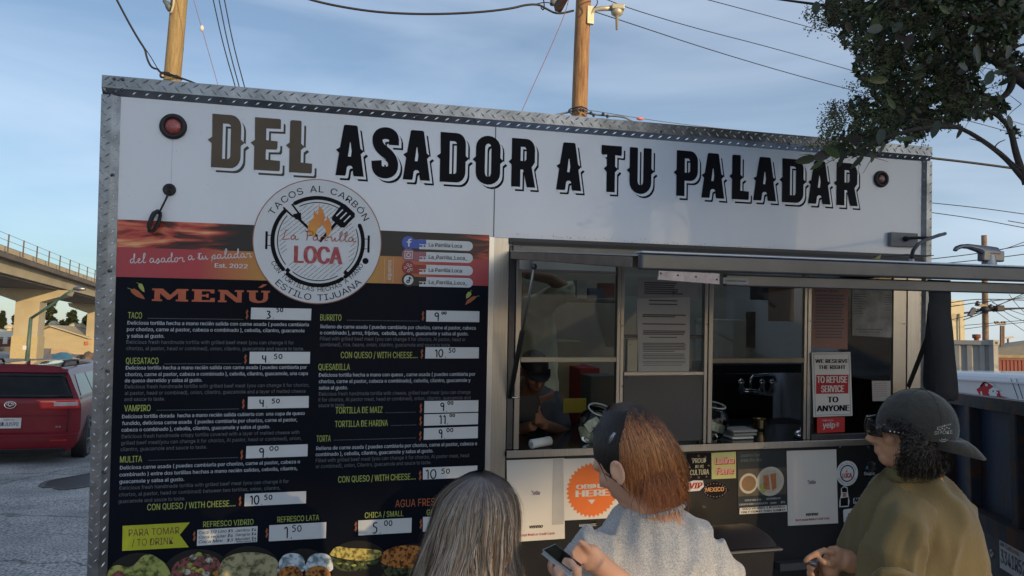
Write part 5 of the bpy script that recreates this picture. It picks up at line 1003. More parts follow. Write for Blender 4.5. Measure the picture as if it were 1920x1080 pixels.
g = lambda a, b2, D0=13.5: G(a, b2, D0)
# fittings of the middle pole
obj('cross_arm', MB().bar(g(1045, 17, 13.3), g(1062, -14, 13.0), .12, .15), mat('crossarm_brown', (.10, .06, .05), .8), pl2)
o = obj('floodlight_arm', MB().tube([g(1107, 44), g(1108, 28), g(1114, 18), g(1130, 16), g(1150, 15)], [.035, .035, .04, .045, .05], 10), mat('galvanised', (.5, .47, .36), .5, .4), pl2, True)
obj('arm_base', MB().box(g(1104, 12)-V((.03, .03, 0)), g(1109, 46)+V((.03, .03, 0))), MATS['galvanised'], pl2)
fl = obj('floodlight', MB().bar(g(1146, 15), g(1170, 16), .2, .10), MATS['galvanised'], pl2); bevel(fl, .02)
c0 = g(1157, 22); obj('floodlight_head', MB().lathe(c0, (0, 0, -1), [(.10, -.02), (.11, .04), (.06, .08), (.03, .10), (.02, .34), (0, .34)], 16), MATS['galvanised'], fl, True)
obj('insulator', MB().lathe(g(1037, 6), (0, 0, 1), [(0, -.04), (.06, -.03), (.06, .0), (.04, .02), (.06, .04), (.03, .06)], 14), M_grey, pl2, True)
for yy in (206, 211): 
    mb = MB(); c0 = g(1085, yy, 13.6); mb.tube([c0 + V((.165*math.cos(R(a)), .165*math.sin(R(a)), .01*math.sin(R(a*3)))) for a in range(0, 361, 30)], .012, 6, cap=False); obj('strap_band', mb, M_darksteel, pl2)
mb = MB()
for a, b2 in ((1068, 208), (1082, 206), (1089, 206), (1094, 207), (1108, 212), (1113, 216), (1131, 214), (1139, 218)): mb.ell(g(a, b2, 13.35), (.03, .03, .035), None, 8, 6)
obj('cable_clamp', mb, M_darksteel, pl2)
obj('bracket', MB().tube([g(307, 1), g(313, 6), g(317, 14), g(318, 21)], [.03, .05, .06, .03], 8), mat('bracket_grey', (.12, .15, .17), .5), pl1, True); obj('conduit', MB().tube([g(327, -10, 13.4), g(325, 10, 13.4), g(322, 22, 13.4), g(318, 24, 13.4)], .02, 8), mat('conduit_cream', (.5, .45, .33), .5), pl1, True)
mb = MB(); c0 = g(322, 143, 13.6); mb.tube([c0 + V((.17*math.cos(R(a)), .17*math.sin(R(a)), -.03*math.cos(R(a)))) for a in range(0, 361, 30)], .014, 6, cap=False); mb.ell(g(304, 141, 13.5), (.05, .04, .06), None, 8, 6); obj('strap_band', mb, M_darksteel, pl1)
# pole far right: arms, insulators, splice boxes
for a, b2, c_, d_ in ((1829, 571, 1866, 576), (1833, 581, 1864, 581)): obj('cross_arm', MB().bar(G(a, b2, 37.7), G(c_, d_, 37.7), .12, .13), mat('crossarm_grey', (.34, .28, .18), .8), pl3)
for a, b2 in ((1833, 569), (1858, 575), (1846, 583), (1863, 580)): obj('insulator', MB().ell(G(a, b2, 37.6), (.10, .10, .14), None, 8, 6), M_darksteel, pl3, True)
WIRE = mat('wire_black', (.012, .013, .016), .6, var=0)
def wire(lab, pts, D0, r, m_=None, k=3, group='wires across the sky'):
    ps = smooth2(pts, k); D1 = D0 if isinstance(D0, tuple) else (D0, D0); n_ = len(ps)
    wp = [G(a, b2, D1[0] + (D1[1]-D1[0])*i/(n_-1)) for i, (a, b2) in enumerate(ps)]
    if pts[-1][0] >= 1825: wp.append(wp[-1] + (wp[-1]-wp[-2]).normalized()*25)
    if pts[0][1] < 0: wp.insert(0, wp[0] + (wp[0]-wp[1]).normalized()*12)
    mb = MB(); mb.tube(wp, r, 6); return obj('overhead_wire', mb, m_ or WIRE, None, True, label=lab, category='wire', group=group)
wire('thick twisted service cable sagging between the left edge and the middle pole', [(560, -8), (590, 2), (640, 13), (700, 22), (760, 26), (830, 26.5), (900, 23), (960, 16), (985, 9), (1010, 8), (1025, 17), (1045, 27), (1075, 20)], (12, 13.4), .020)
wire('thin wire running beside the thick cable into the middle pole', [(980, 10), (1005, 8), (1020, 4), (1036, 6)], 13.2, .010)
wire('short loop of wire hanging by the cross arm', [(1018, -6), (1021, 10), (1019, 20), (1014, 14)], 13.2, .012)
wire('small loop of wire at the head of the middle pole', [(1118, -4), (1121, 4), (1118, 11), (1114, 14)], 13.2, .010)
wire('thin reddish guy wire slanting down left of the middle pole', [(1068, -8), (1060, 25), (1030, 95), (1000, 160), (976, 214)], 13.0, .006, mat('wire_red', (.25, .12, .10), .6))
wire('black cable coming down to the left pole', [(216, -6), (240, 40), (262, 78), (272, 92), (275, 108), (282, 124), (290, 129), (296, 129), (300, 136), (320, 141), (345, 148), (375, 160)], 13.3, .018)
wire('thin lashing wire crossing behind the left pole', [(270, 88), (285, 110), (300, 137), (325, 146), (350, 150), (366, 157)], 13.3, .008)
wire('thin guy wire with a white insulator right of the left pole', [(362, -4), (378, 52), (410, 164)], 13, .005, MATS['wire_red'])
mb = MB(); mb.ell(G(378.5, 53, 13), (.035, .035, .055)); obj('guy_insulator', mb, M_paper, None, True, label='small white insulator on the thin guy wire', category='insulator')
for i, (a, c_) in enumerate(((399, 444), (410, 451), (420, 461))): wire(('leftmost', 'middle', 'rightmost')[i] + ' of the three parallel black wires left of the logo', [(a, -4), ((a+c_)/2-3, 85), (c_, 172)], 15, .011)
wire('upper black wire fanning out right of the middle pole', [(1130, -4), (1180, 16), (1300, 52), (1450, 90), (1660, 150), (1830, 205)], (15, 22), .010)
wire('lower black wire fanning out right of the middle pole', [(1115, 22), (1200, 50), (1320, 90), (1480, 138), (1640, 180), (1830, 230), (1930, 258)], (14, 22), .010)
wire('top wire running into the tree', [(1310, -5), (1450, 32), (1650, 88), (1860, 130)], (18, 25), .011)
wire('pale cable leaving the middle pole to the right', [(1068, 210), (1040, 216), (1024, 217)], 13.4, .018, M_steel2)
wire('grey cable with splices right of the middle pole', [(1098, 211), (1110, 214), (1135, 217), (1160, 218), (1175, 221), (1190, 231), (1196, 236)], 13.4, .018, M_steel2)
wire('thin wire with a pink marker above the truck roof', [(1100, 206), (1140, 212), (1200, 222), (1280, 233), (1400, 246)], 13.4, .007, M_steel2)
mb = MB(); mb.ell(G(1200, 222.5, 13.3), (.07, .04, .03)); obj('wire_marker', mb, mat('pink_marker', (.7, .22, .2), .6), None, True, label='small pink marker on the thin wire above the roof', category='marker')
wire('black cable at the right of the truck roof below the tree', [(1743, 296), (1830, 306), (1925, 319)], 12, .020)
wire('thin wire below the tree, upper of two', [(1743, 380), (1840, 390), (1925, 402)], 25, .014); wire('thin wire below the tree, lower of two', [(1743, 398), (1830, 410), (1925, 428)], 25, .014)
wire('short wire above the awning at the right edge', [(1890, 414), (1925, 420)], 25, .014)
wire('wire passing left of the awning handle', [(1743, 486), (1830, 476), (1880, 467), (1925, 459)], 30, .018); wire('wire passing just above the awning to the right', [(1750, 496), (1850, 486), (1925, 476)], 30, .018)
wire('wire behind the handle tip', [(1855, 474), (1890, 465), (1925, 452)], 30, .014)
RWL = ['topmost thin wire running left to right across the crowded right pole', 'thin wire just under the topmost one at the crowded right pole', 'thin wire touching the upper cross arm of the crowded right pole', 'short curved wire hanging from the splice box to the right pole', 'upper of two level wires below the cross arms of the right pole', 'lower of two level wires below the cross arms of the right pole',
 'steep wire falling from the right pole top towards the right', 'steepest long wire falling from the right pole to the roofs', 'short steep wire in the top right corner beyond the right pole', 'gently falling wire from the upper cross arm to the right', 'wire from the black strap up to the lower cross arm']
for i, pts in enumerate([[(1780, 568), (1830, 560), (1925, 563)], [(1782, 575), (1840, 566), (1925, 558)], [(1808, 594), (1850, 583), (1925, 578)], [(1806, 600), (1835, 590), (1850, 583)], [(1808, 610), (1860, 606), (1925, 600)], [(1808, 617), (1860, 610), (1925, 604)],
  [(1855, 560), (1890, 590), (1925, 604)], [(1855, 575), (1890, 600), (1925, 624)], [(1892, 552), (1905, 570), (1925, 590)], [(1860, 567), (1890, 580), (1925, 592)], [(1782, 600), (1815, 592), (1840, 583)]]):
    wire('thin wire number %s at the crowded right pole' % ('one two three four five six seven eight nine ten eleven'.split()[i]) if 0 else RWL[i], pts, 37.5, .022 if i < 4 else .015, group='thin wires at the crowded right pole')
wire('heavy cable passing the crowded right pole', [(1808, 587), (1830, 584), (1868, 579), (1925, 578)], 37, .045)
mb = MB(); mb.bar(G(1818, 592, 37), G(1827, 578, 37), .22, .18); obj('splice_box', mb, M_darksteel, None, label='slanted splice box hanging on the wires left of the right pole', category='splice box')
mb = MB(); mb.bar(G(1866, 579, 36.9), G(1881, 578, 36.9), .3, .3); obj('splice_box', bevel(obj('splice_case', mb, WIRE, pl3), .05) and MB().ell(G(1846, 580, 36.8), (.2, .2, .16)), WIRE, pl3)
t, p0, p1, d = pole('distant double utility pole with a short cross arm', 1877, 608, 1877, 640, 90, .16, MATS['pole_grey_wood'], 6.6)
obj('second_shaft', MB().tube([p0 + V((.35, 0, 0)), p1 + V((.35, 0, 0))], .14, 8), MATS['pole_grey_wood'], t, True); obj('cross_arm', MB().bar(G(1866, 606, 90), G(1885, 608, 90), .2, .2), MATS['crossarm_grey'], t)
for a in (1866, 1871, 1879, 1884): obj('insulator', MB().box(G(a, 606, 90)-V((.1, .1, 0)), G(a, 604, 90)+V((.1, .1, .1))), M_darksteel, t)
t, p0, p1, d = pole('tiny distant utility pole with a cross arm over the warehouse roof', 1890, 632, 1890, 645, 120, .18, MATS['pole_grey_wood'], 6.2)
obj('cross_arm', MB().bar(G(1880, 634, 120), G(1900, 632, 120), .25, .3), M_darksteel, t)

# ---------------------------------------------------------------- viaduct
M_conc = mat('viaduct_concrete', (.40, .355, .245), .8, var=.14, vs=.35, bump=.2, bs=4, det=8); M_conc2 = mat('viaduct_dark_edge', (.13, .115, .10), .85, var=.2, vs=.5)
A_ = G(0, 470, 63); B_ = G(185, 533, 98); A_.z = B_.z = (A_.z+B_.z)/2; bd = (B_-A_).normalized(); bn = V((-bd.y, bd.x, 0)); 
if bn.dot(A_ - CAM) < 0: bn = -bn
L0, L1 = A_ - bd*60, B_ + bd*260
br = thing('concrete_viaduct', 'tall concrete rail viaduct crossing behind the parked minivan', 'viaduct', (A_.x, A_.y, -.42))
def bx(nm, o0, o1, z0, z1, m_, a=L0, b2=L1):
    mb = MB(); lp = [a + bn*o0 + V((0, 0, z0)), a + bn*o1 + V((0, 0, z0)), a + bn*o1 + V((0, 0, z1)), a + bn*o0 + V((0, 0, z1))]; mb.prism(lp, b2 - a); return obj(nm, mb, m_, br)
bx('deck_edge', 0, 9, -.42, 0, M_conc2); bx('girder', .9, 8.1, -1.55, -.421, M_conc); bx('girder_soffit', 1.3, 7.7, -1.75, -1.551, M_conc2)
bx('sound_wall', .9, 1.1, .35, .85, mat('pale_rail_wall', (.52, .44, .30), .8, var=.1, vs=.4))
s = -18
while s < 130:
    p = A_ + bd*s; obj('railing_post', MB().box(p + V((-.05, -.05, -.1)) + bn*.2, p + V((.05, .05, 1.75)) + bn*.2), M_conc2, br)
    obj('wall_bracket', MB().box(p + bd*1.2 + bn*1.0 + V((-.25, -.25, 0)), p + bd*1.2 + bn*1.0 + V((.25, .25, .34))), M_conc2, br); s += 4.1
for hz_ in (.6, 1.15, 1.7): obj('railing_wire', MB().bar(L0 + bn*.2 + V((0, 0, hz_)), L1 + bn*.2 + V((0, 0, hz_)), .03, .035), M_steel2, br)
def pillar(px, D0):
    def hit(t_): d_ = RW.transposed() @ (A_ + bd*t_ + bn*4.3 - CAM); return 960 + F*d_.x/-d_.z
    t_ = min((i*.5 for i in range(-60, 300)), key=lambda q_: abs(hit(q_)-px)); c = A_ + bd*t_ + bn*4.3; z0 = -.5 - c.z
    for (hw, z_0, z_1, dd, m_) in ((1.35, z0, z0+2.6, 1.3, M_conc), (1.25, z0+2.6, -3.0, 1.2, M_conc)):
        mb = MB(); q = [c + bd*(-hw) + bn*(-dd), c + bd*hw + bn*(-dd), c + bd*hw + bn*dd, c + bd*(-hw) + bn*dd]; mb.prism([V((v.x, v.y, c.z+z_0)) for v in q], (0, 0, z_1-z_0)); obj('pillar', mb, mat('pedestal_concrete', (.45, .38, .22), .8, var=.08) if z_0 == z0 else m_, br)
    mb = MB(); pr = [(-1.25, -3.2), (1.25, -3.2), (3.8, -2.3), (4.0, -1.76), (-4.0, -1.76), (-3.8, -2.3)]; mb.prism([c + bn*a + bd*(-1.3) + V((0, 0, b2)) for a, b2 in pr], bd*2.6); obj('pillar_head', mb, M_conc, br)
pillar(64, 78); pillar(186, 105)
# lamp post
LPD = 44; lpst = thing('street_lamp', 'green street lamp post with a long slanted arm in front of the viaduct', 'street lamp', gp(51, LPD)); M_teal = mat('lamp_green', (.07, .13, .11), .5)
b0 = G(50, 682, LPD); b0.z = -.42; obj('post', MB().tube([b0, G(58, 596, LPD)], [.14, .10], 10), M_teal, lpst, True)
obj('arm', MB().tube([G(58, 597, LPD), G(96, 572, LPD), G(125, 550, LPD), G(139, 542, LPD)], [.085, .08, .07, .06], 8), M_teal, lpst, True); lh = MB(); lh.tube([G(138, 541.5, LPD), G(146, 541, LPD), G(160, 542, LPD)], [.08, .15, .08], 10); obj('lamp_head', lh, M_steel2, lpst, True)
obj('small_sign', MB().box(G(43, 648, LPD-.3)-V((0, .02, 0)), G(49, 656, LPD-.3)), M_paper, lpst)
# warehouses
def wh(name, lab, quad, D0, depth, mw, mr, gable=None, parts=None):
    """quad: (x0, ytop, x1, ybase); gable: (xpeak, ypeak, yleft, yright) of the front outline"""
    x0, y0, x1, y1 = quad; a = G(x0, y0, D0); b2 = G(x1, y0, D0); zb = -.5; t = thing(name, lab, 'building', (a.x, a.y, zb)); dn = V((-(b2-a).y, (b2-a).x, 0)).normalized(); 
    if dn.dot(fw) < 0: dn = -dn
    if gable:
        xp, yp, yl, yr = gable; za, zc, zp = G(x0, yl, D0).z, G(x1, yr, D0).z, G(xp, yp, D0).z; pk = G(xp, yp, D0)
        pkx = a + (b2-a).normalized()*((pk-a).dot((b2-a).normalized())); pkx.z = zp
        lp = [V((a.x, a.y, zb)), V((b2.x, b2.y, zb)), V((b2.x, b2.y, zc)), pkx, V((a.x, a.y, za))]
        obj('wall', MB().prism(lp, dn*depth), mw, t)
        for p, q in ((V((a.x, a.y, za)), pkx), (pkx, V((b2.x, b2.y, zc)))):
            m_ = MB(); u = V((0, 0, .15)); m_.prism([p+u-dn*.6, q+u-dn*.6, q+u*2.2-dn*.6, p+u*2.2-dn*.6], dn*(depth+1.2)); obj('roof', m_, mr, t)
    else:
        zt2 = G(x0, y0, D0).z; lp = [V((a.x, a.y, zb)), V((b2.x, b2.y, zb)), V((b2.x, b2.y, zt2)), V((a.x, a.y, zt2))]; obj('wall', MB().prism(lp, dn*depth), mw, t); obj('roof', MB().prism([p_+V((0, 0, .02)) for p_ in (lp[3], lp[2])] + [lp[2]+V((0, 0, .35)), lp[3]+V((0, 0, .35))], dn*depth), mr, t)
    return t, a, b2, dn
M_wallc = mat('cream_wall', (.50, .42, .26), .8, var=.06, vs=.4, stretch=(1, 1, 6)); M_roofc = mat('cream_roof', (.55, .50, .36), .7, var=.08, vs=.5); M_brick = mat('brick_wall', (.22, .075, .05), .85, var=.2, vs=1)
t, a, b2, dn = wh('gable_warehouse', 'cream warehouse with a low gable roof between the viaduct pillars', (76, 622, 172, 690), 115, 30, M_wallc, M_roofc, (95, 613, 621, 637))
for px in (101, 139, 151): obj('roof_vent', MB().lathe(G(px, 612 + (px-101)*.09, 122), (0, 0, 1), [(.5, -1.5), (.5, .1), (.8, .2), (.8, .5), (.3, .9), (0, .95)], 12), M_roofc, t)
obj('wall_sign', MB().box(G(159, 640, 114.5), G(165, 647, 114.7)), mat('orange_sign', (.5, .14, .08), .7), t)
obj('loading_door', MB().box(G(76, 653, 114), G(96, 675, 114.3)), M_grey, t); obj('panel_band', MB().box(G(96, 655, 114), G(125, 672, 114.3)), mat('pale_brick', (.40, .30, .22), .8), t)
t, a, b2, dn = wh('long_warehouse', 'long low warehouse with a pale sloping roof at the left edge', (-60, 634, 44, 690), 125, 14, M_brick, M_roofc)
a = G(-60, 632, 124.6); b2 = G(45, 632, 124.6); c0 = G(45, 620, 142); d0_ = G(-60, 613, 142); obj('sloping_roof', MB().add([a, b2, c0, d0_], [(0, 1, 2, 3)]), M_roofc, t)
for px in (18, 33): obj('roof_vent', MB().lathe(G(px, 618, 140), (0, 0, 1), [(.5, -1.5), (.5, .1), (.9, .2), (.9, .6), (.3, 1.0), (0, 1.0)], 12), M_roofc, t)
for px in (10, 29): obj('white_post', MB().box(G(px, 645, 124) - V((.3, .3, 0)), G(px+1, 631, 124)+V((.3, .3, 0))), M_paper, t)
obj('grey_band', MB().box(G(-60, 648, 122), G(43, 664, 122.4)), mat('grey_band', (.12, .12, .12), .8), t); obj('eave_band', MB().box(G(-60, 645, 121.6), G(43, 648.5, 122)), M_rubber, t)
mb = MB(); mb.box(G(-60, 664, 100), G(200, 684, 100.2)); o = obj('chain_link_fence', mb, mat('dry_fence', (.24, .21, .13), .9, var=.4, vs=1.5), None, label='low dry fence line at the foot of the viaduct', category='fence')
# tent
TD = 34; tn = thing('tarp_tent', 'makeshift tent with a blue tarp over white sheets under the viaduct', 'tent', gp(122, TD))
M_tarp = mat('blue_tarp', (.05, .17, .30), .5, var=.3, vs=2, bump=.5, bs=3); a, b2 = G(94, 690, TD), G(150, 690, TD)
def tp(px, py, D0=TD): return G(px, py, D0)
mb = MB(); top_ = [tp(96, 678), tp(98, 666), tp(112, 661), tp(126, 662), tp(140, 665), tp(148, 671), tp(149, 680)]; bk = [tp(a_, b_2, TD+2.5) for a_, b_2 in ((98, 675), (101, 664), (114, 660), (127, 661), (139, 664), (146, 669), (147, 677))]
mb.add(top_ + bk, [(i, i+1, 8+i, 7+i) for i in range(6)]); mb.add([tp(96, 678), tp(98, 666), tp(112, 661), tp(126, 662), tp(132, 664), tp(137, 678), tp(124, 681), tp(110, 676)], [tuple(range(8))]); obj('blue_tarp', mb, M_tarp, tn)
obj('white_sheet', MB().prism([tp(93, 692), tp(94, 678), tp(96, 676), tp(112, 678), tp(124, 680), tp(136, 677), tp(150, 680), tp(149, 692)], fw*.3), mat('dirty_sheet', (.46, .43, .33), .8, var=.15, vs=3), tn); obj('side_sheet', MB().prism([tp(137, 690, TD-.1), tp(136, 670, TD-.1), tp(148, 672, TD-.1), tp(149, 690, TD-.1)], fw*.05), mat('grey_sheet2', (.30, .30, .27), .8), tn)
mb = MB(); rn = random.Random(5)
for k in range(26): mb.ell(tp(150 + rn.random()*26, 672+rn.random()*16, TD+rn.random()), (.2+.2*rn.random(), .2, .15+.2*rn.random()), None, 7, 5)
obj('rubbish_pile', mb, mat('rubbish', (.13, .10, .08), .9, var=.6, vs=3), None, kind='stuff')
# distant trees
def leafcloud(mb, c, rx, rz, n_, size, rn, cone=False, flat_=1):
    for _ in range(n_):
        while True:
            x, y, z = rn.uniform(-1, 1), rn.uniform(-1, 1), rn.uniform(-1, 1)
            if x*x+y*y+z*z < 1: break
        if cone: k = .25 + .75*(1-(z+1)/2); x *= k; y *= k
        p = c + V((x*rx, y*rx, z*rz)); a = V((rn.gauss(0, 1), rn.gauss(0, 1), rn.gauss(0, .5))).normalized()*size*rn.uniform(.6, 1.3); b_ = a.cross(V((rn.gauss(0, 1), rn.gauss(0, 1), rn.gauss(0, 1)))).normalized()*size*.5*flat_
        v = rn.uniform(.6, 1.35); mb.col = (.030*v, .045*v, .020*v); mb.add([p-a, p+b_, p+a, p-b_], [(0, 1, 2, 3)])
M_fol = attrmat('distant_foliage', .8, .2)
for i, (px, ptop, pbase, wpx, D0, lab) in enumerate(((97, 568, 640, 17, 160, 'dark pine tree behind the gable warehouse near the lamp arm'), (135, 585, 640, 17, 165, 'broad dark pine behind the warehouse roof'), (160, 596, 640, 12, 165, 'lower dark pine beside the second pillar'), (117, 604, 640, 12, 165, 'small dark tree between the two taller pines'), (6, 586, 640, 9, 170, 'pointed conifer at the left edge'), (30, 596, 640, 14, 170, 'ragged conifer just left of the first pillar'))):
    s_ = D0/F; top_ = G(px, ptop, D0); bs_ = G(px, pbase, D0); H = top_.z + .5; rn = random.Random(i)
    t = thing('pine_tree', lab, 'tree', (top_.x, top_.y, -.5)); obj('trunk', MB().tube([V((top_.x, top_.y, -.5)), V((top_.x, top_.y, top_.z-.4))], [.4, .08], 8), M_wood, t, True)
    mb = MB(); nl = 9
    for k in range(nl):
        zc = top_.z - (top_.z+.5)*.75*(k+.5)/nl; w_ = wpx*s_*(.25+.75*((k+1)/nl)**.7)
        for q in range(3): an = rn.random()*6.3; leafcloud(mb, V((top_.x + math.cos(an)*w_*.5, top_.y + math.sin(an)*w_*.5, zc + rn.uniform(-.4, .4))), w_*.6, .6, 60, .45, rn)
    obj('crown', mb, M_fol, t)

# ---------------------------------------------------------------- right side yard
def corr(nm, a, b2, z0, z1, n_, dep, m_, par, nrm):
    mb = MB(); L_ = (b2-a); pts = []
    for i in range(n_):
        for f_, o_ in ((0, 0), (.32, 0), (.45, dep), (.82, dep), (.95, 0)): pts.append(a + L_*((i+f_)/n_) + nrm*o_)
    pts.append(b2); m_v = [V((p.x, p.y, z0)) for p in pts] + [V((p.x, p.y, z1)) for p in pts]; k = len(pts); mb.add(m_v, [(i, i+1, k+i+1, k+i) for i in range(k-1)]); return obj(nm, mb, m_, par)
def container(lab, px0, py0, D0, px1, py1, D1, colr, nm, H=2.6, zt=None):
    a, b2 = G(px0, py0, D0), G(px1, py1, D1); zt = (a.z+b2.z)/2 if zt is None else zt; a.z = b2.z = zt; u = (b2-a).normalized(); nn_ = V((-u.y, u.x, 0)); nn_ = nn_ if nn_.dot(fw) > 0 else -nn_
    t = thing('shipping_container', lab, 'shipping container', (a.x, a.y, zt-H)); m_ = mat(nm, colr, .6, .1, var=.16, vs=1.2, bump=.1, bs=8)
    corr('side_panel', a + nn_*.02 + V((0, 0, 0)), b2 + nn_*.02, zt-H+.15, zt-.12, max(4, int((b2-a).length/.28)), .05, m_, t, nn_)
    obj('top_rail', MB().bar(a+V((0,0,-.06)), b2+V((0,0,-.06)), .08, .12), m_, t); obj('bottom_rail', MB().bar(a+V((0,0,-H+.08)), b2+V((0,0,-H+.08)), .08, .16), m_, t)
    for p in (a, b2): obj('corner_post', MB().box(V((p.x-.08, p.y-.08, zt-H)), V((p.x+.08, p.y+.08, zt))), m_, t); cc_ = obj('corner_casting', MB().box(V((p.x-.1, p.y-.1, zt-.13)), V((p.x+.1, p.y+.1, zt+.02))), m_, t); obj('casting_hole', MB().box(V((p.x-.04, p.y-.105, zt-.10)), V((p.x+.04, p.y-.1, zt-.03))), M_rubber, cc_)
    obj('roof_sheet', MB().add([a+V((0,0,-.03)), b2+V((0,0,-.03)), b2+nn_*2.4+V((0,0,-.03)), a+nn_*2.4+V((0,0,-.03))], [(0,1,2,3)]), m_, t)
    e = b2 - u*0; obj('end_panel', MB().box(e, e + nn_*2.4 + V((0, 0, -H+.1)) + u*.01) if 0 else MB().add([e+V((0,0,-.1)), e+V((0,0,-H)), e+nn_*2.4+V((0,0,-H)), e+nn_*2.4+V((0,0,-.1))], [(0,1,2,3)]), m_, t); return t
container('grey corrugated shipping container standing behind the white van', 1700, 636, 21.5, 1862, 639, 20.5, (.27, .275, .27), 'container_grey')
container('dark red shipping container right of the grey one', 1866, 671, 55, 1990, 672, 55, (.15, .022, .018), 'container_red', 2.8, G(1880, 672, 55).z)
t, a, b2, dn = wh('quonset_warehouse', 'long warehouse with a sagging tan roof behind the red container', (1866, 672, 1990, 690), 68, 25, M_brick, mat('tan_roof', (.30, .24, .15), .9, var=.2, vs=1.5, stretch=(1, 3, 1)))
mb = MB(); lp = [G(1866, 671, 67.8), G(1866, 655, 72), G(1880, 648, 80), G(1900, 642, 84), G(1925, 640, 84), G(1990, 636, 84), G(1990, 672, 67.8)]; mb.add(lp, [tuple(range(7))]); obj('curved_roof', mb, MATS['tan_roof'], t)
mb = MB(); mb.prism([G(1866, 650, 90), G(1990, 634, 90), G(1990, 650, 90), G(1866, 660, 90)], dn*4); obj('grey_roof', mb, M_grey, t)
t, a, b2, dn = wh('cream_tower_building', 'tall plain cream building behind the strap', (1752, 571, 1808, 660), 52, 12, mat('cream_tower', (.58, .52, .34), .8, var=.04), mat('cream_cap', (.6, .54, .36), .8))
mb = MB(); mb.box(G(1755, 584, 51.8), G(1797, 600, 51.9)); obj('wall_recess', MB().add([G(1752, 586, 51.9), G(1801, 589, 51.9), G(1801, 655, 51.9), G(1752, 655, 51.9)], [(0, 3, 2, 1)]), mat('cream_recess', (.44, .38, .24), .8), t); obj('corner_line', MB().box(G(1798, 588, 51.8), G(1800, 640, 51.7)), M_grey, t)
vt = thing('roof_vent', 'rusty round vent stack showing above the grey container', 'vent', gp(1831, 30)); c0 = gp(1831, 30); zt_v = G(1831, 627, 30).z
obj('stack_pipe', MB().tube([c0, V((c0.x, c0.y, zt_v-.1))], .09, 10), mat('rust', (.20, .06, .03), .8, var=.3, vs=6), vt, True); obj('stack_cap', MB().lathe(V((c0.x, c0.y, zt_v)), (0, 0, -1), [(0, -.01), (.15, 0), (.15, .14), (.08, .18), (.08, .3)], 14), MATS['rust'], vt, True)
# white van with barn emblem
WD = 9.0; a, b2 = G(1740, 694, WD+1.2), G(2010, 706, WD-1.0); a.z = b2.z = G(1860, 699, WD).z; u = (b2-a).normalized(); nn_ = V((-u.y, u.x, 0)); nn_ = nn_ if nn_.dot(fw) > 0 else -nn_
wv = thing('white_van', 'white van with a printed red barn on its side behind the blue trailer', 'van', (a.x, a.y, 0)); zt = a.z
M_vw = mat('van_white', (.56, .58, .62), .3, var=.02, coat=.6)
prof = [(0, -1.5), (0, -.10), (.02, -.05), (.06, -.02), (.14, 0), (1.7, .02), (1.8, -.1), (1.8, -1.5)]
mb = MB(); mb.prism([a + nn_*p + V((0, 0, z_)) for p, z_ in prof], b2-a); obj('van_body', mb, M_vw, wv)
obj('body_crease', MB().bar(a - nn_*.012 + V((0, 0, -.105)), b2 - nn_*.012 + V((0, 0, -.105)), .02, .018), M_vw, wv)
for k in (.15, .85): 
    c0 = a.lerp(b2, k); c0.z = gz(9)+.32; obj('wheel', MB().lathe(c0, -nn_, [(0, -.1), (.32, -.1), (.32, .05), (.2, .05), (.18, .02), (0, .02)], 24), M_rubber, wv, True)
def onv(px, py, off=.004):    # pixel onto the van side plane
    d = (G(px, py, 1) - CAM); t_ = (a - nn_*off - CAM).dot(nn_)/d.dot(nn_); return CAM + d*t_
def vprint(q, m_, off): mb = MB(); mb.add([onv(*p, off) for p in q], [tuple(range(len(q)))]); return obj('barn_print', mb, m_, wv)
vprint([(1830, 729), (1837, 724), (1843, 725.5), (1843, 741), (1837, 741)], M_red, .004); vprint([(1838, 724), (1848, 714), (1864, 726), (1872, 731), (1877, 745), (1840, 741)], M_red, .006)
vprint([(1829, 729), (1836, 722.5), (1839, 724), (1831, 730)], M_card, .008); vprint([(1837, 724), (1847.5, 711.5), (1848, 714.5), (1839, 726)], M_ink, .009); vprint([(1847, 711.5), (1865, 722), (1864, 725), (1847.5, 714.5)], M_card, .009)
vprint([(1854, 731), (1862, 726), (1868, 729), (1869, 743), (1856, 742)], M_card, .008); vprint([(1861, 732), (1863, 732), (1863, 735), (1861, 735)], M_ink, .010); vprint([(1862, 725), (1875, 731), (1873, 733), (1861, 728)], M_card, .010); vprint([(1867, 734), (1871, 735), (1871, 738), (1867, 737)], M_card, .010); vprint([(1838, 734), (1841, 734), (1842, 741), (1839, 741)], M_card, .008)
vprint([(1847, 719), (1852, 720), (1852, 724), (1848, 724)], M_card, .010); vprint([(1870, 741), (1893, 746), (1870, 745)], M_red, .006); vprint([(1853, 735), (1857, 734), (1859, 742), (1856, 742)], M_card, .009)
for x0, x1 in ((1895, 1909), (1905, 1918)): mb = MB(); mb.tube([onv(x0, 710, .003), onv((x0+x1)/2-1, 725, .003), onv(x1, 748, .003)], .003, 5); obj('body_line', mb, M_ink, wv)
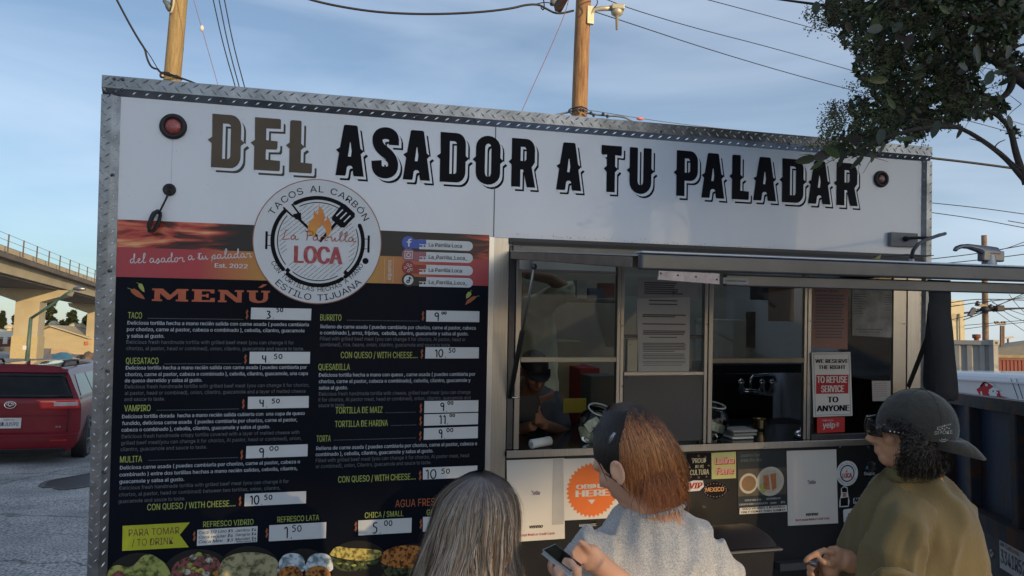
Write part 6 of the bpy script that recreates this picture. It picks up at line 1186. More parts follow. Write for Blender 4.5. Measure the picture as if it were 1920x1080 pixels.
# blue steel trailer
a, b2 = G(1700, 728, 5.6), G(1990, 765, 3.45); zt = 1.735; a.z = b2.z = zt; u = (b2-a).normalized(); nn_ = V((-u.y, u.x, 0)); nn_ = nn_ if nn_.dot(rt_) > 0 else -nn_
M_blue = mat('rusty_blue_steel', (.035, .055, .10), .55, .3, col2=(.075, .035, .022), vs=7, bump=.25, bs=25, stretch=(1, 1, .35), det=8); M_blue.node_tree.nodes['Color Ramp'].color_ramp.elements[0].position = .36; M_blue.node_tree.nodes['Color Ramp'].color_ramp.elements[1].position = .5
M_blue2 = mat('dark_blue_frame', (.03, .036, .055), .6, .3, col2=(.10, .042, .022), vs=9, bump=.25, bs=25, det=8); M_blue2.node_tree.nodes['Color Ramp'].color_ramp.elements[0].position = .36; M_blue2.node_tree.nodes['Color Ramp'].color_ramp.elements[1].position = .52
tr_ = thing('dump_trailer', 'scratched dark blue steel dump trailer beside the olive jacket', 'trailer', (a.x, a.y, 0)); zb = 1.04
def tpn(px, py, off=0): d = (G(px, py, 1)-CAM); t_ = (a + nn_*off - CAM).dot(nn_)/d.dot(nn_); return CAM + d*t_
obj('side_plate', MB().prism([a+nn_*.05, b2+nn_*.05, b2+nn_*.05+V((0,0,zb-zt)), a+nn_*.05+V((0,0,zb-zt))], nn_*.02), M_blue, tr_); obj('top_rail', MB().bar(a+V((0,0,-.03))+nn_*.03, b2+V((0,0,-.03))+nn_*.03, .09, .07), M_blue2, tr_); obj('bottom_rail', MB().bar(a+V((0,0,zb-zt))+nn_*.01, b2+V((0,0,zb-zt))+nn_*.01, .12, .09), M_blue2, tr_)
obj('bed_box', MB().prism([a+nn_*.07+V((0,0,-.1)), b2+nn_*.07+V((0,0,-.1)), b2+nn_*.07+V((0,0,zb-zt)), a+nn_*.07+V((0,0,zb-zt))], nn_*1.9), M_blue2, tr_)
for px in (1768, 1816, 1901, 1965):
    p = tpn(px, 760); p.z = zt-.06; obj('rib_post', bevel(obj('stake_post', MB().bar(p+nn_*.02, V((p.x, p.y, zb+.03))+nn_*.02, .065, .075, u), M_blue2, tr_), .006) and MB().bar(p+nn_*.048-u*.052, V((p.x, p.y, zb+.03))+nn_*.048-u*.052, .01, .03, u), M_blue2, tr_)
p = tpn(1850, 940); obj('lower_frame', MB().prism([a+nn_*.0+V((0,0,zb-zt-.05)), b2+V((0,0,zb-zt-.05)), b2+V((0,0,zb-zt-.34)), a+V((0,0,zb-zt-.34))], nn_*.12), mat('bumper_steel', (.05, .056, .07), .5, .4, var=.3, vs=8), tr_)
c0 = tpn(1860, 1038); obj('hitch_hole', MB().lathe(c0, -nn_, [(.022, .0), (.022, .004), (.012, .004), (.012, .001), (0, .001)], 16), M_steel2, tr_, True)
pq = [tpn(1876, 1018, -.012), tpn(1990, 1052, -.012)]; w_ = .31; pu = u; p0 = tpn(1876, 1064, -.012); hgt = .152
pt = obj('licence_plate', MB().prism([p0, p0+u*w_, p0+u*w_+V((0,0,hgt)), p0+V((0,0,hgt))], -nn_*.003), mat('plate_white3', (.55, .57, .6), .35), tr_)
mb = MB(); text2(mb, "3341R52", p0+u*.018+V((0,0,.032))-nn_*.005, u, (0,0,1), .275, .07, .015); obj('plate_lettering', mb, mat('plate_navy', (.03, .04, .09), .5), pt)
mb = MB(); text2(mb, "JAN", p0+u*.012+V((0,0,.122))-nn_*.005, u, (0,0,1), .045, .016, .03); obj('plate_lettering', mb, MATS['plate_navy'], pt); mb = MB(); text2(mb, "California", p0+u*.075+V((0,0,.118))-nn_*.005, u, (0,0,1), .15, .022, .0); obj('plate_lettering', mb, M_red, pt)
obj('plate_tab', MB().bar(p0+u*.11+V((0,0,.165))-nn_*.006, p0+u*.2+V((0,0,.165))-nn_*.006, .004, .02), M_card, pt)
for k in (.3, .8): c0 = a.lerp(b2, k) + nn_*.2; c0.z = .40; obj('wheel', MB().lathe(c0, nn_, [(0, -.1), (.34, -.1), (.34, .12), (0, .12)], 24), M_rubber, tr_, True)
# sun axes for the unseen shade blockers added behind the photographer
sh_ = V((sdir.x, sdir.y, 0)).normalized(); shp = V((-sh_.y, sh_.x, 0))
# ================================================================ people
M_skin = mat('skin', (.62, .36, .25), .5, var=.06, vs=18, bump=.05, bs=150, spec=.35); M_skin2 = mat('skin_tan', (.55, .29, .17), .5, var=.08, vs=18, bump=.05, bs=150, spec=.35)
M_hairmat = attrmat('hair_strands', .42, .45); M_jeans = mat('dark_trousers', (.03, .035, .05), .8); M_shoe = mat('dark_shoe', (.02, .02, .02), .5)
def basis(fwd, up):
    f = fwd.normalized(); u = (up - f*up.dot(f)).normalized(); s = f.cross(u); return f, u, s        # s: the person's right
def headmesh(mb, c, fwd, up, k=1.0, ears=True):
    f, u, s = basis(fwd, up); M = Matrix((s, f, u)); q = lambda a, b_, d_: c + s*(a*k) + f*(b_*k) + u*(d_*k)
    mb.ell(q(0, -.012, .02), (.074*k, .094*k, .095*k), M); mb.ell(q(0, .028, -.035), (.060*k, .066*k, .075*k), M); mb.ell(q(0, .055, -.085), (.036*k, .034*k, .030*k), M)
    mb.ell(q(0, .070, .018), (.055*k, .020*k, .022*k), M)
    mb.tube([q(0, .085, .012), q(0, .103, -.012), q(0, .116, -.034), q(0, .098, -.044)], [(.008*k, .009*k), (.010*k, .010*k), (.014*k, .012*k), (.009*k, .008*k)], 10)
    for sx in (-1, 1): mb.ell(q(sx*.012, .098, -.038), (.010*k, .012*k, .008*k), M); mb.ell(q(sx*.040, .060, -.02), (.022*k, .022*k, .022*k), M)
    mb.ell(q(0, .090, -.062), (.024*k, .011*k, .006*k), M); mb.ell(q(0, .088, -.072), (.021*k, .012*k, .0075*k), M)
    if ears:
        for sx in (-1, 1):
            e = q(sx*.076, -.008, -.012); ring = [e + f*(.015*k*math.cos(R(a))) + u*(.028*k*math.sin(R(a))*(1.1 if math.sin(R(a)) > 0 else .9)) + s*(sx*.010*k) - f*(.004*k) for a in range(-100, 215, 25)]
            mb.tube(ring, .0052*k, 8); mb.ell(e + s*(sx*.002*k), (.006*k, .014*k, .024*k), M)
    return q, (f, u, s)
def finger(mb, pts, r): mb.tube(pts, [r*(1-.28*i/(len(pts)-1)) for i in range(len(pts))], 8); mb.ell(pts[-1], (r*.72,)*3, None, 8, 6); mb.ell(pts[0], (r,)*3, None, 8, 6)
def legs(b_, tr_mb, sh_mb, hip, side, f_, h=.92):
    g_ = gz((hip-CAM).dot(fw))
    for sx in (-1, 1):
        a = hip + side*(sx*.09); kn = V((a.x, a.y, g_+.48)) + f_*.02; an = V((a.x, a.y, g_+.09)); b_.tube([a, kn, an, V((an.x, an.y, g_+.03))+f_*.1], [.07, .05, .035, .035], 12); tr_mb.tube([a+V((0,0,.05)), kn, an-V((0,0,.02))], [.105, .078, .062], 14)
        sh_mb.tube([an-f_*.07-V((0,0,.04)), an-V((0,0,.035)), an+f_*.12-V((0,0,.05)), an+f_*.19-V((0,0,.06))], [.035, .045, .04, .02], 12)
def strands(mb, gen, n_, wd, cols, rn, ctr_, root=None, rk=.3):
    for i in range(n_):
        pts = gen(rn)
        if not pts: continue
        k = len(pts); c_ = rn.choice(cols); v_ = rn.uniform(.65, 1.35); mb.col = tuple(x*v_ for x in c_); w_ = wd*rn.uniform(.5, 1.3); vs = []
        cc = ctr_
        for j, p in enumerate(pts):
            tg = (pts[min(j+1, k-1)] - pts[max(j-1, 0)]).normalized(); o_ = (p - cc); o_ = (o_ - tg*o_.dot(tg))
            sd = tg.cross(o_).normalized() if o_.length > 1e-5 else V((1, 0, 0)); ww = w_*(1 - .75*(j/(k-1))**2)*.5; vs += [p - sd*ww, p + sd*ww]
        if root:
            base = mb.col; o0 = len(mb.v); mb.v += vs; tr0 = rn.uniform(.6, 1.3)*rk
            for j in range(k-1):
                t = min(1, (j/(k-1))/tr0); t = t*t*(3-2*t); mb.f.append((o0+2*j, o0+2*j+1, o0+2*j+3, o0+2*j+2)); mb.c.append(tuple(r_*(1-t) + c__*t for r_, c__ in zip(root, base)))
        else: mb.add(vs, [(2*j, 2*j+1, 2*j+3, 2*j+2) for j in range(k-1)])
def folds(amp, sx, sy, sz, seed=0, a2=0):
    def f_(co, n_):
        v = noise.noise(V((co.x*sx+seed, co.y*sy, co.z*sz))); r_ = (1-min(1, abs(v)*2.6))**1.6
        return amp*(r_*.8 + .5*noise.noise(V((co.x*sx*2.3, co.y*sy*2.3+seed, co.z*sz*1.7)))) - amp*.3 + (a2*noise.noise(co*90) if a2 else 0)
    return f_
cR, cU, cB = cdir(1, 0, 0), cdir(0, 1, 0), cdir(0, 0, 1)        # camera right, up, towards the camera
Mc = Matrix((cR, cB, cU))
def cloth(name, par, mb, m_, vox, fo, it=5, **k): return fuse(obj(name, mb, m_, par, True, **k), vox, it, fo)

# ---- woman in the grey shirt
wo = thing('person', 'woman in a grey T-shirt with dark and orange hair bending over her phone', 'person', gp(1225, 1.85))
hc = G(1181, 860, 1.82); fwd = cdir(-.62, -.44, -.65); up = cdir(-.42, .89, -.12)
b_ = MB(); q, (f, u, s) = headmesh(b_, hc, fwd, up, 1.0, False)
b_.tube([G(1190, 890, 1.83), G(1222, 938, 1.84), G(1232, 985, 1.86), G(1230, 1030, 1.88)], [.062, .058, .066, .09], 18)
b_.tube([G(1228, 1010, 1.88), G(1224, 1060, 1.88), G(1222, 1240, 1.9), G(1224, 1420, 1.9), G(1224, 1560, 1.9)], [(.10, .06), (.16, .09), (.14, .10), (.15, .11), (.15, .12)], 18, ref=cR)
e0 = G(1157, 884, 1.712); ring = [e0 + cR*(.013*math.cos(R(a))-.002*math.sin(R(a))) + cU*(.024*math.sin(R(a))) - cR*.004*math.sin(R(a)) + cB*(.006+.004*math.cos(R(a))) for a in range(-80, 250, 22)]
b_.tube(ring, [.0048]*len(ring), 8); b_.ell(e0+cR*.002, (.012, .008, .024), Mc); b_.ell(G(1163, 903, 1.712), (.008, .010, .009), Mc); b_.ell(G(1160, 886, 1.735), (.016, .02, .022), Mc)
# arms and hands
L1, L2, L3 = G(1110, 1040, 1.80), G(1075, 1230, 1.72), G(1078, 1105, 1.57); b_.tube([L1, L2], [.055, .042], 14); b_.tube([L2, L3, G(1070, 1088, 1.57)], [.042, .029, .026], 14)
b_.tube([G(1345, 1060, 1.85), G(1350, 1260, 1.78)], [.055, .045], 14); b_.tube([G(1350, 1260, 1.78), G(1150, 1080, 1.72), G(1118, 1052, 1.70)], [.042, .027, .026], 14)
pa = G(1066, 1074, 1.575); b_.tube([G(1072, 1092, 1.575), pa, G(1058, 1062, 1.60)], [(.022, .014), (.032, .016), (.028, .013)], 12, ref=cR)
finger(b_, [G(1084, 1084, 1.56), G(1080, 1066, 1.555), G(1071, 1054, 1.575), G(1060, 1050, 1.60)], .0098)
for i, (x_, y_) in enumerate(((1036, 1052), (1034, 1060), (1036, 1069), (1041, 1076))): finger(b_, [G(1058, 1064+i*5, 1.62), G(1044, y_-2, 1.665), G(x_-4, y_, 1.645), G(x_+1, y_+1, 1.615)], .0083)
pb_ = G(1108, 1046, 1.70); b_.tube([G(1122, 1052, 1.70), pb_, G(1096, 1040, 1.70)], [(.024, .014), (.034, .016), (.028, .012)], 12, ref=cU)
for i, pts in enumerate((((1096, 1024), (1086, 1022), (1078, 1030), (1074, 1037)), ((1098, 1034), (1086, 1031), (1078, 1038), (1075, 1045)), ((1098, 1042), (1088, 1041), (1082, 1046), (1078, 1051)), ((1100, 1050), (1092, 1050), (1087, 1054), (1084, 1058)))): finger(b_, [G(x_, y_, 1.70 - .012*j) for j, (x_, y_) in enumerate(pts)], .0085)
finger(b_, [G(1104, 1032, 1.69), G(1096, 1020, 1.67), G(1088, 1016, 1.66)], .0095)
tr_mb, sh_mb = MB(), MB(); hip = G(1224, 1540, 1.9); f2 = fw; legs(b_, tr_mb, sh_mb, hip, rt_, fw)
body_ = obj('body', b_, M_skin, wo, True); fuse(body_, .0042, 5)
s_ = MB(); rows = [(948, 1236, 44, 1.845, .058), (962, 1229, 60, 1.85, .075), (975, 1228, 78, 1.855, .085), (990, 1228, 98, 1.86, .10), (1012, 1228, 121, 1.865, .118), (1040, 1224, 139, 1.87, .135), (1080, 1222, 149, 1.875, .15), (1160, 1218, 152, 1.88, .16), (1300, 1218, 150, 1.89, .165), (1500, 1222, 150, 1.9, .165)]
s_.tube([G(x_, y_, D_) for y_, x_, r_, D_, d_ in rows], [(r_*D_/F, d_) for y_, x_, r_, D_, d_ in rows], 28, ref=cR)
s_.tube([G(1135, 1015, 1.83), G(1112, 1050, 1.80), G(1096, 1150, 1.76), G(1084, 1200, 1.74)], [.055, .066, .068, .066], 18); s_.tube([G(1320, 1020, 1.87), G(1340, 1070, 1.85), G(1350, 1180, 1.81)], [.055, .07, .07], 18)
M_shirt = mat('grey_marl_cotton', (.62, .62, .61), .9, var=.0, col2=(.30, .305, .31), vs=330, bump=.15, bs=400, sheen=.3, det=2)
sh1 = cloth('t_shirt', wo, s_, M_shirt, .006, folds(.020, 11, 11, 2.6, 3), 6)
mb = MB(); rg = [G(1238+46*math.cos(R(a)), 955+9*math.sin(R(a))-10*math.cos(R(a)), 1.845-.066*math.sin(R(a))) for a in range(-10, 191, 12)]; mb.tube(rg, .006, 8); obj('collar', mb, M_shirt, wo, True)
mb = MB(); mb.tube([G(1112, 1022, 1.735), G(1124, 1024, 1.715), G(1138, 1036, 1.70), G(1150, 1052, 1.695), G(1160, 1082, 1.69), G(1166, 1120, 1.69)], .0022, 6); 
obj('trousers', tr_mb, M_jeans, wo, True); obj('shoes', sh_mb, M_shoe, wo, True)
# hair
def surf(px, py, cx, cy, rx, ry, Dc, rd, k=1.0):
    v = 1-((px-cx)/rx)**2-((py-cy)/ry)**2; return G(px, py, Dc - rd*math.sqrt(max(0, v))*k)
hb = MB(); hb.ell(G(1176, 838, 1.82), (.076, .088, .086), Mc); obj('hair_base', hb, mat('hair_under', (.016, .011, .010), .7, var=.3, vs=60), wo, True); hb = MB(); hb.ell(G(1207, 856, 1.825), (.079, .089, .094), Mc); obj('hair_base', hb, mat('hair_under_orange', (.17, .06, .022), .7, col2=(.07, .026, .012), vs=40, stretch=(5, 5, 1)), wo, True)
hm_ = MB(); cen = G(1195, 870, 1.83)
def gA(rn):       # swept back dark side hair
    t = rn.random(); sx, sy = 1113 + 46*t*rn.uniform(.7, 1.1), 842 + 42*t + rn.uniform(-30, 14); ex, ey = 1152 + rn.uniform(-22, 44), 770 + rn.uniform(-2, 28); r = []
    mxx, myy = min(sx, ex) - 6 + 12*t, (sy*.5+ey*.5) - 4
    for j in range(9):
        a = j/8; x_ = (1-a)**2*sx + 2*a*(1-a)*mxx + a*a*ex; y_ = (1-a)**2*sy + 2*a*(1-a)*myy + a*a*ey; r.append(surf(x_, y_, 1174, 848, 70, 92, 1.82, .100, rn.uniform(.985, 1.01) if j == 4 else 1.0))
    return r
strands(hm_, gA, 1600, .0022, [(.010, .008, .008), (.016, .011, .010), (.028, .022, .022)], random.Random(1), cen)
def gC(rn):       # dark hair at the nape and temple
    sx, sy = rn.uniform(1112, 1150), rn.uniform(800, 862); ex, ey = sx + rn.uniform(20, 44), sy + rn.uniform(16, 44)
    return [surf(sx+(ex-sx)*j/7, sy+(ey-sy)*(j/7)**1.3, 1174, 852, 68, 90, 1.82, .099) for j in range(8)]
strands(hm_, gC, 500, .0028, [(.010, .008, .008), (.014, .010, .010)], random.Random(2), cen)
def gB(rn):       # orange lengths falling backwards from the crown
    t = rn.random(); sx, sy = 1136 + 70*t, 764 - 9*math.sin(t*3.0) + rn.uniform(-2, 26)*rn.random(); ex = 1178 + 112*t**.9 + rn.uniform(-10, 6); ey = 902 + 50*t**.6 + rn.uniform(-62, 26)*rn.random()**.5
    c1x, c1y = sx + (ex-sx)*.45 + 14, sy + (ey-sy)*.22; c2x, c2y = ex + 8 - 18*(1-t), sy + (ey-sy)*.7; r = []; ph, am = rn.random()*6.3, rn.uniform(0, 6); lay = rn.uniform(.95, 1.05) + .03*noise.noise(V((t*9, 3, 1)))
    for j in range(12):
        a = j/11; B0, B1, B2, B3 = (1-a)**3, 3*a*(1-a)**2, 3*a*a*(1-a), a**3
        x_ = B0*sx+B1*c1x+B2*c2x+B3*ex + am*math.sin(ph+a*7)*a; y_ = B0*sy+B1*c1y+B2*c2y+B3*ey; r.append(surf(x_, y_, 1206, 862, 92, 110, 1.82, .112, lay))
    return r
strands(hm_, gB, 5600, .0017, [(.50, .19, .055), (.42, .15, .045), (.58, .26, .09), (.30, .10, .035), (.12, .042, .02), (.40, .14, .045)], random.Random(3), cen, (.035, .018, .012), .42)
def gD(rn):       # loose strands at the neck
    sx, sy = rn.uniform(1200, 1272), rn.uniform(880, 915); ex, ey = sx + rn.uniform(-12, 30), rn.uniform(940, 985); c_ = rn.uniform(-14, 14)
    return [surf(sx+(ex-sx)*j/8 + c_*math.sin(j/8*3.1), sy+(ey-sy)*j/8, 1215, 880, 100, 130, 1.82, .11, 1.03) for j in range(9)]
strands(hm_, gD, 190, .0014, [(.30, .11, .04), (.18, .06, .03)], random.Random(4), cen)
strands(hm_, lambda rn: [G(1134+8*j+rn.uniform(-1, 1)+5*math.sin(j*.5), 888+7*j, 1.735+.002*j) for j in range(7)] , 14, .0016, [(.02, .012, .01)], random.Random(5), cen)
obj('hair', hm_, M_hairmat, wo, True)
obj('hair_clip', MB().tube([G(1142, 830, 1.708), G(1147, 820, 1.702), G(1153, 811, 1.702)], [.003, .0045, .003], 8), mat('clip_grey', (.3, .32, .36), .25, .6), wo, True)
# phone
A, B2, C2 = G(1018, 1031, 1.655), G(1041, 1020.5, 1.715), G(1093, 1061, 1.605); D2 = A + C2 - B2; nrm_ = (B2-A).cross(D2-A).normalized()
if nrm_.dot(CAM - A) < 0: nrm_ = -nrm_
ph = thing('mobile_phone', 'black mobile phone with pale edges held in the hands of the grey shirted woman', 'phone', A)
bevel(obj('phone_case', MB().prism([A, B2, C2, D2] if (B2-A).cross(D2-A).dot(nrm_) > 0 else [D2, C2, B2, A], -nrm_*.009), mat('phone_edge', (.42, .5, .56), .3, .5), ph), .002)
ins = lambda p: p + ((A+C2)/2 - p)*.05 + nrm_*.0012; obj('phone_screen', MB().add([ins(A), ins(B2), ins(C2), ins(D2)], [(0, 1, 2, 3)] if (B2-A).cross(D2-A).dot(nrm_) > 0 else [(3, 2, 1, 0)]), mat('phone_glass', (.004, .004, .005), .08, var=0, spec=.8), ph)

# ---- woman with long grey brown hair
w1 = thing('person', 'person with long wavy grey brown hair seen from behind in front of the menu', 'person', gp(895, 1.75)); D1 = 1.74; k1 = D1/F
b_ = MB(); hc1 = G(893, 992, D1+.05); headmesh(b_, hc1, cdir(.1, -.05, -1), cdir(-.06, 1, 0), .86)
b_.tube([G(892, 1030, D1+.02), G(888, 1100, D1+.03), G(886, 1140, D1+.04)], [.055, .055, .08], 16); b_.tube([G(886, 1130, D1+.04), G(886, 1200, D1+.05), G(886, 1400, D1+.06), G(886, 1620, D1+.06)], [(.12, .07), (.17, .10), (.14, .10), (.15, .12)], 18, ref=cR)
for sx in (-1, 1): b_.tube([G(886+sx*135, 1175, D1+.05), G(886+sx*165, 1400, D1+.04), G(886+sx*120, 1520, D1-.02+.25)], [.05, .04, .028], 12); b_.ell(G(886+sx*118, 1528, D1+.27), (.03, .05, .03))
tr_mb, sh_mb = MB(), MB(); legs(b_, tr_mb, sh_mb, G(886, 1640, D1+.06), rt_, fw); fuse(obj('body', b_, M_skin, w1, True), .005, 5); obj('trousers', tr_mb, M_jeans, w1, True); obj('shoes', sh_mb, M_shoe, w1, True)
s_ = MB(); s_.tube([G(888, 1118, D1+.03), G(886, 1150, D1+.04), G(886, 1190, D1+.05), G(886, 1400, D1+.06), G(886, 1640, D1+.06)], [(.07, .07), (.15, .09), (.19, .12), (.17, .13), (.19, .14)], 24, ref=cR)
for sx in (-1, 1): s_.tube([G(886+sx*110, 1165, D1+.05), G(886+sx*160, 1300, D1+.04), G(886+sx*168, 1400, D1+.04)], [.06, .06, .055], 14)
cloth('dark_top', w1, s_, mat('dark_top', (.04, .04, .05), .9), .008, folds(.008, 8, 8, 3, 9), 4)
EH = ((0, 0), (8, 30), (20, 52), (40, 69), (65, 80), (110, 90), (150, 97), (190, 110), (300, 132), (430, 138))
def er(h):
    for (a, ra), (b2, rb) in zip(EH, EH[1:]):
        if h <= b2: return ra + (rb-ra)*(h-a)/(b2-a)
    return 138
def hair1(rn, fly=False):
    th = rn.uniform(-math.pi, math.pi); lay = rn.uniform(.80, 1.0) if not fly else rn.uniform(1.0, 1.12); hmax = rn.uniform(300, 430) if not fly else rn.uniform(60, 300); h0_ = rn.uniform(0, 34)*rn.random() if not fly else rn.uniform(0, 50); r = []
    w1_, w2_ = noise.noise(V((th*2.2, 1, 0)))*3, noise.noise(V((th*1.7, 5, 0)))*6; amp = .5 + .8*abs(noise.noise(V((th*3, 9, 0)))*2); jit = rn.uniform(-1, 1)
    for j in range(17):
        a = j/16; h = h0_ + (hmax-h0_)*(a**1.35); ax = 903 - 27*min(1, h/190) ; rr = er(h)*lay*(1+.05*noise.noise(V((th*3, h*.012, 2)))*2)
        wv_ = amp*(9*math.sin(h*.030+w2_) * min(1, h/140) + 4*math.sin(h*.075+w1_*2)*min(1, h/160)) + jit*2.5*math.sin(h*.11+jit*9)
        x_ = ax + rr*math.sin(th) + wv_*math.cos(th)*.7 ; dep = rr*k1*math.cos(th)*.92
        y_ = 886 + h + (6*math.cos(th) if h < 60 else 6)
        r.append(G(x_, y_, D1 + .02) + cB*(dep + .006*math.sin(h*.045+w1_*3)*min(1, h/150)))
    return r
hb = MB(); hs = [2, 8, 20, 40, 65, 110, 150, 190, 300, 400]; hb.tube([G(903-27*min(1, h/190), 889+h+4, D1+.02) for h in hs], [(er(h)*k1*.88, er(h)*k1*.82) for h in hs], 24, ref=cR); obj('hair_base', hb, mat('hair_under2', (.045, .035, .028), .8, col2=(.015, .012, .010), vs=30, stretch=(6, 6, .6)), w1, True)
hm_ = MB(); cols1 = [(.30, .21, .14), (.42, .34, .27), (.58, .52, .46), (.18, .12, .085), (.36, .23, .14), (.06, .042, .034), (.48, .35, .23)]
strands(hm_, hair1, 8000, .0018, cols1, random.Random(11), G(890, 990, D1+.02), (.16, .14, .14), .25); strands(hm_, lambda rn: hair1(rn, True), 260, .0010, [(.30, .26, .22), (.2, .15, .1)], random.Random(12), G(890, 990, D1+.02)); obj('hair', hm_, M_hairmat, w1, True)

# ---- man in the olive jacket
mn = thing('person', 'man in an olive jacket with a backwards dark cap and sunglasses', 'person', gp(1715, 2.0)); Dm = 1.97
hcm = G(1708, 809, Dm); fwm = cdir(-.93, .03, -.34); upm = cdir(.06, .99, .05)
b_ = MB(); q, (f, u, s) = headmesh(b_, hcm, fwm, upm, .87, True)
b_.tube([G(1705, 830, Dm), G(1714, 880, Dm+.01), G(1718, 930, Dm+.02)], [.066, .062, .075], 18); b_.tube([G(1716, 925, Dm+.02), G(1714, 980, Dm+.03), G(1712, 1200, Dm+.04), G(1712, 1420, Dm+.04)], [(.09, .07), (.13, .10), (.14, .11), (.14, .11)], 18, ref=cR)
hd0 = G(1575, 1046, Dm); b_.tube([G(1700, 1010, Dm+.02), G(1690, 1120, Dm+.03), G(1600, 1054, Dm), G(1578, 1048, Dm)], [.05, .045, .032, .028], 14)
b_.tube([G(1582, 1048, Dm), G(1566, 1046, Dm), G(1552, 1044, Dm)], [(.026, .018), (.034, .022), (.028, .02)], 14, ref=cU)
finger(b_, [G(1560, 1036, Dm-.015), G(1546, 1032, Dm-.02), G(1528, 1039, Dm-.025), G(1516, 1046, Dm-.025), G(1510, 1052, Dm-.02)], .0100)
finger(b_, [G(1560, 1058, Dm-.025), G(1552, 1056, Dm-.04), G(1544, 1053, Dm-.04), G(1539, 1050, Dm-.035)], .0108)
for i in range(3): finger(b_, [G(1556, 1050+i*11, Dm+.005), G(1538, 1052+i*12, Dm+.03), G(1522, 1058+i*12, Dm+.02), G(1516, 1063+i*12, Dm-.008), G(1524, 1066+i*12, Dm-.026)], .0092)
b_.tube([G(1562, 1046, Dm), G(1556, 1068, Dm), G(1560, 1086, Dm+.01)], [.024, .026, .018], 12)
b_.tube([G(1705, 960, Dm-.02), G(1690, 1100, Dm-.06), G(1680, 1200, Dm-.06)], [.05, .045, .04], 12)
tr_mb, sh_mb = MB(), MB(); legs(b_, tr_mb, sh_mb, G(1712, 1440, Dm+.04), rt_, fw); fuse(obj('body', b_, M_skin2, mn, True), .0045, 4); obj('trousers', tr_mb, M_jeans, mn, True); obj('shoes', sh_mb, M_shoe, mn, True)
s_ = MB(); rows = [(884, 1718, 50, Dm+.005, .066), (902, 1715, 62, Dm+.01, .085), (925, 1713, 84, Dm+.015, .11), (950, 1714, 100, Dm+.02, .125), (985, 1714, 114, Dm+.02, .14), (1030, 1714, 127, Dm+.02, .15), (1080, 1711, 136, Dm+.02, .155), (1200, 1708, 140, Dm+.03, .16), (1380, 1708, 130, Dm+.03, .15)]
s_.tube([G(x_, y_, D_) for y_, x_, r_, D_, d_ in rows], [(r_*D_/F, d_) for y_, x_, r_, D_, d_ in rows], 28, ref=cR)
s_.tube([G(1715, 945, Dm-.05), G(1692, 985, Dm-.088), G(1672, 1040, Dm-.105), G(1664, 1100, Dm-.105), G(1664, 1200, Dm-.10)], [.06, .068, .070, .070, .066], 18)
M_olive = mat('olive_twill', (.125, .096, .036), .75, var=.10, vs=5, bump=.12, bs=160, sheen=.25)
cloth('bomber_jacket', mn, s_, M_olive, .0062, folds(.022, 9, 9, 3.6, 21), 5)
mb = MB(); rg = [G(1716+50*math.cos(R(a)), 884+8*math.sin(R(a))-3*math.cos(R(a)), Dm+.005-.068*math.sin(R(a))) for a in range(0, 361, 15)]; mb.tube(rg, [(.018, .009)]*len(rg), 10, ref=cU, cap=False); obj('collar', mb, mat('olive_rib', (.15, .13, .055), .9, bump=.5, bs=200, stretch=(4, 4, .3)), mn, True)
mb = MB(); mb.tube([G(1640, 1082, Dm-.19), G(1655, 1071, Dm-.205), G(1685, 1072, Dm-.205), G(1715, 1084, Dm-.19)], .010, 10); obj('sleeve_fold', mb, M_olive, mn, True)
# cap: dome cut along the band
f, u, s = basis(cdir(-.90, .12, -.40), cdir(.20, .97, .08)); cc = G(1719, 800, Dm); Mh = Matrix((s, f, u)); mb = MB(); vs = []; nu, nv = 36, 12
for i in range(nv+1):
    ph = (math.pi*.56)*i/nv
    for j in range(nu):
        th = 2*math.pi*j/nu; vs.append(cc + s*(.087*math.sin(ph)*math.cos(th)) + f*(.098*math.sin(ph)*math.sin(th)) + u*(.101*math.cos(ph)))
mb.add(vs, [(i*nu+j, (i+1)*nu+j, (i+1)*nu+(j+1) % nu, i*nu+(j+1) % nu) for i in range(nv) for j in range(nu)])
M_cap = mat('cap_black', (.030, .028, .022), .9, var=.12, vs=9, bump=.7, bs=26, sheen=.3); cap = obj('cap', mb, M_cap, mn, True); m = cap.modifiers.new('s', 'SOLIDIFY'); m.thickness = .002
mb = MB(); mb.ell(cc + u*.102, (.007, .007, .004), Mh, 10, 6); obj('cap_button', mb, M_cap, cap, True)
for a in (30, 90, 150, 210, 270, 330):
    mb = MB(); mb.tube([cc + (s*(.0872*math.sin(p_)*math.cos(R(a))) + f*(.0982*math.sin(p_)*math.sin(R(a))) + u*(.1012*math.cos(p_))) for p_ in [.06+1.6*k/12 for k in range(13)]], .0012, 5); obj('seam', mb, M_cap, cap)
def brim(i, o_): # inner / outer arcs at the back
    pass
vs = []; nA = 14; nB = 5
for j in range(nA+1):
    a = R(-90 - 62 + 124*j/nA)       # around the back
    inn = cc + s*(.087*math.cos(a)) + f*(.098*math.sin(a)) - u*.012; ou = cc + s*(.076*math.cos(a)) + f*(.098*math.sin(a) - .068*max(0, math.cos((j/nA-.5)*math.pi))**.6) - u*(.040 + .012*math.cos((j/nA-.5)*math.pi))
    for k in range(nB+1): t = k/nB; vs.append(inn.lerp(ou, t) - u*(.010*math.sin(t*math.pi)*-1))
mb = MB(); mb.add(vs, [(j*(nB+1)+k, j*(nB+1)+k+1, (j+1)*(nB+1)+k+1, (j+1)*(nB+1)+k) for j in range(nA) for k in range(nB)]); o = obj('cap_brim', mb, M_cap, cap, True); m = o.modifiers.new('s', 'SOLIDIFY'); m.thickness = .004
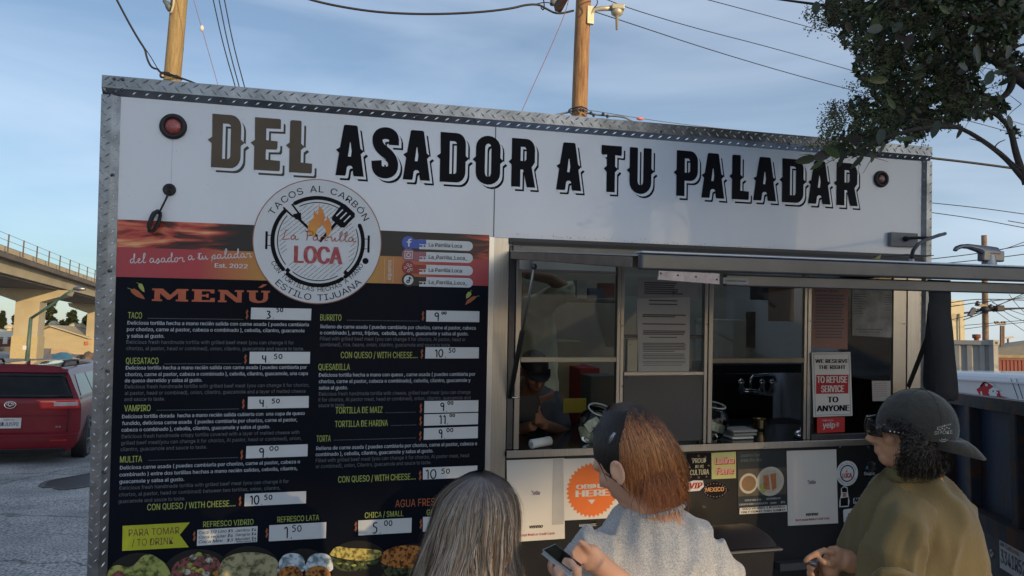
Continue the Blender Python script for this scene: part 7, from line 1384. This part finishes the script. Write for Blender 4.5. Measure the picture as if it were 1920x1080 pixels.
def on_cap(px, py):      # pixel onto the cap dome
    d = (G(px, py, 1)-CAM); o_ = CAM - cc; S = lambda v: V((v.dot(s)/.0885, v.dot(f)/.0995, v.dot(u)/.1025)); a_, b__, c__ = S(d), S(o_), 0
    A2, B3, C3 = a_.dot(a_), 2*a_.dot(b__), b__.dot(b__)-1; dd = B3*B3-4*A2*C3
    t = (-B3-math.sqrt(max(0, dd)))/(2*A2); return CAM + d*t
def cap_text(mb, s__, x0, y0, x1, y1, h, bold):
    vs, fs, a0, a1 = tmesh(s__, bold, 2); mb.add([on_cap(x0+(x1-x0)*(x-a0)/(a1-a0) - (y1-y0)/(x1-x0)*0, y0+(y1-y0)*(x-a0)/(a1-a0) - y*h/CAP) for x, y in vs], fs)
mb = MB(); cap_text(mb, "SMOKE", 1752, 815, 1786, 813, 6.5, .03); cap_text(mb, "PARDON", 1757, 804, 1783, 797, 3.5, .02)
for i in range(6): 
    for j in range(2):
        if (i+j) % 2 == 0: x_, y_ = 1757+i*4.2, 806+j*2-i*.7; mb.add([on_cap(x_, y_), on_cap(x_+3, y_-.5), on_cap(x_+3, y_-2.3), on_cap(x_, y_-1.9)], [(0, 1, 2, 3)])
mb2 = MB(); mb2.tube([on_cap(1769+8*math.cos(R(a)), 822+6*math.sin(R(a))) for a in range(20, 161, 20)], .0009, 4); mb2.tube([on_cap(1769+4.5*math.cos(R(a)), 821+4*math.sin(R(a))) for a in range(20, 161, 20)], .0009, 4)
obj('cap_lettering', mb, mat('cap_print', (.42, .42, .38), .7), cap); obj('cap_emblem', mb2, MATS['cap_print'], cap)
# sunglasses
f, u, s = basis(fwm, upm); q = lambda a, b3, d_: hcm + s*a + f*b3 + u*d_; sg_ = thing('sunglasses', 'black wraparound sunglasses on the man in the olive jacket', 'sunglasses', q(0, .1, 0))
mb = MB()
for sx in (-1, 1):
    vs = []
    for i in range(9):
        for j in range(5): a = i/8; x_ = sx*(.008+.062*a); yy = .106 - .030*a**2.2; zz = .028 - .044*j/4*(1-.25*a) - .004*a; vs.append(q(x_, yy + .004*math.sin(j/4*math.pi), zz))
    mb.add(vs, [(i*5+j, i*5+j+1, (i+1)*5+j+1, (i+1)*5+j) for i in range(8) for j in range(4)])
o = obj('lenses', mb, mat('sunglass_lens', (.006, .006, .007), .12, var=0, spec=.7), sg_, True); m = o.modifiers.new('s', 'SOLIDIFY'); m.thickness = .003
for sx in (-1, 1): obj('temple', MB().tube([q(sx*.070, .076, .016), q(sx*.078, .055, .014), q(sx*.080, .01, .010), q(sx*.078, -.012, .0)], [(.010, .003), (.009, .003), (.005, .002), (.004, .002)], 8, ref=u), M_rubber, sg_, True)
mb = MB(); a = q(-.0825, .060, .012); b2 = q(-.083, .030, .010); 
for sd in (1,):
    for k in range(4): p = a.lerp(b2, k/3); mb.ell(p, (.0025, .0025, .0028), None, 8, 6)
obj('temple_mark', mb, M_chrome, sg_, True)
# beard, curly hair
hm_ = MB(); cen = G(1712, 830, Dm)
def curl(rn):
    while True:
        px, py = rn.uniform(1668, 1786), rn.uniform(776, 892)
        lim = 0 if (px < 1684 and 796 < py) or (px < 1694 and 806 < py < 850) else 1 if (py > 776 + (px-1655)*.40 and py < 898 - max(0, (1700-px))*1.3 - max(0, (px-1755))*1.2) else 0
        if lim: break
    r = rn.uniform(4, 10); a0 = rn.uniform(0, 360); n_ = 8; dep = Dm - .080*math.sqrt(max(0, 1-((px-1722)/70)**2)) + rn.uniform(-.008, .06)*rn.random(); sq = rn.uniform(.6, 1.3)
    return [G(px + r*math.cos(R(a0+j*34)) , py + r*sq*math.sin(R(a0+j*34)) + j*1.1, dep + .006*math.sin(j)) for j in range(n_)]
strands(hm_, curl, 3400, .0019, [(.012, .010, .009), (.020, .016, .013), (.035, .028, .024)], random.Random(21), cen)
def beard(rn):
    a = rn.uniform(-.9, .9); t = rn.random(); p = q(.030*a, .083 + .012*(1-abs(a)) - .02*t*0, -.088 - .020*t); return [p, p + f*.005 - u*.006, p + f*.004 - u*.013]
strands(hm_, beard, 420, .0016, [(.014, .011, .010)], random.Random(22), hcm)
def stub(rn): # sideburn / cheek
    p = q(-.060*1 - .004, rn.uniform(.0, .05), rn.uniform(-.075, -.02)); return [p - s*.006, p - s*.0065 - u*.004]
strands(hm_, stub, 120, .0008, [(.03, .022, .018)], random.Random(23), hcm); strands(hm_, lambda rn: (lambda p: [p, p+f*.006-u*.002])(q(rn.uniform(-.022, .022), .097, -.054)), 60, .0015, [(.014, .011, .010)], random.Random(24), hcm)
hb = MB(); hb.ell(G(1736, 828, Dm+.01), (.062, .075, .070), Mc); obj('hair_base', hb, mat('hair_black', (.010, .008, .007), .8), mn, True); obj('hair', hm_, M_hairmat, mn, True)
bt = thing('glass_bottle', 'clear glass bottle with a dark cap held by the man in the olive jacket', 'bottle', G(1524, 1160, Dm)); c0 = G(1526, 1050, Dm-.004); dn_ = (G(1520, 1160, Dm)-c0).normalized()
obj('bottle_glass', MB().lathe(c0, dn_, [(0, .006), (.013, .006), (.014, .02), (.016, .05), (.022, .09), (.031, .14), (.031, .26), (0, .26)], 24), glassmat('bottle_clear', (.75, .78, .72), 1.5), bt, True); obj('bottle_cap', MB().lathe(c0, dn_, [(0, 0), (.0135, 0), (.0155, .004), (.0155, .012), (.013, .012)], 24), M_steel2, bt, True)
obj('bottle_label', MB().lathe(c0, dn_, [(.0232, .095), (.0322, .142), (.0322, .2)], 24), M_paper2, bt, True); obj('drink', MB().lathe(c0, dn_, [(0, .05), (.012, .05), (.018, .09), (.027, .14), (.027, .25), (0, .25)], 20), mat('amber_drink', (.30, .16, .03), .2), bt, True)

# ---- clerk leaning on the counter and the worker behind
TP = lambda a, b_, y: T @ P(a, b_, y)
ck = thing('person', 'clerk in a black cap and apron leaning on the counter inside the left window', 'person', T @ V((P(1005, 700, .6).x, .6, ZB)))
b_ = MB(); hk = TP(1002, 696, .52); fk, uk = cdir(.25, -.45, .86), cdir(.05, .86, .45); q, (f, u, s) = headmesh(b_, hk, fk, uk, .98)
b_.tube([TP(995, 715, .58), TP(990, 740, .66)], [.058, .07], 14); b_.tube([TP(990, 735, .66), TP(992, 780, .70), TP(1000, 1020, .75)], [(.16, .09), (.16, .11), (.15, .11)], 16, ref=cR)
b_.tube([TP(955, 745, .66), TP(940, 815, .60), TP(1000, 798, .32)], [.05, .04, .03], 12); b_.tube([TP(1042, 745, .66), TP(1056, 810, .56), TP(1018, 795, .30)], [.05, .04, .03], 12)
b_.ell(TP(1012, 790, .30), (.045, .03, .025)); 
for i in range(4): finger(b_, [TP(1020, 786+i*4, .29), TP(1012, 776+i*5, .27), TP(1004, 776+i*6, .27)], .009)
finger(b_, [TP(1016, 782, .28), TP(1010, 768, .28), TP(1012, 762, .28)], .010)
fuse(obj('body', b_, mat('skin_deep', (.27, .125, .075), .5, var=.08, vs=18), ck, True), .006, 4)
s_ = MB(); s_.tube([TP(990, 728, .64), TP(992, 745, .68), TP(994, 800, .72), TP(1000, 1020, .75)], [(.09, .08), (.18, .11), (.17, .13), (.17, .13)], 20, ref=cR); s_.tube([TP(1030, 742, .67), TP(1046, 775, .62), TP(1053, 805, .56)], [.065, .07, .062], 14); s_.tube([TP(960, 742, .67), TP(948, 790, .64)], [.065, .07], 14)
cloth('grey_shirt', ck, s_, mat('slate_cotton', (.10, .105, .12), .9), .009, folds(.008, 8, 8, 4, 5), 4)
obj('apron', MB().prism([TP(975, 742, .52), TP(1010, 742, .52), TP(1022, 790, .50), TP(1028, 900, .55), TP(960, 900, .55), TP(965, 790, .50)], fw*.02), M_rubber, ck); 
mb = MB(); vs = []
for i in range(9):
    for j in range(24): ph = math.pi*.5*i/8; th = 2*math.pi*j/24; vs.append(q(.083*math.sin(ph)*math.cos(th), -.01+.102*math.sin(ph)*math.sin(th), .045+.075*math.cos(ph)))
mb.add(vs, [(i*24+j, (i+1)*24+j, (i+1)*24+(j+1) % 24, i*24+(j+1) % 24) for i in range(8) for j in range(24)]); mb.prism([q(-.075, .07, .047), q(-.06, .12, .035), q(-.03, .155, .028), (q(.03, .155, .028)), q(.06, .12, .035), q(.075, .07, .047)], u*.006); obj('cap', mb, M_rubber, ck, True)
wk = thing('person', 'worker in a pale green long sleeve raising an arm behind the upper left window', 'person', T @ V((P(1000, 650, 1.1).x, 1.1, ZB)))
b_ = MB(); b_.tube([TP(990, 600, 1.0), TP(1062, 548, .95)], [.05, .045], 12); b_.tube([TP(1066, 545, .95), TP(1030, 522, .9), TP(985, 514, .85)], [.045, .038, .03], 12); b_.tube([TP(985, 560, 1.05), TP(985, 680, 1.05), TP(985, 900, 1.05)], [(.1, .08), (.13, .1), (.13, .1)], 14, ref=cR); b_.ell(TP(975, 512, .84), (.04, .04, .03)); headmesh(b_, TP(960, 500, 1.08), cdir(-.6, 0, .3), cdir(0, 1, 0))
b_.tube([TP(960, 520, 1.08), TP(975, 570, 1.06)], [.055, .07], 12); fuse(obj('body', b_, M_skin2, wk, True), .008, 3)
s_ = MB(); s_.tube([TP(985, 556, 1.05), TP(992, 600, 1.05), TP(998, 690, 1.05), TP(998, 900, 1.05)], [(.11, .09), (.17, .12), (.17, .13), (.17, .13)], 20, ref=cR); s_.tube([TP(995, 592, 1.0), TP(1035, 556, .96), TP(1068, 545, .93), TP(1062, 532, .92)], [.085, .075, .068, .05], 16)
cloth('green_sleeve_shirt', wk, s_, mat('sage_cotton', (.86, .9, .66), .9), .009, folds(.012, 10, 10, 7, 15), 3)
# ================================================================ rubbish bin
TD_ = 2.75; bc = thing('rubbish_bin', 'black rubbish bin with a domed lid standing by the wall between the two customers', 'bin', T @ V((P(1405, 1060, -.32).x, -.32, 0)))
bx0_, bx1_ = P(1345, 1060, -.52).x, P(1462, 1060, -.52).x; zt_b = P(1400, 1033, -.52).z; Mbin = mat('bin_black', (.020, .020, .027), .4, var=.2, vs=6, spec=.3)
g2 = bpy.data.objects; 
def tv(mb): mb.v = [T @ v for v in mb.v]; return mb
obj('bin_body', tv(MB().prism([(bx0_+.015, -.50, zt_b-.014), (bx1_-.015, -.50, zt_b-.014), (bx1_-.05, -.46, .05), (bx0_+.05, -.46, .05)], (0, .36, 0))), Mbin, bc)
mb = MB(); n_ = 10; prof = [(-.52+.36*i/n_, zt_b + .010 + .050*math.sin(math.pi*min(1, (i/n_)*1.0)**.8)) for i in range(n_+1)]; vs = []
for x_ in (bx0_, bx0_+.03, bx1_-.03, bx1_): vs += [(x_, y_, z_ - (0 if bx0_ < x_ < bx1_ else .02)) for y_, z_ in prof]
mb.add(vs, [(i*(n_+1)+j, i*(n_+1)+n_+0 - (n_-j-1), (i+1)*(n_+1)+j+1, (i+1)*(n_+1)+j) for i in range(3) for j in range(n_)]); mb.box((bx0_-.004, -.53, zt_b-.012), (bx1_+.004, -.15, zt_b+.008)); o = obj('bin_lid', tv(mb), Mbin, bc); bevel(o, .004); shade_auto(o, 50)
obj('lid_edge', tv(MB().box((bx0_-.006, -.534, zt_b-.004), (bx1_+.006, -.531, zt_b+.003))), mat('lid_edge_grey', (.12, .13, .16), .35), bc)

# ================================================================ tree over the right corner
tb = W2(2.55, 2.95, .05); tree = thing('tree', 'dark leafy tree with small flower clusters hanging over the top right corner of the truck', 'tree', tb)
M_bark = mat('dark_bark', (.040, .030, .026), .85, var=.3, vs=10, bump=.5, bs=30); M_leafa = mat('leaf_green', (.026, .040, .016), .38, var=.35, vs=3, spec=.5); M_leafb = mat('leaf_brown', (.034, .024, .018), .5, var=.3, vs=3); M_leafc = mat('leaf_bright', (.055, .085, .022), .4, var=.3, vs=3)
lm = MB(); tD = 3.0
limbs = [([(2330, 590), (2130, 500), (2000, 425), (1918, 335), (1890, 300), (1850, 268), (1800, 238), (1740, 226), (1690, 222)], .015, 2.9), ([(1925, 345), (1905, 290), (1895, 240), (1870, 215), (1850, 208)], .015, 2.9), ([(1990, 200), (1930, 160), (1900, 138), (1860, 108), (1820, 90), (1760, 60)], .030, 3.1), ([(1900, 138), (1895, 170), (1870, 190), (1800, 200)], .018, 3.1),
 ([(1700, 40), (1640, 20), (1560, 12), (1500, 4), (1440, -4)], .010, 3.2), ([(1990, 20), (1900, 40), (1800, 30), (1700, 40)], .03, 3.2), ([(1800, 238), (1750, 238), (1700, 245), (1650, 262), (1600, 285)], .010, 2.8), ([(1915, 318), (1880, 290), (1862, 282), (1840, 265), (1818, 260)], .004, 2.7), ([(1862, 282), (1870, 268), (1885, 262)], .003, 2.7), ([(1820, 90), (1760, 120), (1700, 130), (1640, 110)], .014, 3.1), ([(1870, 190), (1820, 215), (1760, 205), (1690, 215)], .010, 3.0),
 ([(1740, 226), (1700, 222), (1720, 240), (1745, 246)], .005, 2.85), ([(1930, 80), (1880, 96), (1850, 100)], .006, 3), ([(1930, 110), (1890, 115), (1840, 112)], .006, 3)]
for i, (pts, r, D_) in enumerate(limbs):
    ps = smooth2(pts, 3); k = len(ps); obj('branch', MB().tube([G(a, b2, D_) for a, b2 in ps], [r*(1-.65*j/(k-1)) for j in range(k)], 8), M_bark, tree, True)
obj('trunk', MB().tube([tb - V((0,0,.1)), tb + V((-.03, .02, .7)), W2(2.6, 2.9, 1.4), W2(2.7, 2.75, 2.1), W2(2.85, 2.5, 2.7), G(1990, 200, 3.1), G(2010, 20, 3.2)], [.13, .11, .10, .085, .065, .05, .04], 14), M_bark, tree, True)
# a leaf blade
def leafmesh(nm, L_, W_, m_):
    vs = []; prof = [(0, 0), (.15, .35), (.35, .48), (.6, .46), (.82, .30), (1, 0)]
    for t, w_ in prof: vs += [(-w_*W_, t*L_, .12*w_*W_), (0, t*L_, -.02*L_*math.sin(t*3)), (w_*W_, t*L_, .12*w_*W_)]
    me = bpy.data.meshes.new(nm); me.from_pydata([(a, b2, c_) for a, b2, c_ in vs], [], [(3*i+j, 3*i+j+1, 3*i+j+4, 3*i+j+3) for i in range(5) for j in range(2)]); me.materials.append(m_); me.polygons.foreach_set('use_smooth', [True]*10); return me
LM = [leafmesh('leaf_blade', .075, .032, M_leafa), leafmesh('leaf_blade', .066, .036, M_leafb), leafmesh('leaf_blade', .078, .030, M_leafc)]
rn = random.Random(40)
clusters = [(1600,268,38,26),(1575,282,22,14),(1640,240,45,35),(1700,230,50,36),(1760,200,55,40),(1680,190,40,30),(1650,130,50,40),(1700,80,60,50),(1780,110,60,50),(1840,60,70,60),(1620,60,45,45),(1590,25,40,30),(1720,20,80,40),(1830,200,60,25),(1880,20,60,60),(1660,160,30,30),(1810,165,40,25),(1900,120,30,25),(1610,200,20,20),(1905,250,15,10),(1750,150,50,40),(1560,30,15,18)]
def dens(px, py):
    return any(((px-a)/c_)**2 + ((py-b2)/d_)**2 < 1 for a, b2, c_, d_ in clusters)
def cpt(rn):
    a, b2, c_, d_ = rn.choices(clusters, weights=[c_*d_ for _, _, c_, d_ in clusters])[0]
    while True:
        x_, y_ = rn.uniform(-1, 1), rn.uniform(-1, 1)
        if x_*x_+y_*y_ < 1: return a+x_*c_, b2+y_*d_, c_, x_*x_+y_*y_
specials = [(1655,50,200),(1710,62,255),(1690,40,230),(1815,130,165),(1645,30,260),(1835,120,110),(1850,160,60),(1870,160,30),(1890,215,280),(1805,235,255),(1680,262,0),(1660,265,240),(1640,276,260),(1560,285,200),(1545,300,215),(1575,295,150),(1620,290,230),(1530,296,190),(1615,265,170),(1655,240,250),(1760,225,250),(1830,115,95),(1665,150,180),(1895,85,250),(1530,2,260)]
for i in range(290):
    if i < len(specials): px, py, an = specials[i]; D_ = 2.75
    else: px, py, _, _ = cpt(rn); an = rn.uniform(0, 360); D_ = rn.uniform(2.8, 3.5)
    me = LM[rn.choices((0, 1, 2), (5, 3, 1.2))[0]]; o = bpy.data.objects.new('leaf', me); C.objects.link(o); o.parent = tree
    d = (cR*math.cos(R(an)) + cU*math.sin(R(an)) + cB*rn.uniform(-.5, .5)).normalized(); sd = d.cross((cB + cR*rn.uniform(-.8, .8) + cU*rn.uniform(-.8, .8))).normalized(); n_ = sd.cross(d); k = rn.uniform(.75, 1.15) if i < len(specials) else rn.uniform(.45, .85)
    p = G(px, py, D_) - tb; o.matrix_local = Matrix(((sd.x*k, d.x*k, n_.x*k, p.x), (sd.y*k, d.y*k, n_.y*k, p.y), (sd.z*k, d.z*k, n_.z*k, p.z), (0, 0, 0, 1)))
mb = MB()       # the rest of the foliage: smaller leaves
for i in range(11000):
    px, py, _, e_ = cpt(rn); D_ = rn.uniform(2.85, 3.9); p = G(px, py, D_); a = V((rn.gauss(0, 1), rn.gauss(0, 1), rn.gauss(-.2, .8))).normalized()*rn.uniform(.010, .026); b2 = a.cross(V((rn.gauss(0, 1), rn.gauss(0, 1), rn.gauss(0, 1)))).normalized()*a.length*.42
    v = rn.uniform(.6, 1.3); br2 = rn.random(); mb.col = (.034*v, .052*v, .020*v) if br2 < .7 else ((.045*v, .034*v, .022*v) if br2 < .9 else (.09*v, .115*v, .03*v)); mb.add([p-a, p-a*.2+b2, p+a, p-a*.2-b2], [(0, 1, 2, 3)])
for i in range(2600):    # upper mass beyond the frame edge
    p = G(rn.uniform(1560, 2150), rn.uniform(-420, 20), rn.uniform(3, 4.4)); a = V((rn.gauss(0, 1), rn.gauss(0, 1), rn.gauss(0, .8))).normalized()*rn.uniform(.04, .09); b2 = a.cross(V((rn.gauss(0, 1), rn.gauss(0, 1), rn.gauss(0, 1)))).normalized()*a.length*.45; v = rn.uniform(.6, 1.3); mb.col = (.034*v, .052*v, .020*v); mb.add([p-a, p+b2, p+a, p-b2], [(0, 1, 2, 3)])
obj('small_leaves', mb, attrmat('small_leaf', .55, .3), tree, kind='stuff')
mb = MB()       # flower clusters: sprigs of tiny buds
for i in range(420):
    px, py, _, e_ = cpt(rn); 
    if i < 150: px, py = rn.choice([(1548, 262), (1560, 240), (1575, 225), (1590, 205), (1560, 275), (1610, 180), (1640, 100), (1650, 115), (1630, 95), (1655, 130), (1600, 215), (1545, 35), (1555, 45), (1570, 25), (1660, 65), (1640, 235), (1665, 225), (1570, 255), (1585, 240), (1700, 60)]); px += rn.uniform(-14, 14); py += rn.uniform(-12, 12)
    D_ = rn.uniform(2.7, 3.2); c0 = G(px, py, D_); dr = (cR*rn.uniform(-1, .2) + cU*rn.uniform(-.3, 1) + cB*rn.uniform(-.4, .4)).normalized()
    v = rn.uniform(.6, 1.4); col = (.085*v, .095*v, .035*v) if rn.random() < .65 else (.06*v, .04*v, .025*v)
    for j in range(rn.randint(14, 30)):
        t = rn.random()*.075; p = c0 + dr*t + V((rn.gauss(0, 1), rn.gauss(0, 1), rn.gauss(0, 1)))*(.012*(1.1 - t*9)); s__ = rn.uniform(.0028, .0052); mb.col = col
        mb.add([p+V((s__, 0, 0)), p+V((-s__*.5, s__*.8, 0)), p+V((-s__*.5, -s__*.8, 0)), p+V((0, 0, s__*1.2))], [(0, 1, 3), (1, 2, 3), (2, 0, 3), (0, 2, 1)])
obj('flower_clusters', mb, attrmat('buds', .7, .2), tree, kind='stuff')
mb = MB()
for i in range(120):
    px, py, _, _ = cpt(rn); 
    if i < 14: px, py = rn.choice([(1530, 292), (1565, 62), (1640, 140), (1650, 160), (1585, 215), (1880, 95), (1910, 100), (1915, 195), (1560, 280), (1640, 290)])
    p = G(px, py, rn.uniform(2.8, 3.1)); d = (cR*rn.uniform(-1, 1) + cU*rn.uniform(-1, .6)).normalized(); l_ = rn.uniform(.05, .14); mb.tube([p, p + d*l_*.5 + cU*.004, p + d*l_], [.0016, .0012, .0006], 4)
obj('twigs', mb, M_bark, tree, kind='stuff')

# ================================================================ unseen blockers added to shape the sun: two buildings, a header wall, a tree
def shade_block(name, lab, along, off0, off1, H, depth, m_, cat='building'):
    a, b2 = CAM + sh_*along + shp*off0, CAM + sh_*along + shp*off1; a.z = b2.z = .0
    t = thing(name, lab, cat, a); obj('wall', MB().prism([a, b2, b2 + V((0, 0, H)), a + V((0, 0, H))], sh_*depth), m_, t); obj('parapet', MB().prism([a - sh_*.1 + V((0, 0, H)), b2 - sh_*.1 + V((0, 0, H)), b2 - sh_*.1 + V((0, 0, H+.25)), a - sh_*.1 + V((0, 0, H+.25))], sh_*.4), m_, t)
    for k in range(int(abs(off1-off0)/3)): 
        p = a.lerp(b2, (k+.5)/int(abs(off1-off0)/3)) - sh_*.02; obj('window', MB().prism([p - shp*.6 + V((0,0,1.2)), p + shp*.6 + V((0,0,1.2)), p + shp*.6 + V((0,0,2.6)), p - shp*.6 + V((0,0,2.6))], sh_*.015), M_vdark, t)
    return t
M_store = mat('stucco', (.42, .40, .36), .85, var=.1, vs=1)
prj = lambda v: (v - CAM).dot(shp)
tn_ = math.tan(R(SUN_EL)); LB = 38.0; g0, g1 = sorted((prj(T @ P(330, 850)), prj(T @ P(1440, 800))))
lo = min(prj(W2(14, -9)), prj(W2(4, 6)), prj(T @ V((XO0, 0, 2)))) - 1.5; hi = max(prj(W2(14, -9)), prj(W2(4, 6)), prj(T @ V((XO1, 0, 2)))) + 2.5
lift = (LB + (T @ P(1150, 700) - CAM).dot(-sh_)) * tn_; HB = 3.75 + lift
shade_block('shade_building', 'unseen stucco building added behind the photographer to shade the truck', LB, lo, g0, HB, 8, M_store)  # added out of view, sized to keep direct sun off the truck
shade_block('second_shade_building', 'second unseen stucco building added behind the photographer to shade the truck', LB, g1, hi, HB, 8, M_store)  # matching added blocker on the other side of the sun gap
a = CAM + sh_*LB + shp*g0; b2 = CAM + sh_*LB + shp*g1; a.z = b2.z = 1.4 + lift
obj('wall', MB().prism([a, b2, b2+V((0,0,HB-1.4-lift)), a+V((0,0,HB-1.4-lift))], sh_*1.0), M_store, None, label='unseen stucco wall added over the gap between the shade buildings to block high sun', category='wall')  # added header, keeps the sun coming through the gap low
gc_ = (g0+g1)/2; gw_ = abs(g1-g0)/2; mb = MB(); tc_ = CAM + sh_*(LB+3) + shp*gc_; st_ = thing('sun_filter_tree', 'unseen tree added in the gap between the shade buildings to filter the sun', 'tree', V((tc_.x, tc_.y, 0))); obj('trunk', MB().tube([V((tc_.x, tc_.y, -.1)), V((tc_.x, tc_.y, 7))], [.16, .05], 10), M_bark, st_, True)  # added out of view, its leaves thin the sun coming through the gap
for i in range(int(215*gw_*2)):
    p = V((tc_.x, tc_.y, 0)) + shp*rn.uniform(-gw_-.4, gw_+.4) + sh_*rn.uniform(-1, 1) + V((0, 0, lift + rn.uniform(-2.2, 2.2))); a = V((rn.gauss(0, 1), rn.gauss(0, 1), rn.gauss(0, .8))).normalized()*rn.uniform(.08, .16); b2 = a.cross(V((rn.gauss(0, 1), rn.gauss(0, 1), rn.gauss(0, 1)))).normalized()*a.length*.5; mb.col = (.04, .06, .02); mb.add([p-a, p+b2, p+a, p-b2], [(0, 1, 2, 3)])
obj('crown', mb, MATS['small_leaf'], st_)
